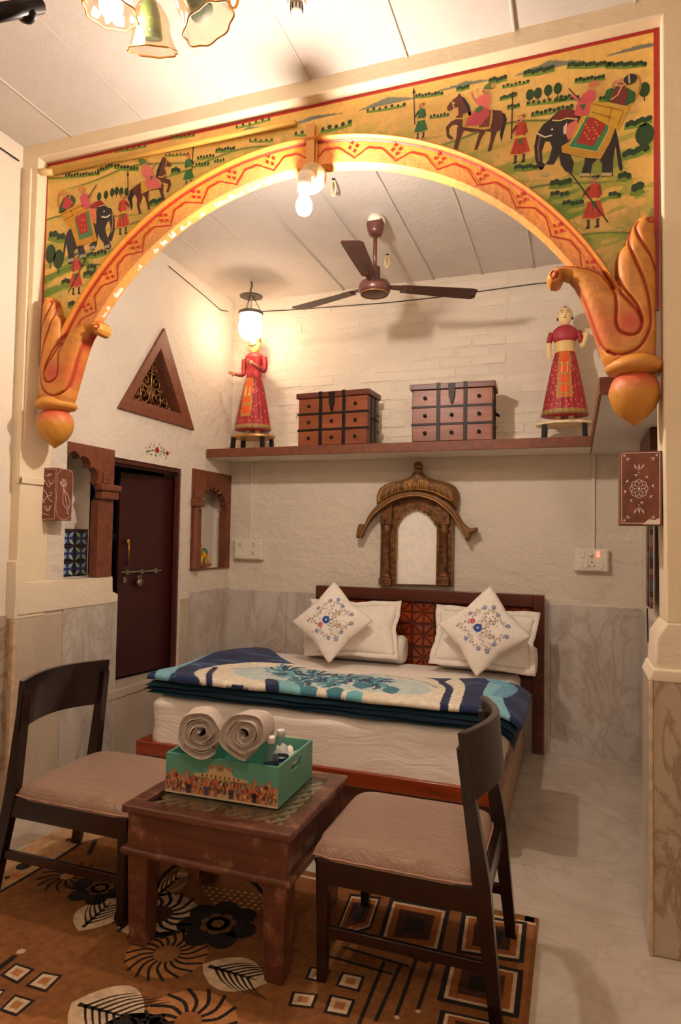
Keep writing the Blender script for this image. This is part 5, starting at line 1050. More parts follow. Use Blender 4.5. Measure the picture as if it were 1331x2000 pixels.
# tile panel in the near niche
t = thing('tile_panel', 'wooden framed panel of six dark blue floral tiles in the near niche', 'tile panel', (-2.92, 3.2, 1.2))
PX = -2.90; g = lambda *a_: zrot(a_, (0, 780, 5.546), lambda x, y: on_left(x, y, PX)); q = g((660, 1400), (975, 1400), (945, 1955), (655, 1965)); y0, y1, z0, z1 = q[0][0], q[1][0] - 0.01, q[3][1] + 0.01, q[0][1]
MB().box(PX - 0.028, y0 - 0.02, z0, PX - 0.004, y1, z1).build('backboard', plain('tile_frame_wood', (62, 42, 30), 0.5), t, bevel=0.003)
cw, ch = (y1 - y0 - 0.03) / 2, (z1 - z0 - 0.05) / 3
for i in range(2):
    for j in range(3):
        a = y0 + 0.008 + i * (cw + 0.008); b = z0 + 0.015 + j * (ch + 0.01); tl_ = MB(); tl_.box(PX - 0.008, a, b, PX + 0.001, a + cw, b + ch, col=(16, 18, 34)); o = tl_.build('tile', 'vc', t, bevel=0.002)
        fp = Paint(yz(PX + 0.002), 0.0003); cx, cz = a + cw / 2, b + ch / 2
        for k in range(4):
            an = PI / 4 + k * PI / 2; ex, ez = cx + cw * 0.46 * sgn(math.cos(an)), cz + ch * 0.46 * sgn(math.sin(an)); nx_, nz_ = -(ez - cz), (ex - cx)
            fp.poly([(cx + (ex - cx) * .15, cz + (ez - cz) * .15), ((cx + ex) / 2 + nx_ * .22, (cz + ez) / 2 + nz_ * .22), (ex, ez), ((cx + ex) / 2 - nx_ * .22, (cz + ez) / 2 - nz_ * .22)], (170, 196, 170) if k % 2 else (150, 180, 190), 1)
            a2 = k * PI / 2; fp.poly([(cx, cz), (cx + cw * .3 * math.cos(a2 - .5), cz + ch * .3 * math.sin(a2 - .5)), (cx + cw * .44 * math.cos(a2), cz + ch * .44 * math.sin(a2)), (cx + cw * .3 * math.cos(a2 + .5), cz + ch * .3 * math.sin(a2 + .5))], (52, 66, 140), 2)
        fp.disc((cx, cz), cw * 0.1, (30, 34, 90), 3); fp.build('tile_flower', 'vc', o)

# toy horse in the far niche
t = thing('toy_horse', 'small yellow and green painted wooden rocking horse in the far niche', 'toy', (-2.79, 4.33, 1.18))
P0 = uX(396, 1108, -2.78); cy = P0.y; b = MB(); Yc = (214, 164, 44)
b.ball((-2.78, cy, 1.29), 0.05, 14, 10, (0.6, 1.25, 0.75), Yc); b.tube([(-2.78, cy - 0.045, 1.30), (-2.78, cy - 0.07, 1.36), (-2.78, cy - 0.075, 1.385)], [0.03, 0.02, 0.018], 10, col=Yc); b.tube([(-2.78, cy - 0.065, 1.385), (-2.78, cy - 0.105, 1.365)], [0.02, 0.011], 10, col=Yc)
for sx in (-0.02, 0.02):
    for sy in (-0.045, 0.045): b.tube([(-2.78 + sx, cy + sy, 1.28), (-2.78 + sx, cy + sy * 1.2, 1.21)], [0.013, 0.008], 8, col=Yc)
b.build('horse_body', 'vc', t, smooth=True)
r_ = MB()
for sx in (-0.022, 0.022): r_.tube([(-2.78 + sx, cy - 0.09 + 0.018 * k, 1.197 + 0.00055 * (k - 5) ** 2 * 1.4) for k in range(11)], 0.008, 6, col=(170, 84, 40))
r_.build('rocker', 'vc', t, smooth=True)
s_ = MB(); s_.ball((-2.78, cy + 0.01, 1.31), 0.042, 12, 8, (0.75, 0.8, 0.85), (60, 120, 60)); s_.build('saddle', 'vc', t, smooth=True)
m_ = MB(); m_.tube([(-2.78, cy - 0.06, 1.40), (-2.78, cy - 0.04, 1.36), (-2.78, cy - 0.03, 1.32)], [0.008, 0.011, 0.006], 6, col=(176, 60, 40)); m_.tube([(-2.78, cy + 0.06, 1.30), (-2.78, cy + 0.08, 1.25)], [0.008, 0.004], 6, col=(176, 60, 40)); m_.build('mane_and_tail', 'vc', t, smooth=True)

# textile and wooden post on the right alcove wall
t = thing('wall_hanging', 'narrow patterned dark red and teal textile hanging behind the right pier', 'wall hanging', (0.385, 4.0, 1.1))
mb = MB(); n = 26
for i in range(n):
    z0 = 1.10 + 0.78 * i / n; z1 = 1.10 + 0.78 * (i + 1) / n
    for k in range(5): mb.box(0.374 + 0.003 * math.sin(k * 2), 3.83 + k * 0.05, z0, 0.388, 3.88 + k * 0.05, z1, col=[(104, 40, 44), (60, 84, 88), (34, 26, 30), (130, 92, 60)][(i * 3 + k * 5 + (i // 4)) % 4])
mb.build('cloth', 'vc', t); MB().box(0.365, 3.80, 1.87, 0.398, 4.1, 1.90).build('rod', 'chestdark', t, bevel=0.003)
mb = MB(); mb.tube([(0.36, 3.84, 1.10), (0.364, 3.84, 0.92)], 0.004, 6); mb.build('cord', 'wire', t)
t2 = MB().box(0.36, 3.7, 1.93, 0.398, 4.25, 2.04).build('wall_plank', 'chestdark', bevel=0.004); tag(t2, 'dark wooden plank under the right end of the shelf', 'plank')

# ================================================================== BED
BX0, BX1, BY0, BY1 = -2.305, -0.318, 3.10, 4.70
bed = thing('double_bed', 'large low reddish wood double bed with carved headboard and white sheeted mattress', 'bed', (-1.31, 3.9, 0))
MB().box(BX0, BY0, 0.225, BX1, BY0 + 0.09, 0.30).build('foot_rail', 'bedwood', bed, bevel=0.006)
MB().box(BX0, BY0 + 0.09, 0.262, BX0 + 0.06, BY1, 0.30).build('side_rail', 'bedwood', bed, bevel=0.005)
MB().box(BX1 - 0.05, BY0 + 0.09, 0.262, BX1, BY1, 0.30).build('side_rail', 'bedwood', bed, bevel=0.005)
MB().box(BX1 - 0.045, BY0 + 0.02, 0.03, BX1 - 0.006, BY1, 0.262).build('side_panel', 'ply', bed)
MB().box(BX0 + 0.006, BY0 + 0.05, 0.03, BX0 + 0.045, BY1, 0.262).build('side_panel', 'bedwood_v', bed)
MB().box(BX0 + 0.045, BY0 + 0.03, 0.03, BX1 - 0.045, BY0 + 0.05, 0.225).build('foot_panel', 'bedwood_v', bed)
MB().box(BX1 - 0.05, BY0 + 0.005, 0.0, BX1 - 0.002, BY0 + 0.03, 0.225).build('corner_post', 'bedwood_v', bed, bevel=0.003)
MB().box(BX0, BY0 + 0.005, 0.0, BX0 + 0.05, BY0 + 0.04, 0.225).build('corner_post', 'bedwood_v', bed, bevel=0.003)
# headboard
hb = MB(); HX0, HX1, HZ = -1.882, -0.198, 1.075
hb.box(HX0, 4.70, 0.0, HX0 + 0.075, 4.765, HZ); hb.box(HX1 - 0.075, 4.70, 0.0, HX1, 4.765, HZ); hb.box(HX0 + 0.075, 4.70, HZ - 0.085, HX1 - 0.075, 4.765, HZ); hb.box(HX0 + 0.075, 4.735, 0.45, HX1 - 0.075, 4.76, HZ - 0.085); hb.box(HX0 + 0.075, 4.705, 0.40, HX1 - 0.075, 4.765, 0.50)
hbo = hb.build('headboard', 'bedwood_v', bed, bevel=0.004)
tv = []
nxt, nzt = 9, 3; tw_ = (HX1 - HX0 - 0.15) / nxt; th_ = (HZ - 0.085 - 0.50) / nzt
for i in range(nxt):
    for j in range(nzt):
        m = MB(); w2, h2 = tw_ / 2 - 0.003, th_ / 2 - 0.003; flip = (i + j) % 2
        P8 = [(-w2, -h2), (0, -h2), (w2, -h2), (w2, 0), (w2, h2), (0, h2), (-w2, h2), (-w2, 0)]
        hts = [0.004 if (k % 2) ^ flip else 0.020 for k in range(8)]
        for k in range(8):
            a, b = P8[k], P8[(k + 1) % 8]; g1 = 0.96; top = 0.016 if (k // 2) % 2 ^ flip else 0.010
            c = ((a[0] + b[0]) / 3, (a[1] + b[1]) / 3)
            def sh_(p, f=0.90): return (c[0] + (p[0] - c[0]) * f, c[1] + (p[1] - c[1]) * f)
            A, B_, C_ = sh_(a), sh_(b), sh_((0, 0)); v = [(A[0], 0, A[1]), (B_[0], 0, B_[1]), (C_[0], 0, C_[1]), (sh_(a, .7)[0], -top, sh_(a, .7)[1]), (sh_(b, .7)[0], -top, sh_(b, .7)[1]), (sh_((0, 0), .7)[0], -top * 0.5, sh_((0, 0), .7)[1])]
            m._add(v, [(0, 1, 4, 3), (1, 2, 5, 4), (2, 0, 3, 5), (3, 4, 5)])
        if len(tv) < 2 and flip == len(tv): o = m.build('carved_tile', 'bedwood', hbo); tv.append(o)
        else: o = tv[flip].copy(); COL.objects.link(o)
        o.location = (HX0 + 0.075 + tw_ * (i + 0.5), 4.735, 0.50 + th_ * (j + 0.5))
# mattress with fitted sheet: superellipsoid block with wrinkles
def sheet_block(x0, x1, y0, y1, z0, z1, r, nu=150, nv=110):
    V = []; F = []
    cx, cy = (x0 + x1) / 2, (y0 + y1) / 2
    # perimeter rings from bottom to top then closing grid
    prof = [(0.0, z0), (0.0, z0 + 0.05), (-0.004, z0 + 0.1), (-0.002, z1 - r - 0.01)] + [(-r * (1 - math.cos(a)), z1 - r + r * math.sin(a)) for a in [k * PI / 16 for k in range(1, 9)]]
    per = []
    N = 90
    for k in range(N): per.append((x0 + (x1 - x0) * k / N, y0, 0, -1))
    for k in range(N): per.append((x1, y0 + (y1 - y0) * k / N, 1, 0))
    for k in range(N): per.append((x1 - (x1 - x0) * k / N, y1, 0, 1))
    for k in range(N): per.append((x0, y1 - (y1 - y0) * k / N, -1, 0))
    for pi_, (off, z) in enumerate(prof):
        for k, (x, y, ax, ay) in enumerate(per):
            rc = 0.05; dx = max(abs(x - cx) - ((x1 - x0) / 2 - rc), 0) * sgn(x - cx); dy = max(abs(y - cy) - ((y1 - y0) / 2 - rc), 0) * sgn(y - cy)
            L = math.hypot(dx, dy); 
            X, Y = x, y
            if dx != 0 and dy != 0: X = cx + sgn(dx) * ((x1 - x0) / 2 - rc) + dx / L * rc; Y = cy + sgn(dy) * ((y1 - y0) / 2 - rc) + dy / L * rc
            nlx, nly = (dx / L, dy / L) if (dx or dy) else (ax, ay)
            s_ = k / len(per) * 14
            wr = 0.012 * (float(vnoise(s_ * 1.0, z * 2.2 + s_ * 0.25, 2.2, 3)) - 0.5) * 2 + 0.004 * math.sin(s_ * 9 + z * 26) * float(vnoise(s_, z, 0.9, 2))
            if z > z1 - r * 0.6: wr *= 0.3
            V.append((X + nlx * (off + wr), Y + nly * (off + wr), z + (0.004 * math.sin(s_ * 11) if pi_ == 0 else 0)))
    n = len(per); m = len(prof)
    F += [(i * n + k, i * n + (k + 1) % n, (i + 1) * n + (k + 1) % n, (i + 1) * n + k) for i in range(m - 1) for k in range(n)]
    base = (m - 1) * n; last = list(range(base, base + n)); cur = last
    for sc_ in (0.9, 0.75, 0.6, 0.45, 0.3, 0.15, 0.05):
        st = len(V)
        for k in range(n):
            p = V[base + k]; x = cx + (p[0] - cx) * sc_; y = cy + (p[1] - cy) * sc_; V.append((x, y, z1 + 0.006 * (float(vnoise(x, y, 2.5, 3)) - 0.4)))
        F += [(cur[k], cur[(k + 1) % n], st + (k + 1) % n, st + k) for k in range(n)]; cur = list(range(st, st + n))
    F.append(tuple(cur)); return V, F
V, F = sheet_block(-2.225, -0.345, 3.122, 4.685, 0.285, 0.548, 0.055)
np_mesh('mattress', V, F, None, 'sheet', bed)

# ---------------------------------------------------------------- pillows
def pillow(name, mat, parent, c, w_, h_, t_, Mx, flange=0.0, n=34, seed=0, pinch=0.10, hole=None):
    """cushion: local a (width) b (height) d (thickness)"""
    V = []; F = []
    def P_(u, v, side):
        a = u * (1 - pinch * (1 - abs(u)) * 0) * (1 - pinch * (1 - v * v)) if False else u * (1 - pinch * (1 - abs(v)) ** 1.5 * abs(u)); b = v * (1 - pinch * (1 - abs(u)) ** 1.5 * abs(v))
        k = max(0, (1 - abs(u) ** 2.6)) * max(0, (1 - abs(v) ** 2.6)); d = t_ / 2 * k ** 0.55
        wr = 0.012 * (float(vnoise(u * 0.7 + seed, v * 0.7 + seed * 2 + side, 2.6, 3)) - 0.5) * min(1, k * 4)
        return Vector((a * w_ / 2, side * (d + wr) * 1.0, b * h_ / 2))
    idx = {}
    for side in (-1, 1):
        for j in range(n + 1):
            for i in range(n + 1):
                if side == 1 and (i in (0, n) or j in (0, n)): idx[(side, i, j)] = idx[(-1, i, j)]; continue
                idx[(side, i, j)] = len(V); V.append(tuple(Mx @ P_(-1 + 2 * i / n, -1 + 2 * j / n, side)))
        for j in range(n):
            for i in range(n): 
                q = (idx[(side, i, j)], idx[(side, i + 1, j)], idx[(side, i + 1, j + 1)], idx[(side, i, j + 1)]); F.append(q if side == -1 else q[::-1])
    o = np_mesh(name, V, F, None, mat, parent)
    if flange:
        fm = MB(); per = [(-1 + 2 * k / 14, -1) for k in range(14)] + [(1, -1 + 2 * k / 14) for k in range(14)] + [(1 - 2 * k / 14, 1) for k in range(14)] + [(-1, 1 - 2 * k / 14) for k in range(14)]
        rs = []
        for k_, (u, v) in enumerate(per):
            p0 = P_(u * 0.97, v * 0.97, 0); m_ = max(abs(u), abs(v)); wv = 0.012 * math.sin(k_ * 1.3 + seed) + 0.004 * math.sin(k_ * 3.1)
            f2 = Vector((p0.x + flange * (u if abs(u) > .7 else u * 0.3), wv, p0.z + flange * (v if abs(v) > .7 else v * 0.3)))
            rs.append([Mx @ Vector((p0.x, -0.004, p0.z)), Mx @ Vector((f2.x, f2.y - 0.003, f2.z)), Mx @ Vector((f2.x, f2.y + 0.003, f2.z)), Mx @ Vector((p0.x, 0.004, p0.z))])
        fm.ring(rs, closed=True); fm.build('flange', mat, o, smooth=True)
    return o, lambda u, v, d: tuple(Mx @ (P_(u, v, -1) + Vector((0, -d - 0.0012, 0))))
def place(x, y, z, tilt=0, spin=0, yaw=0):
    return Matrix.Translation((x, y, z)) @ Matrix.Rotation(yaw, 4, 'Z') @ Matrix.Rotation(-tilt, 4, 'X') @ Matrix.Rotation(spin, 4, 'Y')
R_ = math.radians
def bolster(label, x0, x1, y, z, r):
    t = thing('bolster', label, 'bolster', ((x0 + x1) / 2, y, z - r)); m = MB(); n = 40; rings = []
    prof = [(0.02, 0.004), (0.5, 0.0), (0.86, 0.006), (1.0, 0.03)]
    pts = [(r * p, x0 + q) for p, q in prof] + [(r, x0 + (x1 - x0) * k / 8) for k in range(1, 8)] + [(r * p, x1 - q) for p, q in prof[::-1]]
    rings = [[(x, y + rr * (1 + 0.015 * math.sin(k * 1.7 + x * 9)) * math.cos(2 * PI * k / n), z + rr * math.sin(2 * PI * k / n)) for k in range(n)] for rr, x in pts]
    m.ring(rings); m.build('roll', 'cotton', t, smooth=True)
bolster('white cotton bolster behind the left pillow', -1.90, -1.135, 4.592, 0.655, 0.1)
bolster('white cotton bolster behind the right pillow', -0.90, -0.235, 4.585, 0.65, 0.095)
t = thing('pillow', 'white flanged pillow behind the left embroidered cushion', 'pillow', (-1.5, 4.5, 0.55), 'white bed pillows'); pillow('pillow_body', 'cotton', t, None, 0.64, 0.36, 0.13, place(-1.50, 4.47, 0.80, R_(22), R_(-1.5), R_(2)), 0.035, seed=1)
t = thing('pillow', 'white flanged pillow behind the right embroidered cushion', 'pillow', (-0.57, 4.5, 0.55), 'white bed pillows'); pillow('pillow_body', 'cotton', t, None, 0.64, 0.35, 0.13, place(-0.575, 4.47, 0.79, R_(22), R_(1.5), R_(-3)), 0.04, seed=4)
def cushion(label, x, y, z, tilt, spin, yaw, s_, seed):
    t = thing('embroidered_cushion', label, 'cushion', (x, y, 0.55), 'embroidered cushions')
    o, S = pillow('cushion_body', 'cotton', t, None, s_, s_, 0.13, place(x, y, z, tilt, spin, yaw), 0.0, 44, seed, 0.12)
    # local axes turned by 45 deg: r up along the diagonal
    def f(a, b, d): a *= 1.4; b *= 1.4; u = (a + b) / math.sqrt(2); v = (b - a) / math.sqrt(2); return S(u, v, d)
    p = Paint(f, 0.0005); rr = random.Random(seed)
    BL, PK, GR, OR, LB = (40, 84, 176), (212, 70, 100), (62, 96, 74), (196, 120, 70), (120, 140, 190)
    def vine_(pts, cs=(GR, OR)):
        sp = spline(pts, 7)
        for k in range(0, len(sp) - 2, 1):
            if k % 2 == 0:
                a, b = sp[k], sp[k + 1]; side = 0.032 * (1 if (k // 2) % 2 else -1); dx, dy = b[0] - a[0], b[1] - a[1]; L = math.hypot(dx, dy) or 1
                cc = [GR, OR, (150, 60, 60), (60, 90, 130)][(k // 2) % 4]; p.disc((a[0] - dy / L * side, a[1] + dx / L * side), 0.022, cc, 2, 0.010, rr.random() * 3, 7)
        p.stroke(sp, 0.008, (150, 130, 90), 1)
    def star(c, r, col, n=8):
        for k in range(n): a = 2 * PI * k / n; p.poly([(c[0] + r * 0.15 * math.cos(a - 1), c[1] + r * 0.15 * math.sin(a - 1)), (c[0] + r * math.cos(a - .28), c[1] + r * math.sin(a - .28)), (c[0] + r * math.cos(a + .28), c[1] + r * math.sin(a + .28)), (c[0] + r * 0.15 * math.cos(a + 1), c[1] + r * 0.15 * math.sin(a + 1))], col, 3)
        p.disc(c, r * 0.3, (226, 190, 110), 4, n=8)
    s = 1.0
    for sx in (-1, 1):
        vine_([(0, -0.55), (sx * 0.08, -0.35), (sx * 0.22, -0.22), (sx * 0.36, -0.18), (sx * 0.42, -0.02)]); vine_([(0, -0.1), (sx * 0.14, 0.02), (sx * 0.3, 0.05), (sx * 0.44, 0.18), (sx * 0.36, 0.3)])
        vine_([(0, 0.05), (sx * 0.10, 0.2), (sx * 0.22, 0.28), (sx * 0.2, 0.44), (sx * 0.08, 0.46)]); vine_([(sx * 0.1, 0.08), (sx * 0.2, 0.18), (sx * 0.12, 0.3)])
        for c in ((0.46, 0.0), (0.34, 0.33), (0.12, 0.55), (0.3, -0.32), (0.5, 0.2)): star((sx * c[0], c[1]), 0.055, LB, 7)
    star((0.02, -0.08), 0.095, BL, 10); star((0.14 if seed != 9 else -0.12, -0.22), 0.062, PK, 8)
    for k in range(60): p.disc((rr.uniform(-0.35, 0.35), rr.uniform(-0.5, 0.42)), 0.014, rr.choice([GR, OR, PK, BL, (190, 150, 90)]), 2, 0.009, rr.random() * 3, 6)
    p.build('embroidery', 'embro', t)
cushion('white cushion with floral embroidery standing on its corner, left on the bed', -1.60, 4.31, 0.862, R_(22), R_(45 - 4), R_(3), 0.415, 8)
cushion('white cushion with floral embroidery standing on its corner, right on the bed', -0.555, 4.30, 0.868, R_(22), R_(45 + 4), R_(-4), 0.425, 9)
# ---------------------------------------------------------------- folded plush blanket
bl = thing('folded_blanket', 'folded blue plush blanket with cream panel and teal roses across the bed', 'blanket', (-1.25, 3.45, 0.55))
TB = (260, 1220, 1.566)
def PB_(px, py): q = uZ(px, py, 0.63); return (q.x, q.y)
def gb(*a): return zrot(a, TB, PB_)
def blanket_layer(name, zc, thick, y0, y1, color, topcol=False, x0=-2.255, xend=0.02, seed=0):
    sx = np.linspace(0, 1, 460 if topcol else 90); nyy = 130 if topcol else 16
    V = []; C = []; F = []
    def centre(s, v):
        # s arc length along X from the left end; beyond the right edge of the mattress it bends down
        L = s * (2.02 + xend); xs = x0 + L; Xb = -0.36
        if xs <= Xb: X, Zo, nx_, nz_ = xs, 0.0, 0.0, 1.0
        else:
            e = xs - Xb; R = 0.085 + (zc - 0.55); a = min(e / R, PI * 0.46); rest = max(0, e - R * PI * 0.46); X = Xb + R * math.sin(a) + rest * math.cos(a); Zo = -R * (1 - math.cos(a)) - rest * math.sin(a); nx_, nz_ = math.sin(a), math.cos(a)
        bump_ = 0.035 * math.exp(-((xs + 2.0) / 0.20) ** 2) * v ** 2 * (1 if topcol else 0.5) + 0.018 * math.exp(-((xs + 0.5) / 0.16) ** 2) * v
        return X, zc + Zo + bump_, nx_, nz_
    ny2 = nyy
    for s in sx:
        bk = y1 + 0.34 * math.exp(-((s - 0.13) / 0.13) ** 2) * (1 if topcol else 0.9) + 0.02 * math.sin(s * 9) + 0.05 * s ** 4
        fr_ = y0 + 0.010 * math.sin(s * 13 + seed) + 0.006 * math.sin(s * 37)
        ring_ = []
        for j in range(ny2 + 1):      # top from front to back
            v = j / ny2; ring_.append((v, 1))
        for j in range(7): ring_.append((1 - j / 6, -1))
        for (v, side) in ring_:
            X, Z, nx_, nz_ = centre(s, v); Y = fr_ + (bk - fr_) * v
            ed = min(v, 1 - v) * (bk - fr_); es = min(s, 1 - s) * 2.0; k = math.sqrt(max(0, 1 - (1 - min(1, ed / (thick * 0.55))) ** 2)) * math.sqrt(max(0, 1 - (1 - min(1, es / (thick * 0.4))) ** 2))
            n_ = (float(vnoise(X, Y + seed, 3.0, 3)) - 0.45) * 0.03 * k * (1 if side == 1 else 0) * (1 if topcol else .3)
            h = thick / 2 * k * side + n_
            V.append((X + nx_ * h, Y, Z + nz_ * h)); C.append((X if X < -0.36 else x0 + s * (2.02 + xend), Y))
    n = ny2 + 1 + 7; m = len(sx)
    F = [(i * n + k, i * n + (k + 1) % n, (i + 1) * n + (k + 1) % n, (i + 1) * n + k) for i in range(m - 1) for k in range(n)]
    C = np.array(C)
    cols = color(C[:, 0], C[:, 1]) if callable(color) else np.tile(np.array(color, float), (len(C), 1))
    return np_mesh(name, V, F, cols, 'plush', bl)
def bcolor(X, Y):
    c = np.zeros((len(X), 3)); st = vnoise(X * 0.6, Y * 4, 9, 3); c[:] = (13, 38, 82); c[st > 0.64] = (30, 64, 110); c[st > 0.72] = (72, 110, 150)
    def fill(pts, col, sm=4):
        q = spline(pts, sm, True) if sm else pts; c[inside(X, Y, q)] = col
    def line(pts, w_, col, sm=5):
        d, _, _ = dist_poly(X, Y, spline(pts, sm), False); c[d < w_] = col
    CY, CR, TE, NV, LC = (126, 184, 200), (226, 216, 196), (58, 122, 140), (14, 36, 78), (190, 206, 204)
    line(gb((322, 78), (240, 105), (170, 128), (120, 150), (95, 175)), 0.05, CY); line(gb((280, 70), (200, 100), (140, 120)), 0.012, (60, 120, 170))
    line(gb((1200, 175), (1140, 190), (1110, 220), (1100, 250), (1120, 290), (1160, 320)), 0.045, CY); line(gb((1130, 165), (1100, 200), (1150, 215), (1120, 245)), 0.035, (100, 160, 190))
    P1 = gb((196, 160), (300, 142), (600, 148), (760, 165), (900, 186), (945, 205), (985, 190), (1005, 230), (995, 262), (960, 278), (900, 284), (760, 262), (520, 232), (330, 205), (205, 192)); fill(P1, CR)
    line(gb((250, 150), (236, 168), (232, 190), (240, 215)), 0.018, NV); line(gb((225, 155), (212, 170), (210, 190)), 0.012, CR)
    line(gb((300, 155), (600, 160), (760, 178), (880, 200), (930, 222)), 0.010, (150, 176, 190))
    fill(gb((330, 158), (600, 164), (800, 190), (900, 215), (880, 240), (640, 226), (420, 200), (330, 184)), LC, 4)
    line(gb((945, 205), (968, 225), (958, 252), (950, 275)), 0.020, NV); line(gb((985, 192), (1004, 220), (994, 255), (985, 275)), 0.02, CR)
    r_ = random.Random(3)
    for (cx, cy, s_) in ((470, 165, 1.0), (560, 175, 1.1), (660, 188, 1.15), (740, 205, 1.0), (600, 200, .9), (520, 195, .8)):
        for k in range(24):
            a = 2 * PI * k / 24 + r_.random() * .5; l0, l1 = 6, (26 + r_.random() * 18) * s_
            line(gb((cx + l0 * math.cos(a) * 1.6, cy + l0 * math.sin(a) * .4), (cx + l1 * math.cos(a + .3) * 1.2, cy + l1 * .36 * math.sin(a + .3)), (cx + l1 * math.cos(a + .5) * 1.6, cy + l1 * .5 * math.sin(a + .5))), 0.010, r_.choice([TE, (40, 84, 112), (34, 60, 96), (96, 160, 176)]), 3)
    for (x_, y_) in ((700, 212), (790, 226), (620, 228), (440, 200), (540, 222), (680, 240), (500, 210)): fill(gb((x_ - 30, y_), (x_, y_ - 10), (x_ + 26, y_), (x_, y_ + 14)), TE if x_ % 40 else (104, 176, 190), 3)
    fill(gb((405, 190), (440, 195), (450, 225), (410, 222)), NV, 3); fill(gb((450, 196), (500, 205), (510, 232), (455, 226)), (120, 184, 190), 3)
    jj = 0.92 + 0.16 * vnoise(X, Y, 60, 2)[:, None]; return np.clip(c * jj, 0, 255)
blanket_layer('top_fold', 0.642, 0.054, 3.100, 3.66, bcolor, True, seed=2)
blanket_layer('middle_fold', 0.606, 0.034, 3.118, 3.62, (12, 60, 84), x0=-2.262, seed=5)
blanket_layer('lower_fold', 0.584, 0.034, 3.108, 3.62, (10, 44, 72), x0=-2.275, seed=7)
blanket_layer('bottom_fold', 0.564, 0.028, 3.122, 3.58, (12, 64, 92), x0=-2.265, seed=9)

# ================================================================== RUG
rug = thing('floral_rug', 'brown and ochre rug with black flowers and concentric squares', 'rug', (-1.2, 1.9, 0))
RX0, RX1, RY0, RY1 = -2.36, -0.135, 1.0, 2.665
res = 0.012; xs = np.arange(RX0, RX1 + res, res); ys = np.arange(RY0, RY1 + res, res); X, Y = np.meshgrid(xs, ys)
c = np.zeros(X.shape + (3,)); c[:] = (150, 92, 42); d_ = vnoise(X, Y, 1.1, 2); w2 = vnoise(X + 5, Y, 0.9, 2)
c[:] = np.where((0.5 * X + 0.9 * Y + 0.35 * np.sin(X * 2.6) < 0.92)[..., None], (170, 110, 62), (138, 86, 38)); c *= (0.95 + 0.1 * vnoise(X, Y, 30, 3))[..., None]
Z = np.full(X.shape, 0.0105); n_ = X.shape[1]; I, J = np.nonzero(np.ones((X.shape[0] - 1, X.shape[1] - 1))); b0 = I * n_ + J
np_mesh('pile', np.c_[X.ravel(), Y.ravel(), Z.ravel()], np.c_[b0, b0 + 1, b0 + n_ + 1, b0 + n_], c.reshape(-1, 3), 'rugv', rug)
MB().box(RX0, RY0, 0.001, xs[-1], ys[-1], 0.0095, col=(150, 96, 50)).build('backing', 'vc', rug)
p = Paint(lambda a, b, d: (a, b, 0.0108 + d), 0.0004)
T5 = (0, 1600, 2.147); T6 = (560, 1340, 1.7263); FL = lambda px, py: on_floor(px, py, 0.011)
def g5(*a): return zrot(a, T5, FL)
def g6(*a): return zrot(a, T6, FL)
BLK, CRM, TAN, OCH, BRN = (26, 16, 12), (214, 186, 150), (186, 122, 66), (160, 92, 36), (70, 34, 18)
def shr(q, f): cx = sum(a for a, b in q) / len(q); cy = sum(b for a, b in q) / len(q); return [(cx + (a - cx) * f, cy + (b - cy) * f) for a, b in q]
def rings(q, spec):
    for k, (f, col) in enumerate(spec): p.poly(shr(q, f), col, 3 + k)
small = [(1, BLK), (0.76, CRM), (0.40, TAN)]; big = [(1, BLK), (0.86, CRM), (0.76, OCH), (0.56, BRN), (0.32, BLK)]
for q in (g5((0, 655), (66, 604), (146, 630), (72, 692)), g5((105, 700), (180, 640), (264, 655), (192, 727)), g5((-6, 802), (64, 735), (148, 760), (68, 828)), g5((-80, 770), (-10, 712), (24, 716), (-40, 790)), g6((124, 1102), (146, 1040), (234, 1058), (210, 1118)), g6((164, 1012), (186, 964), (265, 980), (246, 1032)), g6((5, 1078), (20, 1030), (108, 1040), (90, 1088)), g6((62, 988), (80, 946), (152, 960), (130, 1002))): rings(q, small)
for q in (g6((508, 1060), (545, 908), (800, 960), (784, 1122)), g6((300, 880), (350, 714), (553, 752), (520, 905)), g6((572, 900), (592, 764), (812, 798), (800, 935)), g6((150, 860), (215, 700), (320, 712), (285, 820)), g6((494, 1200), (520, 1092), (790, 1150), (760, 1290))): rings(q, big)
for a, b in (((330, 930), (236, 1160)), ((385, 940), (300, 1130)), ((446, 898), (370, 1110)), ((512, 890), (443, 1090)), ((130, 908), (360, 972)), ((190, 880), (412, 945)), ((255, 850), (475, 932)), ((300, 842), (562, 916))): p.stroke(g6(a, b), 0.012, BLK, 2)
p.stroke(g6((252, 832), (190, 935)), 0.028, TAN, 1)
for a in ((240, 1160), (372, 1118), (444, 1098), (545, 915)): p.disc(g6(a)[0], 0.010, CRM, 3, n=4)
p.stroke([(RX0, RY1 - 0.045), (RX1, RY1 - 0.045)], 0.016, CRM, 2); p.stroke([(RX0, RY1 - 0.018), (RX1, RY1 - 0.018)], 0.036, (140, 84, 40), 1); p.stroke([(RX1 - 0.025, RY0), (RX1 - 0.025, RY1)], 0.035, (158, 98, 46), 1)
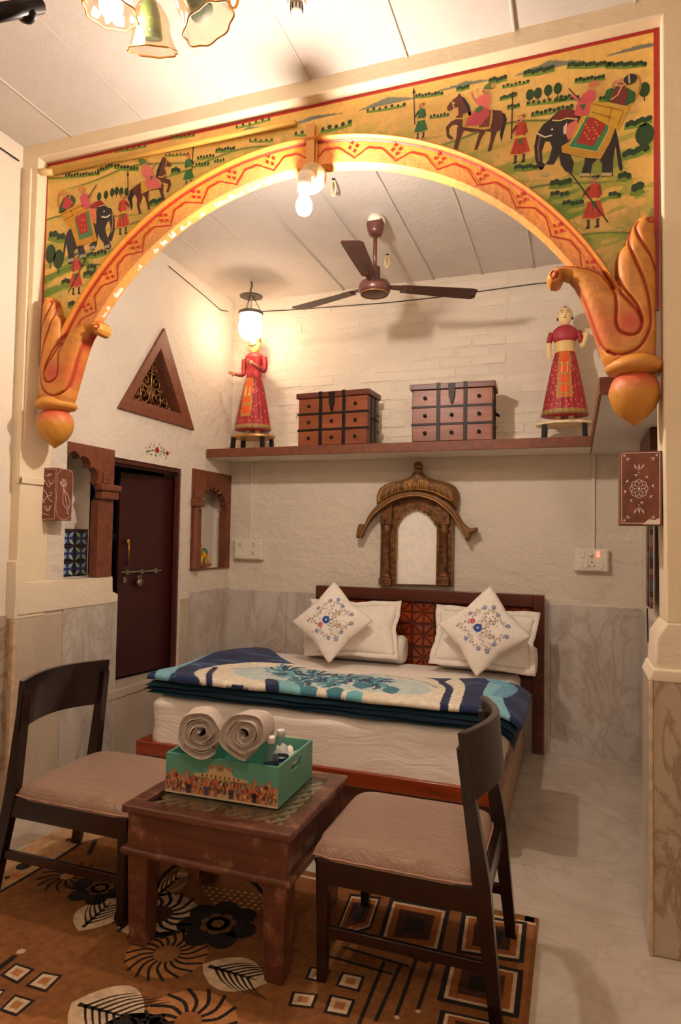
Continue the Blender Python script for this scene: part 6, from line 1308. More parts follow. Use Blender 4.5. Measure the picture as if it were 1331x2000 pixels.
# left border with scalloped cream edge
p.poly([(RX0, RY0), (RX0 + 0.02, RY0)] + g5((-60, 380), (0, 312), (240, 165), (330, 100)) + [(RX0 + 0.3, RY1), (RX0, RY1)], (196, 156, 112), 1); p.stroke(g5((-60, 352), (0, 306), (245, 162), (340, 100)), 0.014, BLK, 3)
for a, r_, col in (((100, 197), 0.032, BLK), ((288, 88), 0.014, BRN), ((168, 160), 0.012, BRN), ((30, 245), 0.012, BRN), ((288, 88), 0.028, (190, 128, 72)), ((60, 240), 0.03, (190, 130, 76)), ((168, 160), 0.026, (190, 128, 72))): p.disc(g5(a)[0], r_, col, 4 if col in (BLK, BRN) else 3)
p.stroke(g5((400, 88), (372, 150)), 0.022, BLK, 3)
def burst(c, r, n, core, ccol, petal=None, w_=0.010, a0=0, a1=2 * PI, k=1.0, lay=4):
    (x, y), = g5(c) if c[0] > -500 else (c,)
    if petal: p.disc((x, y), r * 1.02, petal, lay - 1, r * 0.9, n=20)
    for i in range(n):
        a = a0 + (a1 - a0) * i / n; b = a + 0.35
        p.stroke([(x + core * math.cos(a), y + core * math.sin(a)), (x + r * 0.6 * math.cos(a + 0.05), y + r * 0.6 * math.sin(a + 0.05)), (x + r * math.cos(b), y + r * math.sin(b))], w_, BLK, lay, sm=3)
    p.disc((x, y), core * 1.15, ccol, lay + 1, n=12)
def flower(c, r, n=6):
    (x, y), = g5(c)
    for i in range(n): a = 2 * PI * i / n; p.disc((x + r * 0.6 * math.cos(a), y + r * 0.6 * math.sin(a)), r * 0.42, BLK, 4 + i % 2, r * 0.36, a, 12)
    for i in range(n): a = 2 * PI * (i + 0.5) / n; p.disc((x + r * 0.3 * math.cos(a), y + r * 0.3 * math.sin(a)), r * 0.16, (122, 84, 44), 6, n=8)
    p.disc((x, y), r * 0.3, (132, 92, 50), 6)
def leaf_(c0, c1, wd, n=6, col=CRM):
    (x0, y0), (x1, y1) = g5(c0, c1); L = math.hypot(x1 - x0, y1 - y0); dx, dy = (x1 - x0) / L, (y1 - y0) / L
    pts = [(x0 + dx * L * t + -dy * s_ * wd * math.sin(PI * t) ** 0.8, y0 + dy * L * t + dx * s_ * wd * math.sin(PI * t) ** 0.8) for s_, rng in ((1, range(0, 11)), (-1, range(10, -1, -1))) for t in [k / 10 for k in rng]]
    pts = pts[:11] + pts[12:-1]; p.poly(pts, col, 3)
    p.stroke([(x0 + dx * L * .1, y0 + dy * L * .1), (x0 + dx * L * 0.85, y0 + dy * L * 0.85)], 0.016, BLK, 5, True)
    for k in range(n):
        t = 0.2 + 0.6 * k / n
        for s_ in (-1, 1): bx, by = x0 + dx * L * t, y0 + dy * L * t; p.stroke([(bx, by), (bx + dx * 0.05 - dy * s_ * wd * .5, by + dy * 0.05 + dx * s_ * wd * .5), (bx + dx * 0.11 - dy * s_ * wd * 0.8, by + dy * 0.11 + dx * s_ * wd * .8)], 0.009, BLK, 5, True, 3)
burst((282, 240), 0.12, 13, 0.026, (176, 120, 66)); flower((420, 290), 0.125); flower((915, 440), 0.15, 7); burst((660, 400), 0.16, 16, 0.05, BRN, CRM, 0.014)
burst((700, 565), 0.14, 18, 0.04, (150, 100, 46), (176, 116, 58), 0.010); leaf_((330, 470), (490, 330), 0.09, 5); leaf_((850, 610), (1120, 690), 0.085, 6); leaf_((300, 770), (600, 850), 0.12, 6); burst((790, 850), 0.145, 14, 0.035, (150, 92, 40), (190, 126, 70), 0.012); burst((560, 930), 0.12, 12, 0.03, BRN, CRM, 0.01); flower((500, 1010), 0.16)
for i in range(9):
    for j in range(5): p.disc(g5((850 + i * 30 + j * 14, 285 + j * 17 + i * 4))[0], 0.009, (206, 170, 120), 2, n=4)
leaf_((650, 330), (780, 220), 0.06, 4, (196, 150, 96)); leaf_((520, 120), (700, 80), 0.05, 3, (180, 130, 80))
p.stroke(g5((-20, 640), (64, 572)), 0.02, BLK, 4); p.disc(g5((88, 556))[0], 0.016, CRM, 4, n=6)
o = p.build('woven_pattern', 'rugv', rug)

# ================================================================== TABLE
tb = thing('coffee_table', 'low worn reddish wood coffee table with glass top over a slatted lattice', 'table', (-1.175, 2.22, 0))
TX0, TX1, TY0, TY1, TZ = -1.500, -0.850, 1.945, 2.515, 0.500
fw = 0.062
def frame(x0, x1, y0, y1, z0, z1, w_, names, mat, parent, bv):
    for (a, b, c_, d) in ((x0, y0, x1, y0 + w_), (x0, y1 - w_, x1, y1), (x0, y0 + w_, x0 + w_, y1 - w_), (x1 - w_, y0 + w_, x1, y1 - w_)): MB().box(a, b, z0, c_, d, z1).build(names, mat, parent, bevel=bv, seg=3)
frame(TX0, TX1, TY0, TY1, TZ - 0.028, TZ, fw, 'top_rail', 'tablewood', tb, 0.007)
frame(TX0 + 0.018, TX1 - 0.018, TY0 + 0.018, TY1 - 0.018, 0.352, TZ - 0.028, 0.022, 'apron', 'tablewood', tb, 0.003)
frame(TX0 - 0.002, TX1 + 0.002, TY0 - 0.002, TY1 + 0.002, 0.328, 0.354, 0.05, 'moulding', 'tablewood', tb, 0.010)
for sx in (0, 1):
    for sy in (0, 1):
        x = TX0 + 0.062 if sx == 0 else TX1 - 0.062; y = TY0 + 0.058 if sy == 0 else TY1 - 0.058
        MB().post((x, y, 0.0136), (x, y, 0.33), 0.066, 0.066, 0.084, 0.084).build('leg', 'tablewood', tb, bevel=0.004)
MB().box(TX0 + 0.04, TY0 + 0.04, 0.455, TX1 - 0.04, TY1 - 0.04, 0.462).build('shelf_under_glass', 'chestdark', tb)
k = 0
for sgn_ in (1, -1):
    for i in range(-11, 12):
        cx = (TX0 + TX1) / 2 + i * 0.05; cy = (TY0 + TY1) / 2
        # clip a diagonal slat to the opening
        x0_, x1_, y0_, y1_ = TX0 + fw, TX1 - fw, TY0 + fw, TY1 - fw; dx, dy = math.cos(R_(50)), math.sin(R_(50)) * sgn_; ts = []
        lo, hi = -9, 9
        for (p_, d_, a_, b_) in ((cx, dx, x0_, x1_), (cy, dy, y0_, y1_)):
            t0_, t1_ = (a_ - p_) / d_, (b_ - p_) / d_; lo = max(lo, min(t0_, t1_)); hi = min(hi, max(t0_, t1_))
        if hi - lo > 0.06:
            a = Vector((cx + dx * lo, cy + dy * lo, 0.472 + 0.004 * (sgn_ > 0))); b = Vector((cx + dx * hi, cy + dy * hi, 0.472 + 0.004 * (sgn_ > 0))); n_ = Vector((-dy, dx, 0)) * 0.0095; u = Vector((0, 0, 0.0035))
            MB().hexa([tuple(a - n_ - u), tuple(b - n_ - u), tuple(b + n_ - u), tuple(a + n_ - u), tuple(a - n_ + u), tuple(b - n_ + u), tuple(b + n_ + u), tuple(a + n_ + u)]).build('lattice_slat', 'slat', tb)
MB().box((TX0 + TX1) / 2 - 0.018, TY0 + fw, 0.47, (TX0 + TX1) / 2 + 0.018, TY1 - fw, 0.487).build('cross_rail', 'tablewood', tb, bevel=0.002)
MB().box(TX0 + fw - 0.004, TY0 + fw - 0.004, 0.4925, TX1 - fw + 0.004, TY1 - fw + 0.004, 0.4985).build('glass_top', 'tglass', tb)
for y in (TY0 + 0.09, TY1 - 0.09):
    m = MB(); m.tube([(TX0 + 0.09 + 0.235 * (1 - math.cos(a)), y, 0.15 + 0.17 * math.sin(a)) for a in [PI * q / 16 for q in range(17)]], 0.006, 6); m.build('iron_brace', 'iron', tb, smooth=True)

# ---------------------------------------------------------------- tray box, towels, bottles
TY = thing('gift_box', 'open turquoise wooden box printed with a palace and a procession, on the table', 'box', (-1.2, 2.2, 0.5))
cN = uZ(543, 1580, 0.5015); cL = uZ(323, 1545, 0.5015); ang = math.atan2(cN.y - cL.y, cN.x - cL.x); Wd = (cN - cL).length; Dp = 0.335; Ht = 0.142
MT = Matrix.Translation(cL) @ Matrix.Rotation(ang, 4, 'Z')
def tbx(a, b, c_, d, e, f): return MB().box(a, b, c_, d, e, f, mat=MT)
tbx(0, 0, 0.0, Wd, 0.009, Ht).build('front_board', 'teal', TY, bevel=0.001); tbx(0, Dp - 0.009, 0, Wd, Dp, Ht).build('back_board', 'teal', TY, bevel=0.001)
tbx(0, 0.009, 0, 0.009, Dp - 0.009, Ht).build('side_board', 'teal', TY, bevel=0.001); tbx(0.009, 0.009, 0.0, Wd - 0.009, Dp - 0.009, 0.008).build('bottom_board', 'teal', TY)
MB().prism([(0.009, 0), (Dp - 0.009, 0), (Dp - 0.009, Ht), (0.009, Ht)], lambda a, b, d: tuple(MT @ Vector((Wd - 0.009 + d, a, b))), 0, 0.009, holes=[[(Dp * 0.36, Ht * 0.60), (Dp * 0.64, Ht * 0.60), (Dp * 0.64, Ht * 0.83), (Dp * 0.36, Ht * 0.83)]]).build('side_board', 'teal', TY)
fp = Paint(lambda a, b, d: tuple(MT @ Vector((a, -0.0006 - d, b))), 0.0003); rr = random.Random(5); W_, H_ = Wd, Ht
BE, BE2, OR_ = (206, 176, 124), (170, 132, 88), (206, 84, 48)
fp.poly([(0, 0), (W_, 0), (W_, H_ * .50), (0, H_ * .50)], (196, 150, 104), 1)
fp.poly([(W_ * .26, H_ * .45), (W_ * .74, H_ * .45), (W_ * .74, H_ * .58), (W_ * .62, H_ * .62), (W_ * .58, H_ * .78), (W_ * .5, H_ * .84), (W_ * .42, H_ * .78), (W_ * .38, H_ * .62), (W_ * .26, H_ * .58)], BE, 1)
for cxn in (0.08, 0.20, 0.42, 0.5, 0.58, 0.80, 0.92):
    r_ = 0.012 if cxn not in (0.5,) else 0.017; zz = H_ * (0.56 if cxn in (.08, .2, .8, .92) else 0.80); fp.disc((W_ * cxn, zz), r_, BE2, 2, r_ * .8, n=10); fp.poly([(W_ * cxn - 0.0015, zz + r_ * .6), (W_ * cxn, zz + r_ * 1.5), (W_ * cxn + 0.0015, zz + r_ * .6)], BE2, 2); fp.poly([(W_ * cxn - r_ * .7, H_ * .44), (W_ * cxn + r_ * .7, H_ * .44), (W_ * cxn + r_ * .7, zz), (W_ * cxn - r_ * .7, zz)], BE, 2)
for k in range(46): x = W_ * (k + 0.5) / 46; fp.poly([(x - 0.0016, H_ * .44), (x + 0.0016, H_ * .44), (x + 0.0016, H_ * .50), (x - 0.0016, H_ * .50)], (134, 92, 62), 3)
for k in range(9): x = W_ * (0.34 + 0.32 * k / 8); fp.poly([(x - 0.003, H_ * .52), (x + 0.003, H_ * .52), (x + 0.003, H_ * .58), (x, H_ * .60), (x - 0.003, H_ * .58)], (120, 84, 60), 3)
for x_ in (0.1, 0.9): fp.disc((W_ * x_, H_ * .47), 0.009, (176, 60, 50), 4); fp.disc((W_ * x_, H_ * .47), 0.005, (50, 40, 40), 5)
fp.poly([(0, 0), (W_, 0), (W_, H_ * .05), (0, H_ * .05)], (206, 186, 160), 2)
for k in range(420):
    x = rr.uniform(0.004, W_ - 0.004); z = H_ * (0.05 + 0.36 * rr.random() ** 1.1); col = rr.choice([OR_, OR_, (220, 110, 60), (170, 50, 40), (200, 70, 50), (60, 60, 80), (226, 196, 150), (90, 70, 60), (90, 120, 90), (150, 160, 170)]); s_ = rr.uniform(0.7, 1.3)
    fp.poly([(x - 0.0035 * s_, z), (x + 0.0035 * s_, z), (x + 0.0018 * s_, z + 0.010 * s_), (x - 0.0018 * s_, z + 0.010 * s_)], col, 4 + k % 3); fp.disc((x, z + 0.012 * s_), 0.0018 * s_, (150, 96, 70), 6, n=5)
for x_, c_ in ((0.38, (92, 80, 110)), (0.8, (60, 44, 50)), (0.6, (90, 70, 70)), (0.22, (80, 60, 70))): fp.disc((W_ * x_, H_ * .24), 0.012, c_, 7, 0.010); fp.poly([(W_ * x_ - 0.009, H_ * .06), (W_ * x_ + 0.009, H_ * .06), (W_ * x_ + 0.008, H_ * .22), (W_ * x_ - 0.008, H_ * .22)], c_, 7); fp.poly([(W_ * x_ - 0.008, H_ * .28), (W_ * x_ + 0.008, H_ * .28), (W_ * x_ + 0.006, H_ * .40), (W_ * x_ - 0.006, H_ * .40)], (214, 110, 60), 7)
fp.build('procession_print', 'vc', TY)
def towel(label, c, r, L, tilt, yaw, seed, turns):
    t = thing('rolled_towel', label, 'towel', tuple(c), 'grey rolled towels in the box'); rr = random.Random(seed)
    N = 150; th_ = r / (turns + 0.9); Mx = Matrix.Translation(c) @ Matrix.Rotation(yaw, 4, 'Z') @ Matrix.Rotation(tilt, 4, 'X')
    def sp(k, o): 
        a = 2 * PI * turns * k / N; rad = 0.008 + (r - 0.008 - th_ * .5) * (k / N) ** 0.92 + o; rad *= 1 + 0.05 * math.sin(a * 2.3 + seed) + 0.03 * math.sin(5 * a + seed); rad = max(rad, 0.001); return (rad * math.cos(a + seed), rad * math.sin(a + seed) * 0.96)
    rows_ = [(0.030, 0.30), (0.012, 0.62), (0.003, 0.85), (0.0, 1.0), (0.02, 1.0), (L * .5, 1.0), (L - 0.02, 1.0), (L, 0.6)]
    m = MB(); rings_ = []
    half = th_ * 0.46
    for (y, f) in rows_:
        ring_ = [sp(k, half * f) for k in range(N + 1)] + [sp(k, -half * f) for k in range(N, -1, -1)]
        rings_.append([Mx @ Vector((a, y + 0.008 * math.sin(i_ * 0.21 + seed) * (1 if y < L * .4 else 0), b)) for i_, (a, b) in enumerate(ring_)])
    m.ring(rings_, cap=False)
    n = len(rings_[0]); base = 0
    m.f += [(base + k, base + k + 1, base + n - 2 - k, base + n - 1 - k) for k in range(N)]; m.c += [(200,) * 3] * N
    o = m.build('towel_roll', 'towel', t, smooth=True)
    return t
def tloc(px, py, y): return uY(px, py, y)
towel('grey rolled terry towel at the left in the turquoise box', tloc(391, 1433, 2.045), 0.089, 0.25, R_(-8), R_(26), 1.0, 2.7)
towel('grey rolled terry towel at the right in the turquoise box', tloc(477, 1436, 2.04), 0.090, 0.25, R_(-10), R_(16), 2.3, 2.4)
def bottle(label, x, y):
    q = MT @ Vector((x, y, 0.009)); t = thing('water_bottle', label, 'bottle', tuple(q), 'small water bottles in the box')
    pr = [(0.001, 0.0), (0.026, 0.0), (0.029, 0.006), (0.029, 0.03), (0.027, 0.034), (0.029, 0.038), (0.029, 0.095), (0.027, 0.108), (0.020, 0.125), (0.0125, 0.140), (0.0125, 0.150)]
    pr = [(a * 1.05, b * 1.32) for a, b in pr]
    MB().lathe(pr, tuple(q), 24, cap=True).build('bottle_body', 'pet', t, smooth=True)
    MB().lathe([(0.0309, 0.108), (0.0312, 0.109), (0.0312, 0.121), (0.0309, 0.122)], tuple(q), 24, cap=False).build('label_band', 'water_label', t, smooth=True)
    MB().lathe([(0.0155, 0.196), (0.0155, 0.216), (0.014, 0.219), (0.001, 0.219)], tuple(q), 20, wav=lambda u, z: 0.03 * math.cos(2 * PI * u * 10)).build('cap', 'cap', t, smooth=True)
bottle('small clear water bottle with white cap at the front of the turquoise box', Wd - 0.055, 0.055); bottle('small clear water bottle with white cap just behind the other bottle', Wd - 0.055, 0.145)
for i, (x, y, lb) in enumerate(((Wd - 0.06, 0.235, 'crumpled white tissue packet behind the bottles in the box'), (Wd - 0.10, 0.285, 'white tissue packet in the back corner of the turquoise box'))):
    q = MT @ Vector((x, y, 0.09)); m = MB(); m.ball((0, 0, 0), 1, 20, 12); m.v = [tuple(q + Vector((sgn(a) * abs(a) ** .7 * 0.042, sgn(b) * abs(b) ** .7 * 0.03, c_ * 0.03 + 0.01 * math.sin(9 * a + 7 * b + i)))) for a, b, c_ in m.v]
    m.v = [(a, b, max(c_, q.z - 0.08)) for a, b, c_ in m.v]
    o = m.build('tissue_packet', 'paper', smooth=True); tag(o, lb, 'tissue packet')

# ================================================================== CHAIRS
def chair(label, ox, sgx, y0, y1, xb_foot, xb_seat, xb_top, xf, zt):
    """sgx +1: faces +X.  xb_* rear post x at floor, seat, top;  xf front edge of the seat"""
    t = thing('dining_chair', label, 'chair', ((xb_seat + xf) / 2, (y0 + y1) / 2, 0.0), 'dark wood chairs at the coffee table')
    w_ = 0.036; s_ = sgx
    for y in (y0 + w_ / 2, y1 - w_ / 2):
        m = MB(); m.hexa([(xb_foot - .018, y - w_ / 2, .0136), (xb_foot + .018, y - w_ / 2, .0136), (xb_foot + .018, y + w_ / 2, .0136), (xb_foot - .018, y + w_ / 2, .0136), (xb_seat - .026, y - w_ / 2, .42), (xb_seat + .026, y - w_ / 2, .42), (xb_seat + .026, y + w_ / 2, .42), (xb_seat - .026, y + w_ / 2, .42)])
        m.hexa([(xb_seat - .026, y - w_ / 2, .42), (xb_seat + .026, y - w_ / 2, .42), (xb_seat + .026, y + w_ / 2, .42), (xb_seat - .026, y + w_ / 2, .42), (xb_top - .015, y - w_ / 2, zt - .05), (xb_top + .015, y - w_ / 2, zt - .05), (xb_top + .015, y + w_ / 2, zt - .05), (xb_top - .015, y + w_ / 2, zt - .05)])
        m.build('leg', 'darkwood', t)
    for y in (y0 + 0.02, y1 - 0.02): MB().post((xf - s_ * 0.03, y, 0.0136), (xf - s_ * 0.03, y, 0.40), 0.032, 0.032, 0.042, 0.036).build('leg', 'darkwood', t, bevel=0.003)
    a, b = sorted((xb_seat, xf - s_ * 0.01))
    MB().box(a, y0 + 0.004, 0.325, b, y0 + 0.032, 0.405).build('seat_rail', 'darkwood', t, bevel=0.003); MB().box(a, y1 - 0.032, 0.325, b, y1 - 0.004, 0.405).build('seat_rail', 'darkwood', t, bevel=0.003)
    MB().box(xf - s_ * 0.01 - 0.014, y0 + 0.03, 0.325, xf - s_ * 0.01 + 0.014, y1 - 0.03, 0.405).build('seat_rail', 'darkwood', t, bevel=0.003); MB().box(xb_seat - 0.014, y0 + 0.03, 0.325, xb_seat + 0.014, y1 - 0.03, 0.405).build('seat_rail', 'darkwood', t, bevel=0.003)
    a, b = sorted((xb_foot + (xb_seat - xb_foot) * .35, xf - s_ * 0.03))
    for y in (y0 + 0.018, y1 - 0.018): MB().box(a, y - 0.009, 0.155, b, y + 0.009, 0.19).build('stretcher', 'darkwood', t, bevel=0.003)
    # curved backrest board
    m = MB(); rings_ = []; n = 18
    for i in range(n + 1):
        v = i / n; y = y0 - 0.004 + (y1 - y0 + 0.008) * v; bow = math.sin(PI * v) * 0.072
        x = xb_top - s_ * bow; xb2 = xb_top + (xb_seat - xb_top) * 0.42 - s_ * bow * 0.9; ztop = zt + 0.004 * math.sin(PI * v); zb = zt - 0.205 + 0.012 * math.sin(PI * v)
        rings_.append([(xb2 - .011, y, zb), (xb2 + .011, y, zb), (x + .0125, y, ztop), (x - .0125, y, ztop)])
    m.ring(rings_); m.build('backrest', 'darkwood', t, bevel=0.003)
    # upholstered pad wrapped in clear plastic
    c0, c1 = sorted((xb_seat + s_ * 0.018, xf + s_ * 0.012)); cx, cy = (c0 + c1) / 2, (y0 + y1) / 2; hw, hh = (c1 - c0) / 2, (y1 - y0) / 2 - 0.002; V = []; F = []; N = 44
    def ptop(u, v):
        e = lambda q: max(0, 1 - abs(q) ** 7) ** 0.5
        sq = lambda q, o_: q * (1 - 0.035 * max(0, abs(o_) - .7) / .3)
        k = e(u) * e(v); return (cx + sq(u, v) * hw, cy + sq(v, u) * hh, 0.405 + 0.012 + 0.046 * k ** .6 + 0.006 * (1 - u * u) * (1 - v * v) + 0.0035 * (float(vnoise(u * 2 + ox, v * 3, 2.3, 3)) - .5))
    for j in range(N + 1):
        for i in range(N + 1): V.append(ptop(-1 + 2 * i / N, -1 + 2 * j / N))
    F += [(j * (N + 1) + i, j * (N + 1) + i + 1, (j + 1) * (N + 1) + i + 1, (j + 1) * (N + 1) + i) for j in range(N) for i in range(N)]
    loop = [i for i in range(N + 1)] + [(j) * (N + 1) + N for j in range(1, N + 1)] + [N * (N + 1) + i for i in range(N - 1, -1, -1)] + [j * (N + 1) for j in range(N - 1, 0, -1)]
    b_ = len(V)
    for q in loop: V.append((V[q][0], V[q][1], 0.402))
    n_ = len(loop); F += [(loop[k], b_ + k, b_ + (k + 1) % n_, loop[(k + 1) % n_]) for k in range(n_)]; F.append(tuple(b_ + k for k in range(n_)))
    pad = np_mesh('seat_pad', V, F, None, 'film', t)
    fl_ = MB(); pts = [(V[q][0] + (V[q][0] - cx) * 0.012, V[q][1] + (V[q][1] - cy) * 0.012, 0.412 + 0.001 * math.sin(k * .9)) for k, q in enumerate(loop)]; fl_.tube(pts, 0.0028, 6, closed=True); fl_.build('plastic_seam', 'tan', pad, smooth=True)
    return t
chair('dark wood chair with plastic-wrapped seat left of the coffee table', 0.3, 1, 2.035, 2.535, -2.185, -2.10, -2.055, -1.535, 0.862)
chair('dark wood chair with plastic-wrapped seat right of the coffee table', 1.7, -1, 2.025, 2.53, -0.215, -0.262, -0.325, -0.800, 0.862)

# ================================================================== FAN
fx, fy, fz = -1.149, 3.74, 2.965
fan = thing('ceiling_fan', 'brown three-bladed ceiling fan hanging in the alcove', 'fan', (fx, fy, 3.4))
MB().lathe([(0.02, 3.28), (0.04, 3.285), (0.048, 3.31), (0.055, 3.35), (0.052, 3.37), (0.045, 3.385), (0.001, 3.386)], (fx, fy, 0), 28).build('canopy', 'fan', fan, smooth=True)
MB().lathe([(0.052, 3.352), (0.058, 3.36), (0.056, 3.392), (0.03, 3.40)], (fx, fy, 0), 14, wav=lambda u, z: 0.10 * math.sin(2 * PI * u * 3)).build('chipped_plaster_ring', 'white_plastic', fan, smooth=True)
MB().tube([(fx, fy, 3.07), (fx, fy, 3.29)], 0.0125, 12).build('down_rod', 'fan', fan, smooth=True)
MB().lathe([(0.001, 2.918), (0.06, 2.918), (0.088, 2.924), (0.096, 2.94), (0.098, 2.965), (0.085, 2.99), (0.05, 3.003), (0.034, 3.02), (0.033, 3.085), (0.02, 3.09)], (fx, fy, 0), 40).build('motor', 'fan', fan, smooth=True)
MB().tube([(fx + 0.083 * math.cos(2 * PI * k / 40), fy + 0.083 * math.sin(2 * PI * k / 40), 2.921) for k in range(40)], 0.0028, 6, closed=True).build('gilt_ring', 'gilt', fan, smooth=True)
for a in (28, 161, -84):
    Mx = Matrix.Translation((fx, fy, fz)) @ Matrix.Rotation(R_(a), 4, 'Z')
    m = MB(); pt = Matrix.Rotation(R_(-8), 4, 'X')
    outl = [(0.165, -0.045), (0.40, -0.058), (0.60, -0.066), (0.632, -0.055), (0.645, 0.04), (0.625, 0.062), (0.40, 0.056), (0.165, 0.045)]
    m.prism(outl, lambda x, y, d: tuple(Mx @ (pt @ Vector((x, y, d)))), -0.0015, 0.0015); bo = m.build('blade', 'fanblade', fan, bevel=0.001)
    m = MB(); m.prism([(0.07, -0.02), (0.15, -0.028), (0.24, -0.034), (0.25, 0.0), (0.24, 0.034), (0.15, 0.028), (0.07, 0.02)], lambda x, y, d: tuple(Mx @ (pt @ Vector((x, y, d + 0.004)))), 0, 0.004); m.build('blade_iron', 'fan', bo)
    m = MB()
    for x, y in ((0.19, -0.018), (0.19, 0.018), (0.225, 0.0)): m.lathe([(0.006, -0.004), (0.006, 0.011)], (0, 0, 0), 8, mat=Mx @ pt @ Matrix.Translation((x, y, 0)))
    for k in range(3): pass
    m.build('screws', 'brass', bo); bo.children[-1]['kind'] = 'stuff' if False else ''
for ob in list(bpy.data.objects):
    if 'kind' in ob.keys() and ob['kind'] == '': del ob['kind']

# ================================================================== LAMPS
# pendant
px_, py_ = -2.345, 4.42
pd = thing('pendant_lamp', 'glass bell pendant lamp on iron ring and chains above the left doll', 'lamp', (px_, py_, 3.4))
m = MB(); m.tube([(px_, py_, 3.40), (px_ + 0.005, py_, 3.36), (px_ - 0.006, py_, 3.33), (px_, py_, 3.29)], 0.007, 6); m.build('hook', 'castiron', pd, smooth=True)
MB().lathe([(0.001, 3.296), (0.04, 3.292), (0.088, 3.282), (0.088, 3.279), (0.04, 3.288), (0.001, 3.291)], (px_, py_, 0), 32).build('smoke_disc', 'castiron', pd, smooth=True)
for k in range(3):
    a = 2 * PI * k / 3 + 0.5; MB().tube([(px_ + 0.012 * math.cos(a), py_ + 0.012 * math.sin(a), 3.285), (px_ + 0.085 * math.cos(a), py_ + 0.085 * math.sin(a), 3.155)], 0.0028, 6).build('chain', 'castiron', pd, smooth=True)
MB().lathe([(0.088, 3.135), (0.094, 3.135), (0.094, 3.158), (0.088, 3.158)], (px_, py_, 0), 36).build('ring', 'castiron', pd)
gp = [(0.086, 3.138), (0.083, 3.10), (0.092, 3.06), (0.093, 3.03), (0.082, 2.985), (0.056, 2.952), (0.02, 2.94), (0.001, 2.939)]
MB().lathe(spline(gp, 4) + spline([(r * 0.97 if r > 0.01 else r, z + 0.003) for r, z in gp[::-1]], 4), (px_, py_, 0), 40, wav=lambda u, z: 0.012 * math.cos(2 * PI * u * 20), cap=False).build('glass_bell', 'lglass', pd, smooth=True)
MB().lathe([(0.016, 3.09), (0.018, 3.14), (0.012, 3.16), (0.003, 3.28)], (px_, py_, 0), 14).build('bulb_holder', 'white_plastic', pd, smooth=True)
MB().ball((px_, py_, 3.035), 0.034, 18, 12, (1, 1, 1.25)).build('bulb', bulb_mat('pendant_bulb', P_PEND, WARM, 0.0169), pd, smooth=True)
# arch bulb with its conduit and round wooden block
ab = thing('arch_bulb', 'bare lit bulb hanging from a round block at the top of the painted arch', 'lamp', (-1.115, 2.56, 3.0))
m = MB(); m.box(-1.138, 2.628, 3.03, -1.098, 2.662, 3.29, col=(214, 154, 78)); m.build('conduit', 'vc', ab, bevel=0.003)
m = MB(); m.tube([(-1.092, 2.64, 3.28), (-1.09, 2.64, 3.04)], 0.005, 6, col=(200, 140, 60)); m.build('cable', 'vc', ab, smooth=True)
RX = Matrix.Rotation(PI / 2, 4, 'X')
MB().lathe([(0.001, 0.0), (0.064, 0.0), (0.068, 0.008), (0.066, 0.028), (0.052, 0.036), (0.001, 0.037)], (0, 0, 0), 32, mat=Matrix.Translation((-1.105, 2.64, 3.035)) @ RX).build('round_block', plain('cream_lamp_block', (206, 172, 120), 0.5), ab, smooth=True, angle=40)
m = MB(); m.lathe([(0.028, 0.0), (0.034, 0.01), (0.034, 0.03), (0.028, 0.05)], (0, 0, 0), 24, mat=Matrix.Translation((-1.105, 2.595, 3.03)) @ Matrix.Rotation(R_(140), 4, 'X')); m.lathe([(0.026, 2.935), (0.031, 2.945), (0.031, 2.985), (0.028, 3.0), (0.022, 3.02)], (-1.105, 2.545, 0), 24); m.build('bulb_holder', 'white_plastic', ab, smooth=True)
MB().lathe(spline([(0.015, 2.938), (0.018, 2.92), (0.033, 2.885), (0.034, 2.865), (0.025, 2.84), (0.001, 2.83)], 4), (-1.105, 2.545, 0), 24).build('bulb', bulb_mat('arch_bulb_glow', P_ARCH, WHITE, 0.0165), ab, smooth=True)

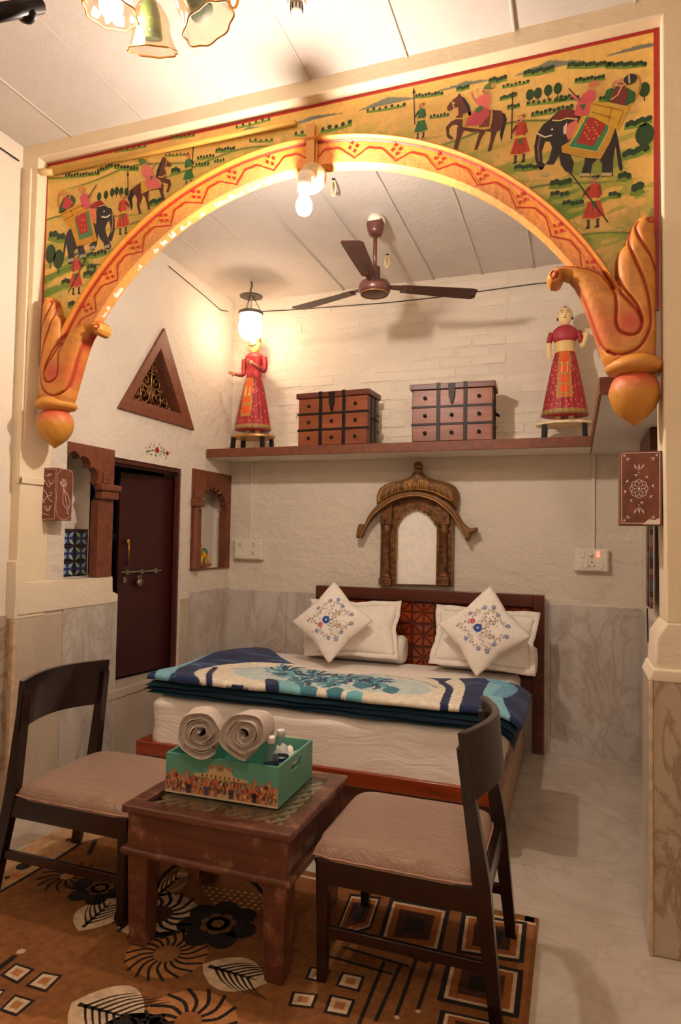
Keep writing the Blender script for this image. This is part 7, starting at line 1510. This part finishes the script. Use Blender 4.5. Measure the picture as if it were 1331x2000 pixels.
# chandelier near the camera, only its lower edge is in view
ch = thing('chandelier', 'gilt chandelier with glass tulip shades at the top edge, one bulb lit', 'chandelier', (-1.13, 1.35, 3.48))
cc_ = Vector((-1.13, 1.38, 3.22))
MB().lathe([(0.001, 3.02), (0.03, 3.04), (0.045, 3.09), (0.03, 3.16), (0.02, 3.2), (0.035, 3.25), (0.015, 3.3), (0.012, 3.44), (0.05, 3.46), (0.05, 3.478)], (cc_.x, cc_.y, 0), 24).build('stem', 'gold', ch, smooth=True)
def shade(px, py, Y, lean, lit=False, r=0.062):
    q = uY(px, py, Y); d = Vector((q.x - cc_.x, q.y - cc_.y, 0)); d = d.normalized() if d.length > 0.01 else Vector((1, 0, 0))
    Mx = Matrix.Translation(q) @ Matrix.Rotation(math.atan2(d.y, d.x), 4, 'Z') @ Matrix.Rotation(lean, 4, 'Y')
    am = MB(); am.tube(spline([tuple(cc_ + Vector((0, 0, -0.1))), tuple(cc_ + d * 0.08 + Vector((0, 0, -0.17))), tuple(q + Vector((0, 0, 0.11)) - d * 0.03), tuple(Mx @ Vector((0, 0, 0.085)))], 6), 0.008, 8); am.build('arm', 'gold', ch, smooth=True)
    prf = spline([(0.018, 0.085), (0.036, 0.07), (0.055, 0.035), (0.058, 0.0), (0.066, -0.03), (r + 0.012, -0.045)], 4)
    wv = lambda u, z: 0.05 * math.cos(2 * PI * u * 8) * max(0, min(1, (0.0 - z) / 0.03))
    g_ = MB(); g_.lathe(prf + [(a * 0.965, b) for a, b in prf[::-1]], (0, 0, 0), 64, mat=Mx, wav=lambda u, z: wv(u, z), cap=False); sh_o = g_.build('tulip_shade', 'sglass', ch, smooth=True)
    e_ = MB(); e_.tube([tuple(Mx @ Vector(((r + 0.012) * (1 + 0.05 * math.cos(8 * 2 * PI * k / 64)) * math.cos(2 * PI * k / 64), (r + 0.012) * (1 + 0.05 * math.cos(8 * 2 * PI * k / 64)) * math.sin(2 * PI * k / 64), -0.045))) for k in range(64)], 0.0028, 5, closed=True); e_.build('gilt_rim', 'gold', sh_o, smooth=True)
    s_ = MB(); s_.lathe([(0.02, 0.085), (0.030, 0.05), (0.033, -0.008), (0.031, -0.014), (0.001, -0.016)], (0, 0, 0), 24, mat=Mx); s_.build('bulb_socket', 'green', ch, smooth=True, angle=40)
    if lit:
        b_ = MB(); b_.ball(tuple(Mx @ Vector((0, 0, -0.025))), 0.034, 18, 12, (1, 1, 1.1)); b_.build('bulb', bulb_mat('chandelier_bulb', P_CHAN, WARM, 0.0155), ch, smooth=True)
shade(218, -6, 1.50, R_(-5), True); shade(296, 66, 1.62, R_(-25)); shade(392, 18, 1.48, R_(-30))
for (x, y) in ((-0.80, 1.25), (-0.95, 1.05), (-1.30, 1.08)):
    am = MB(); am.tube(spline([tuple(cc_ + Vector((0, 0, -0.1))), ((cc_.x + x) / 2, (cc_.y + y) / 2, 3.04), (x, y, 3.09), (x, y, 3.16)], 6), 0.008, 8); am.build('arm', 'gold', ch, smooth=True)
    MB().lathe([(0.02, 3.15), (0.03, 3.16), (0.028, 3.18), (0.02, 3.2)], (x, y, 0), 16).build('bulb_socket', 'gold', ch, smooth=True)
a, b = uY(-30, 30, 0.9), uY(78, 10, 1.0); m = MB(); m.tube([tuple(a + Vector((-0.5, 0, 0.06))), tuple(a), tuple(b)], 0.016, 10); m.ball(tuple(uY(50, 22, 0.98)), 0.022, 12, 8); m.tube([tuple(a + Vector((-0.5, 0, 0.06))), (a.x - 0.5, a.y, 3.475)], 0.012, 8); o = m.build('iron_lamp_rod', 'iron', smooth=True); tag(o, 'dark iron rod crossing the top left corner near the camera', 'rod')
# added fill lamp behind the camera, unseen, brightens the front faces
rl = thing('fill_lamp', 'added unseen fill light globe behind the viewer', 'lamp', (0.25, -0.9, 3.40)); MB().ball((0.25, -0.9, 3.32), 0.09, 20, 14).build('globe', bulb_mat('fill_globe', P_FILL, WARM, 0.1018), rl, smooth=True); MB().lathe([(0.05, 3.40), (0.05, 3.478), (0.001, 3.479)], (0.25, -0.9, 0), 20).build('base', 'gold', rl)
# smoke detector and ceiling rings
t = thing('smoke_detector', 'round white smoke detector on the front ceiling', 'smoke detector', (-1.0, 2.2, 3.48)); q = uZ(580, 6, 3.478)
MB().lathe([(0.001, -0.042), (0.018, -0.040), (0.022, -0.036), (0.022, -0.012), (0.036, -0.01), (0.038, 0.0)], tuple(q), 32).build('case', 'white_plastic', t, smooth=True, angle=40)
for k in range(10): a = 2 * PI * k / 10; MB().box(-0.002, -0.002, -0.034, 0.002, 0.002, -0.014, mat=Matrix.Translation(q) @ Matrix.Rotation(a, 4, 'Z') @ Matrix.Translation((0.0235, 0, 0))).build('vent_slot', 'dark', t)
def hook(label, px, py, z, mat, ln, r=0.03, yaw=0.4):
    q = uZ(px, py, z); t = thing('ceiling_ring', label, 'ring', tuple(q)); MB().lathe([(0.001, -0.008), (0.008, -0.007), (0.011, 0.0)], tuple(q), 10).build('eyelet', 'iron', t)
    m = MB(); m.tube([(q.x + r * .55 * math.cos(2 * PI * k / 20) * math.cos(yaw), q.y + r * .55 * math.cos(2 * PI * k / 20) * math.sin(yaw), q.z - 0.006 - ln / 2 + ln / 2 * math.sin(2 * PI * k / 20)) for k in range(20)], 0.0055, 8, closed=True); m.build('ring', mat, t, smooth=True)
hook('gilt oval ring hanging from the front ceiling beside the chandelier', 457, -30, 3.475, 'gold', 0.085, 0.03)
hook('pale rope ring hanging from the alcove ceiling behind the arch bulb', 652, 350, 3.398, plain('rope', (200, 176, 140), 0.9), 0.09, 0.02)
hook('yellow cord ring hanging from the alcove ceiling behind the fan rod', 757, 497, 3.398, plain('yellow_cord', (222, 196, 130), 0.8), 0.085, 0.028)
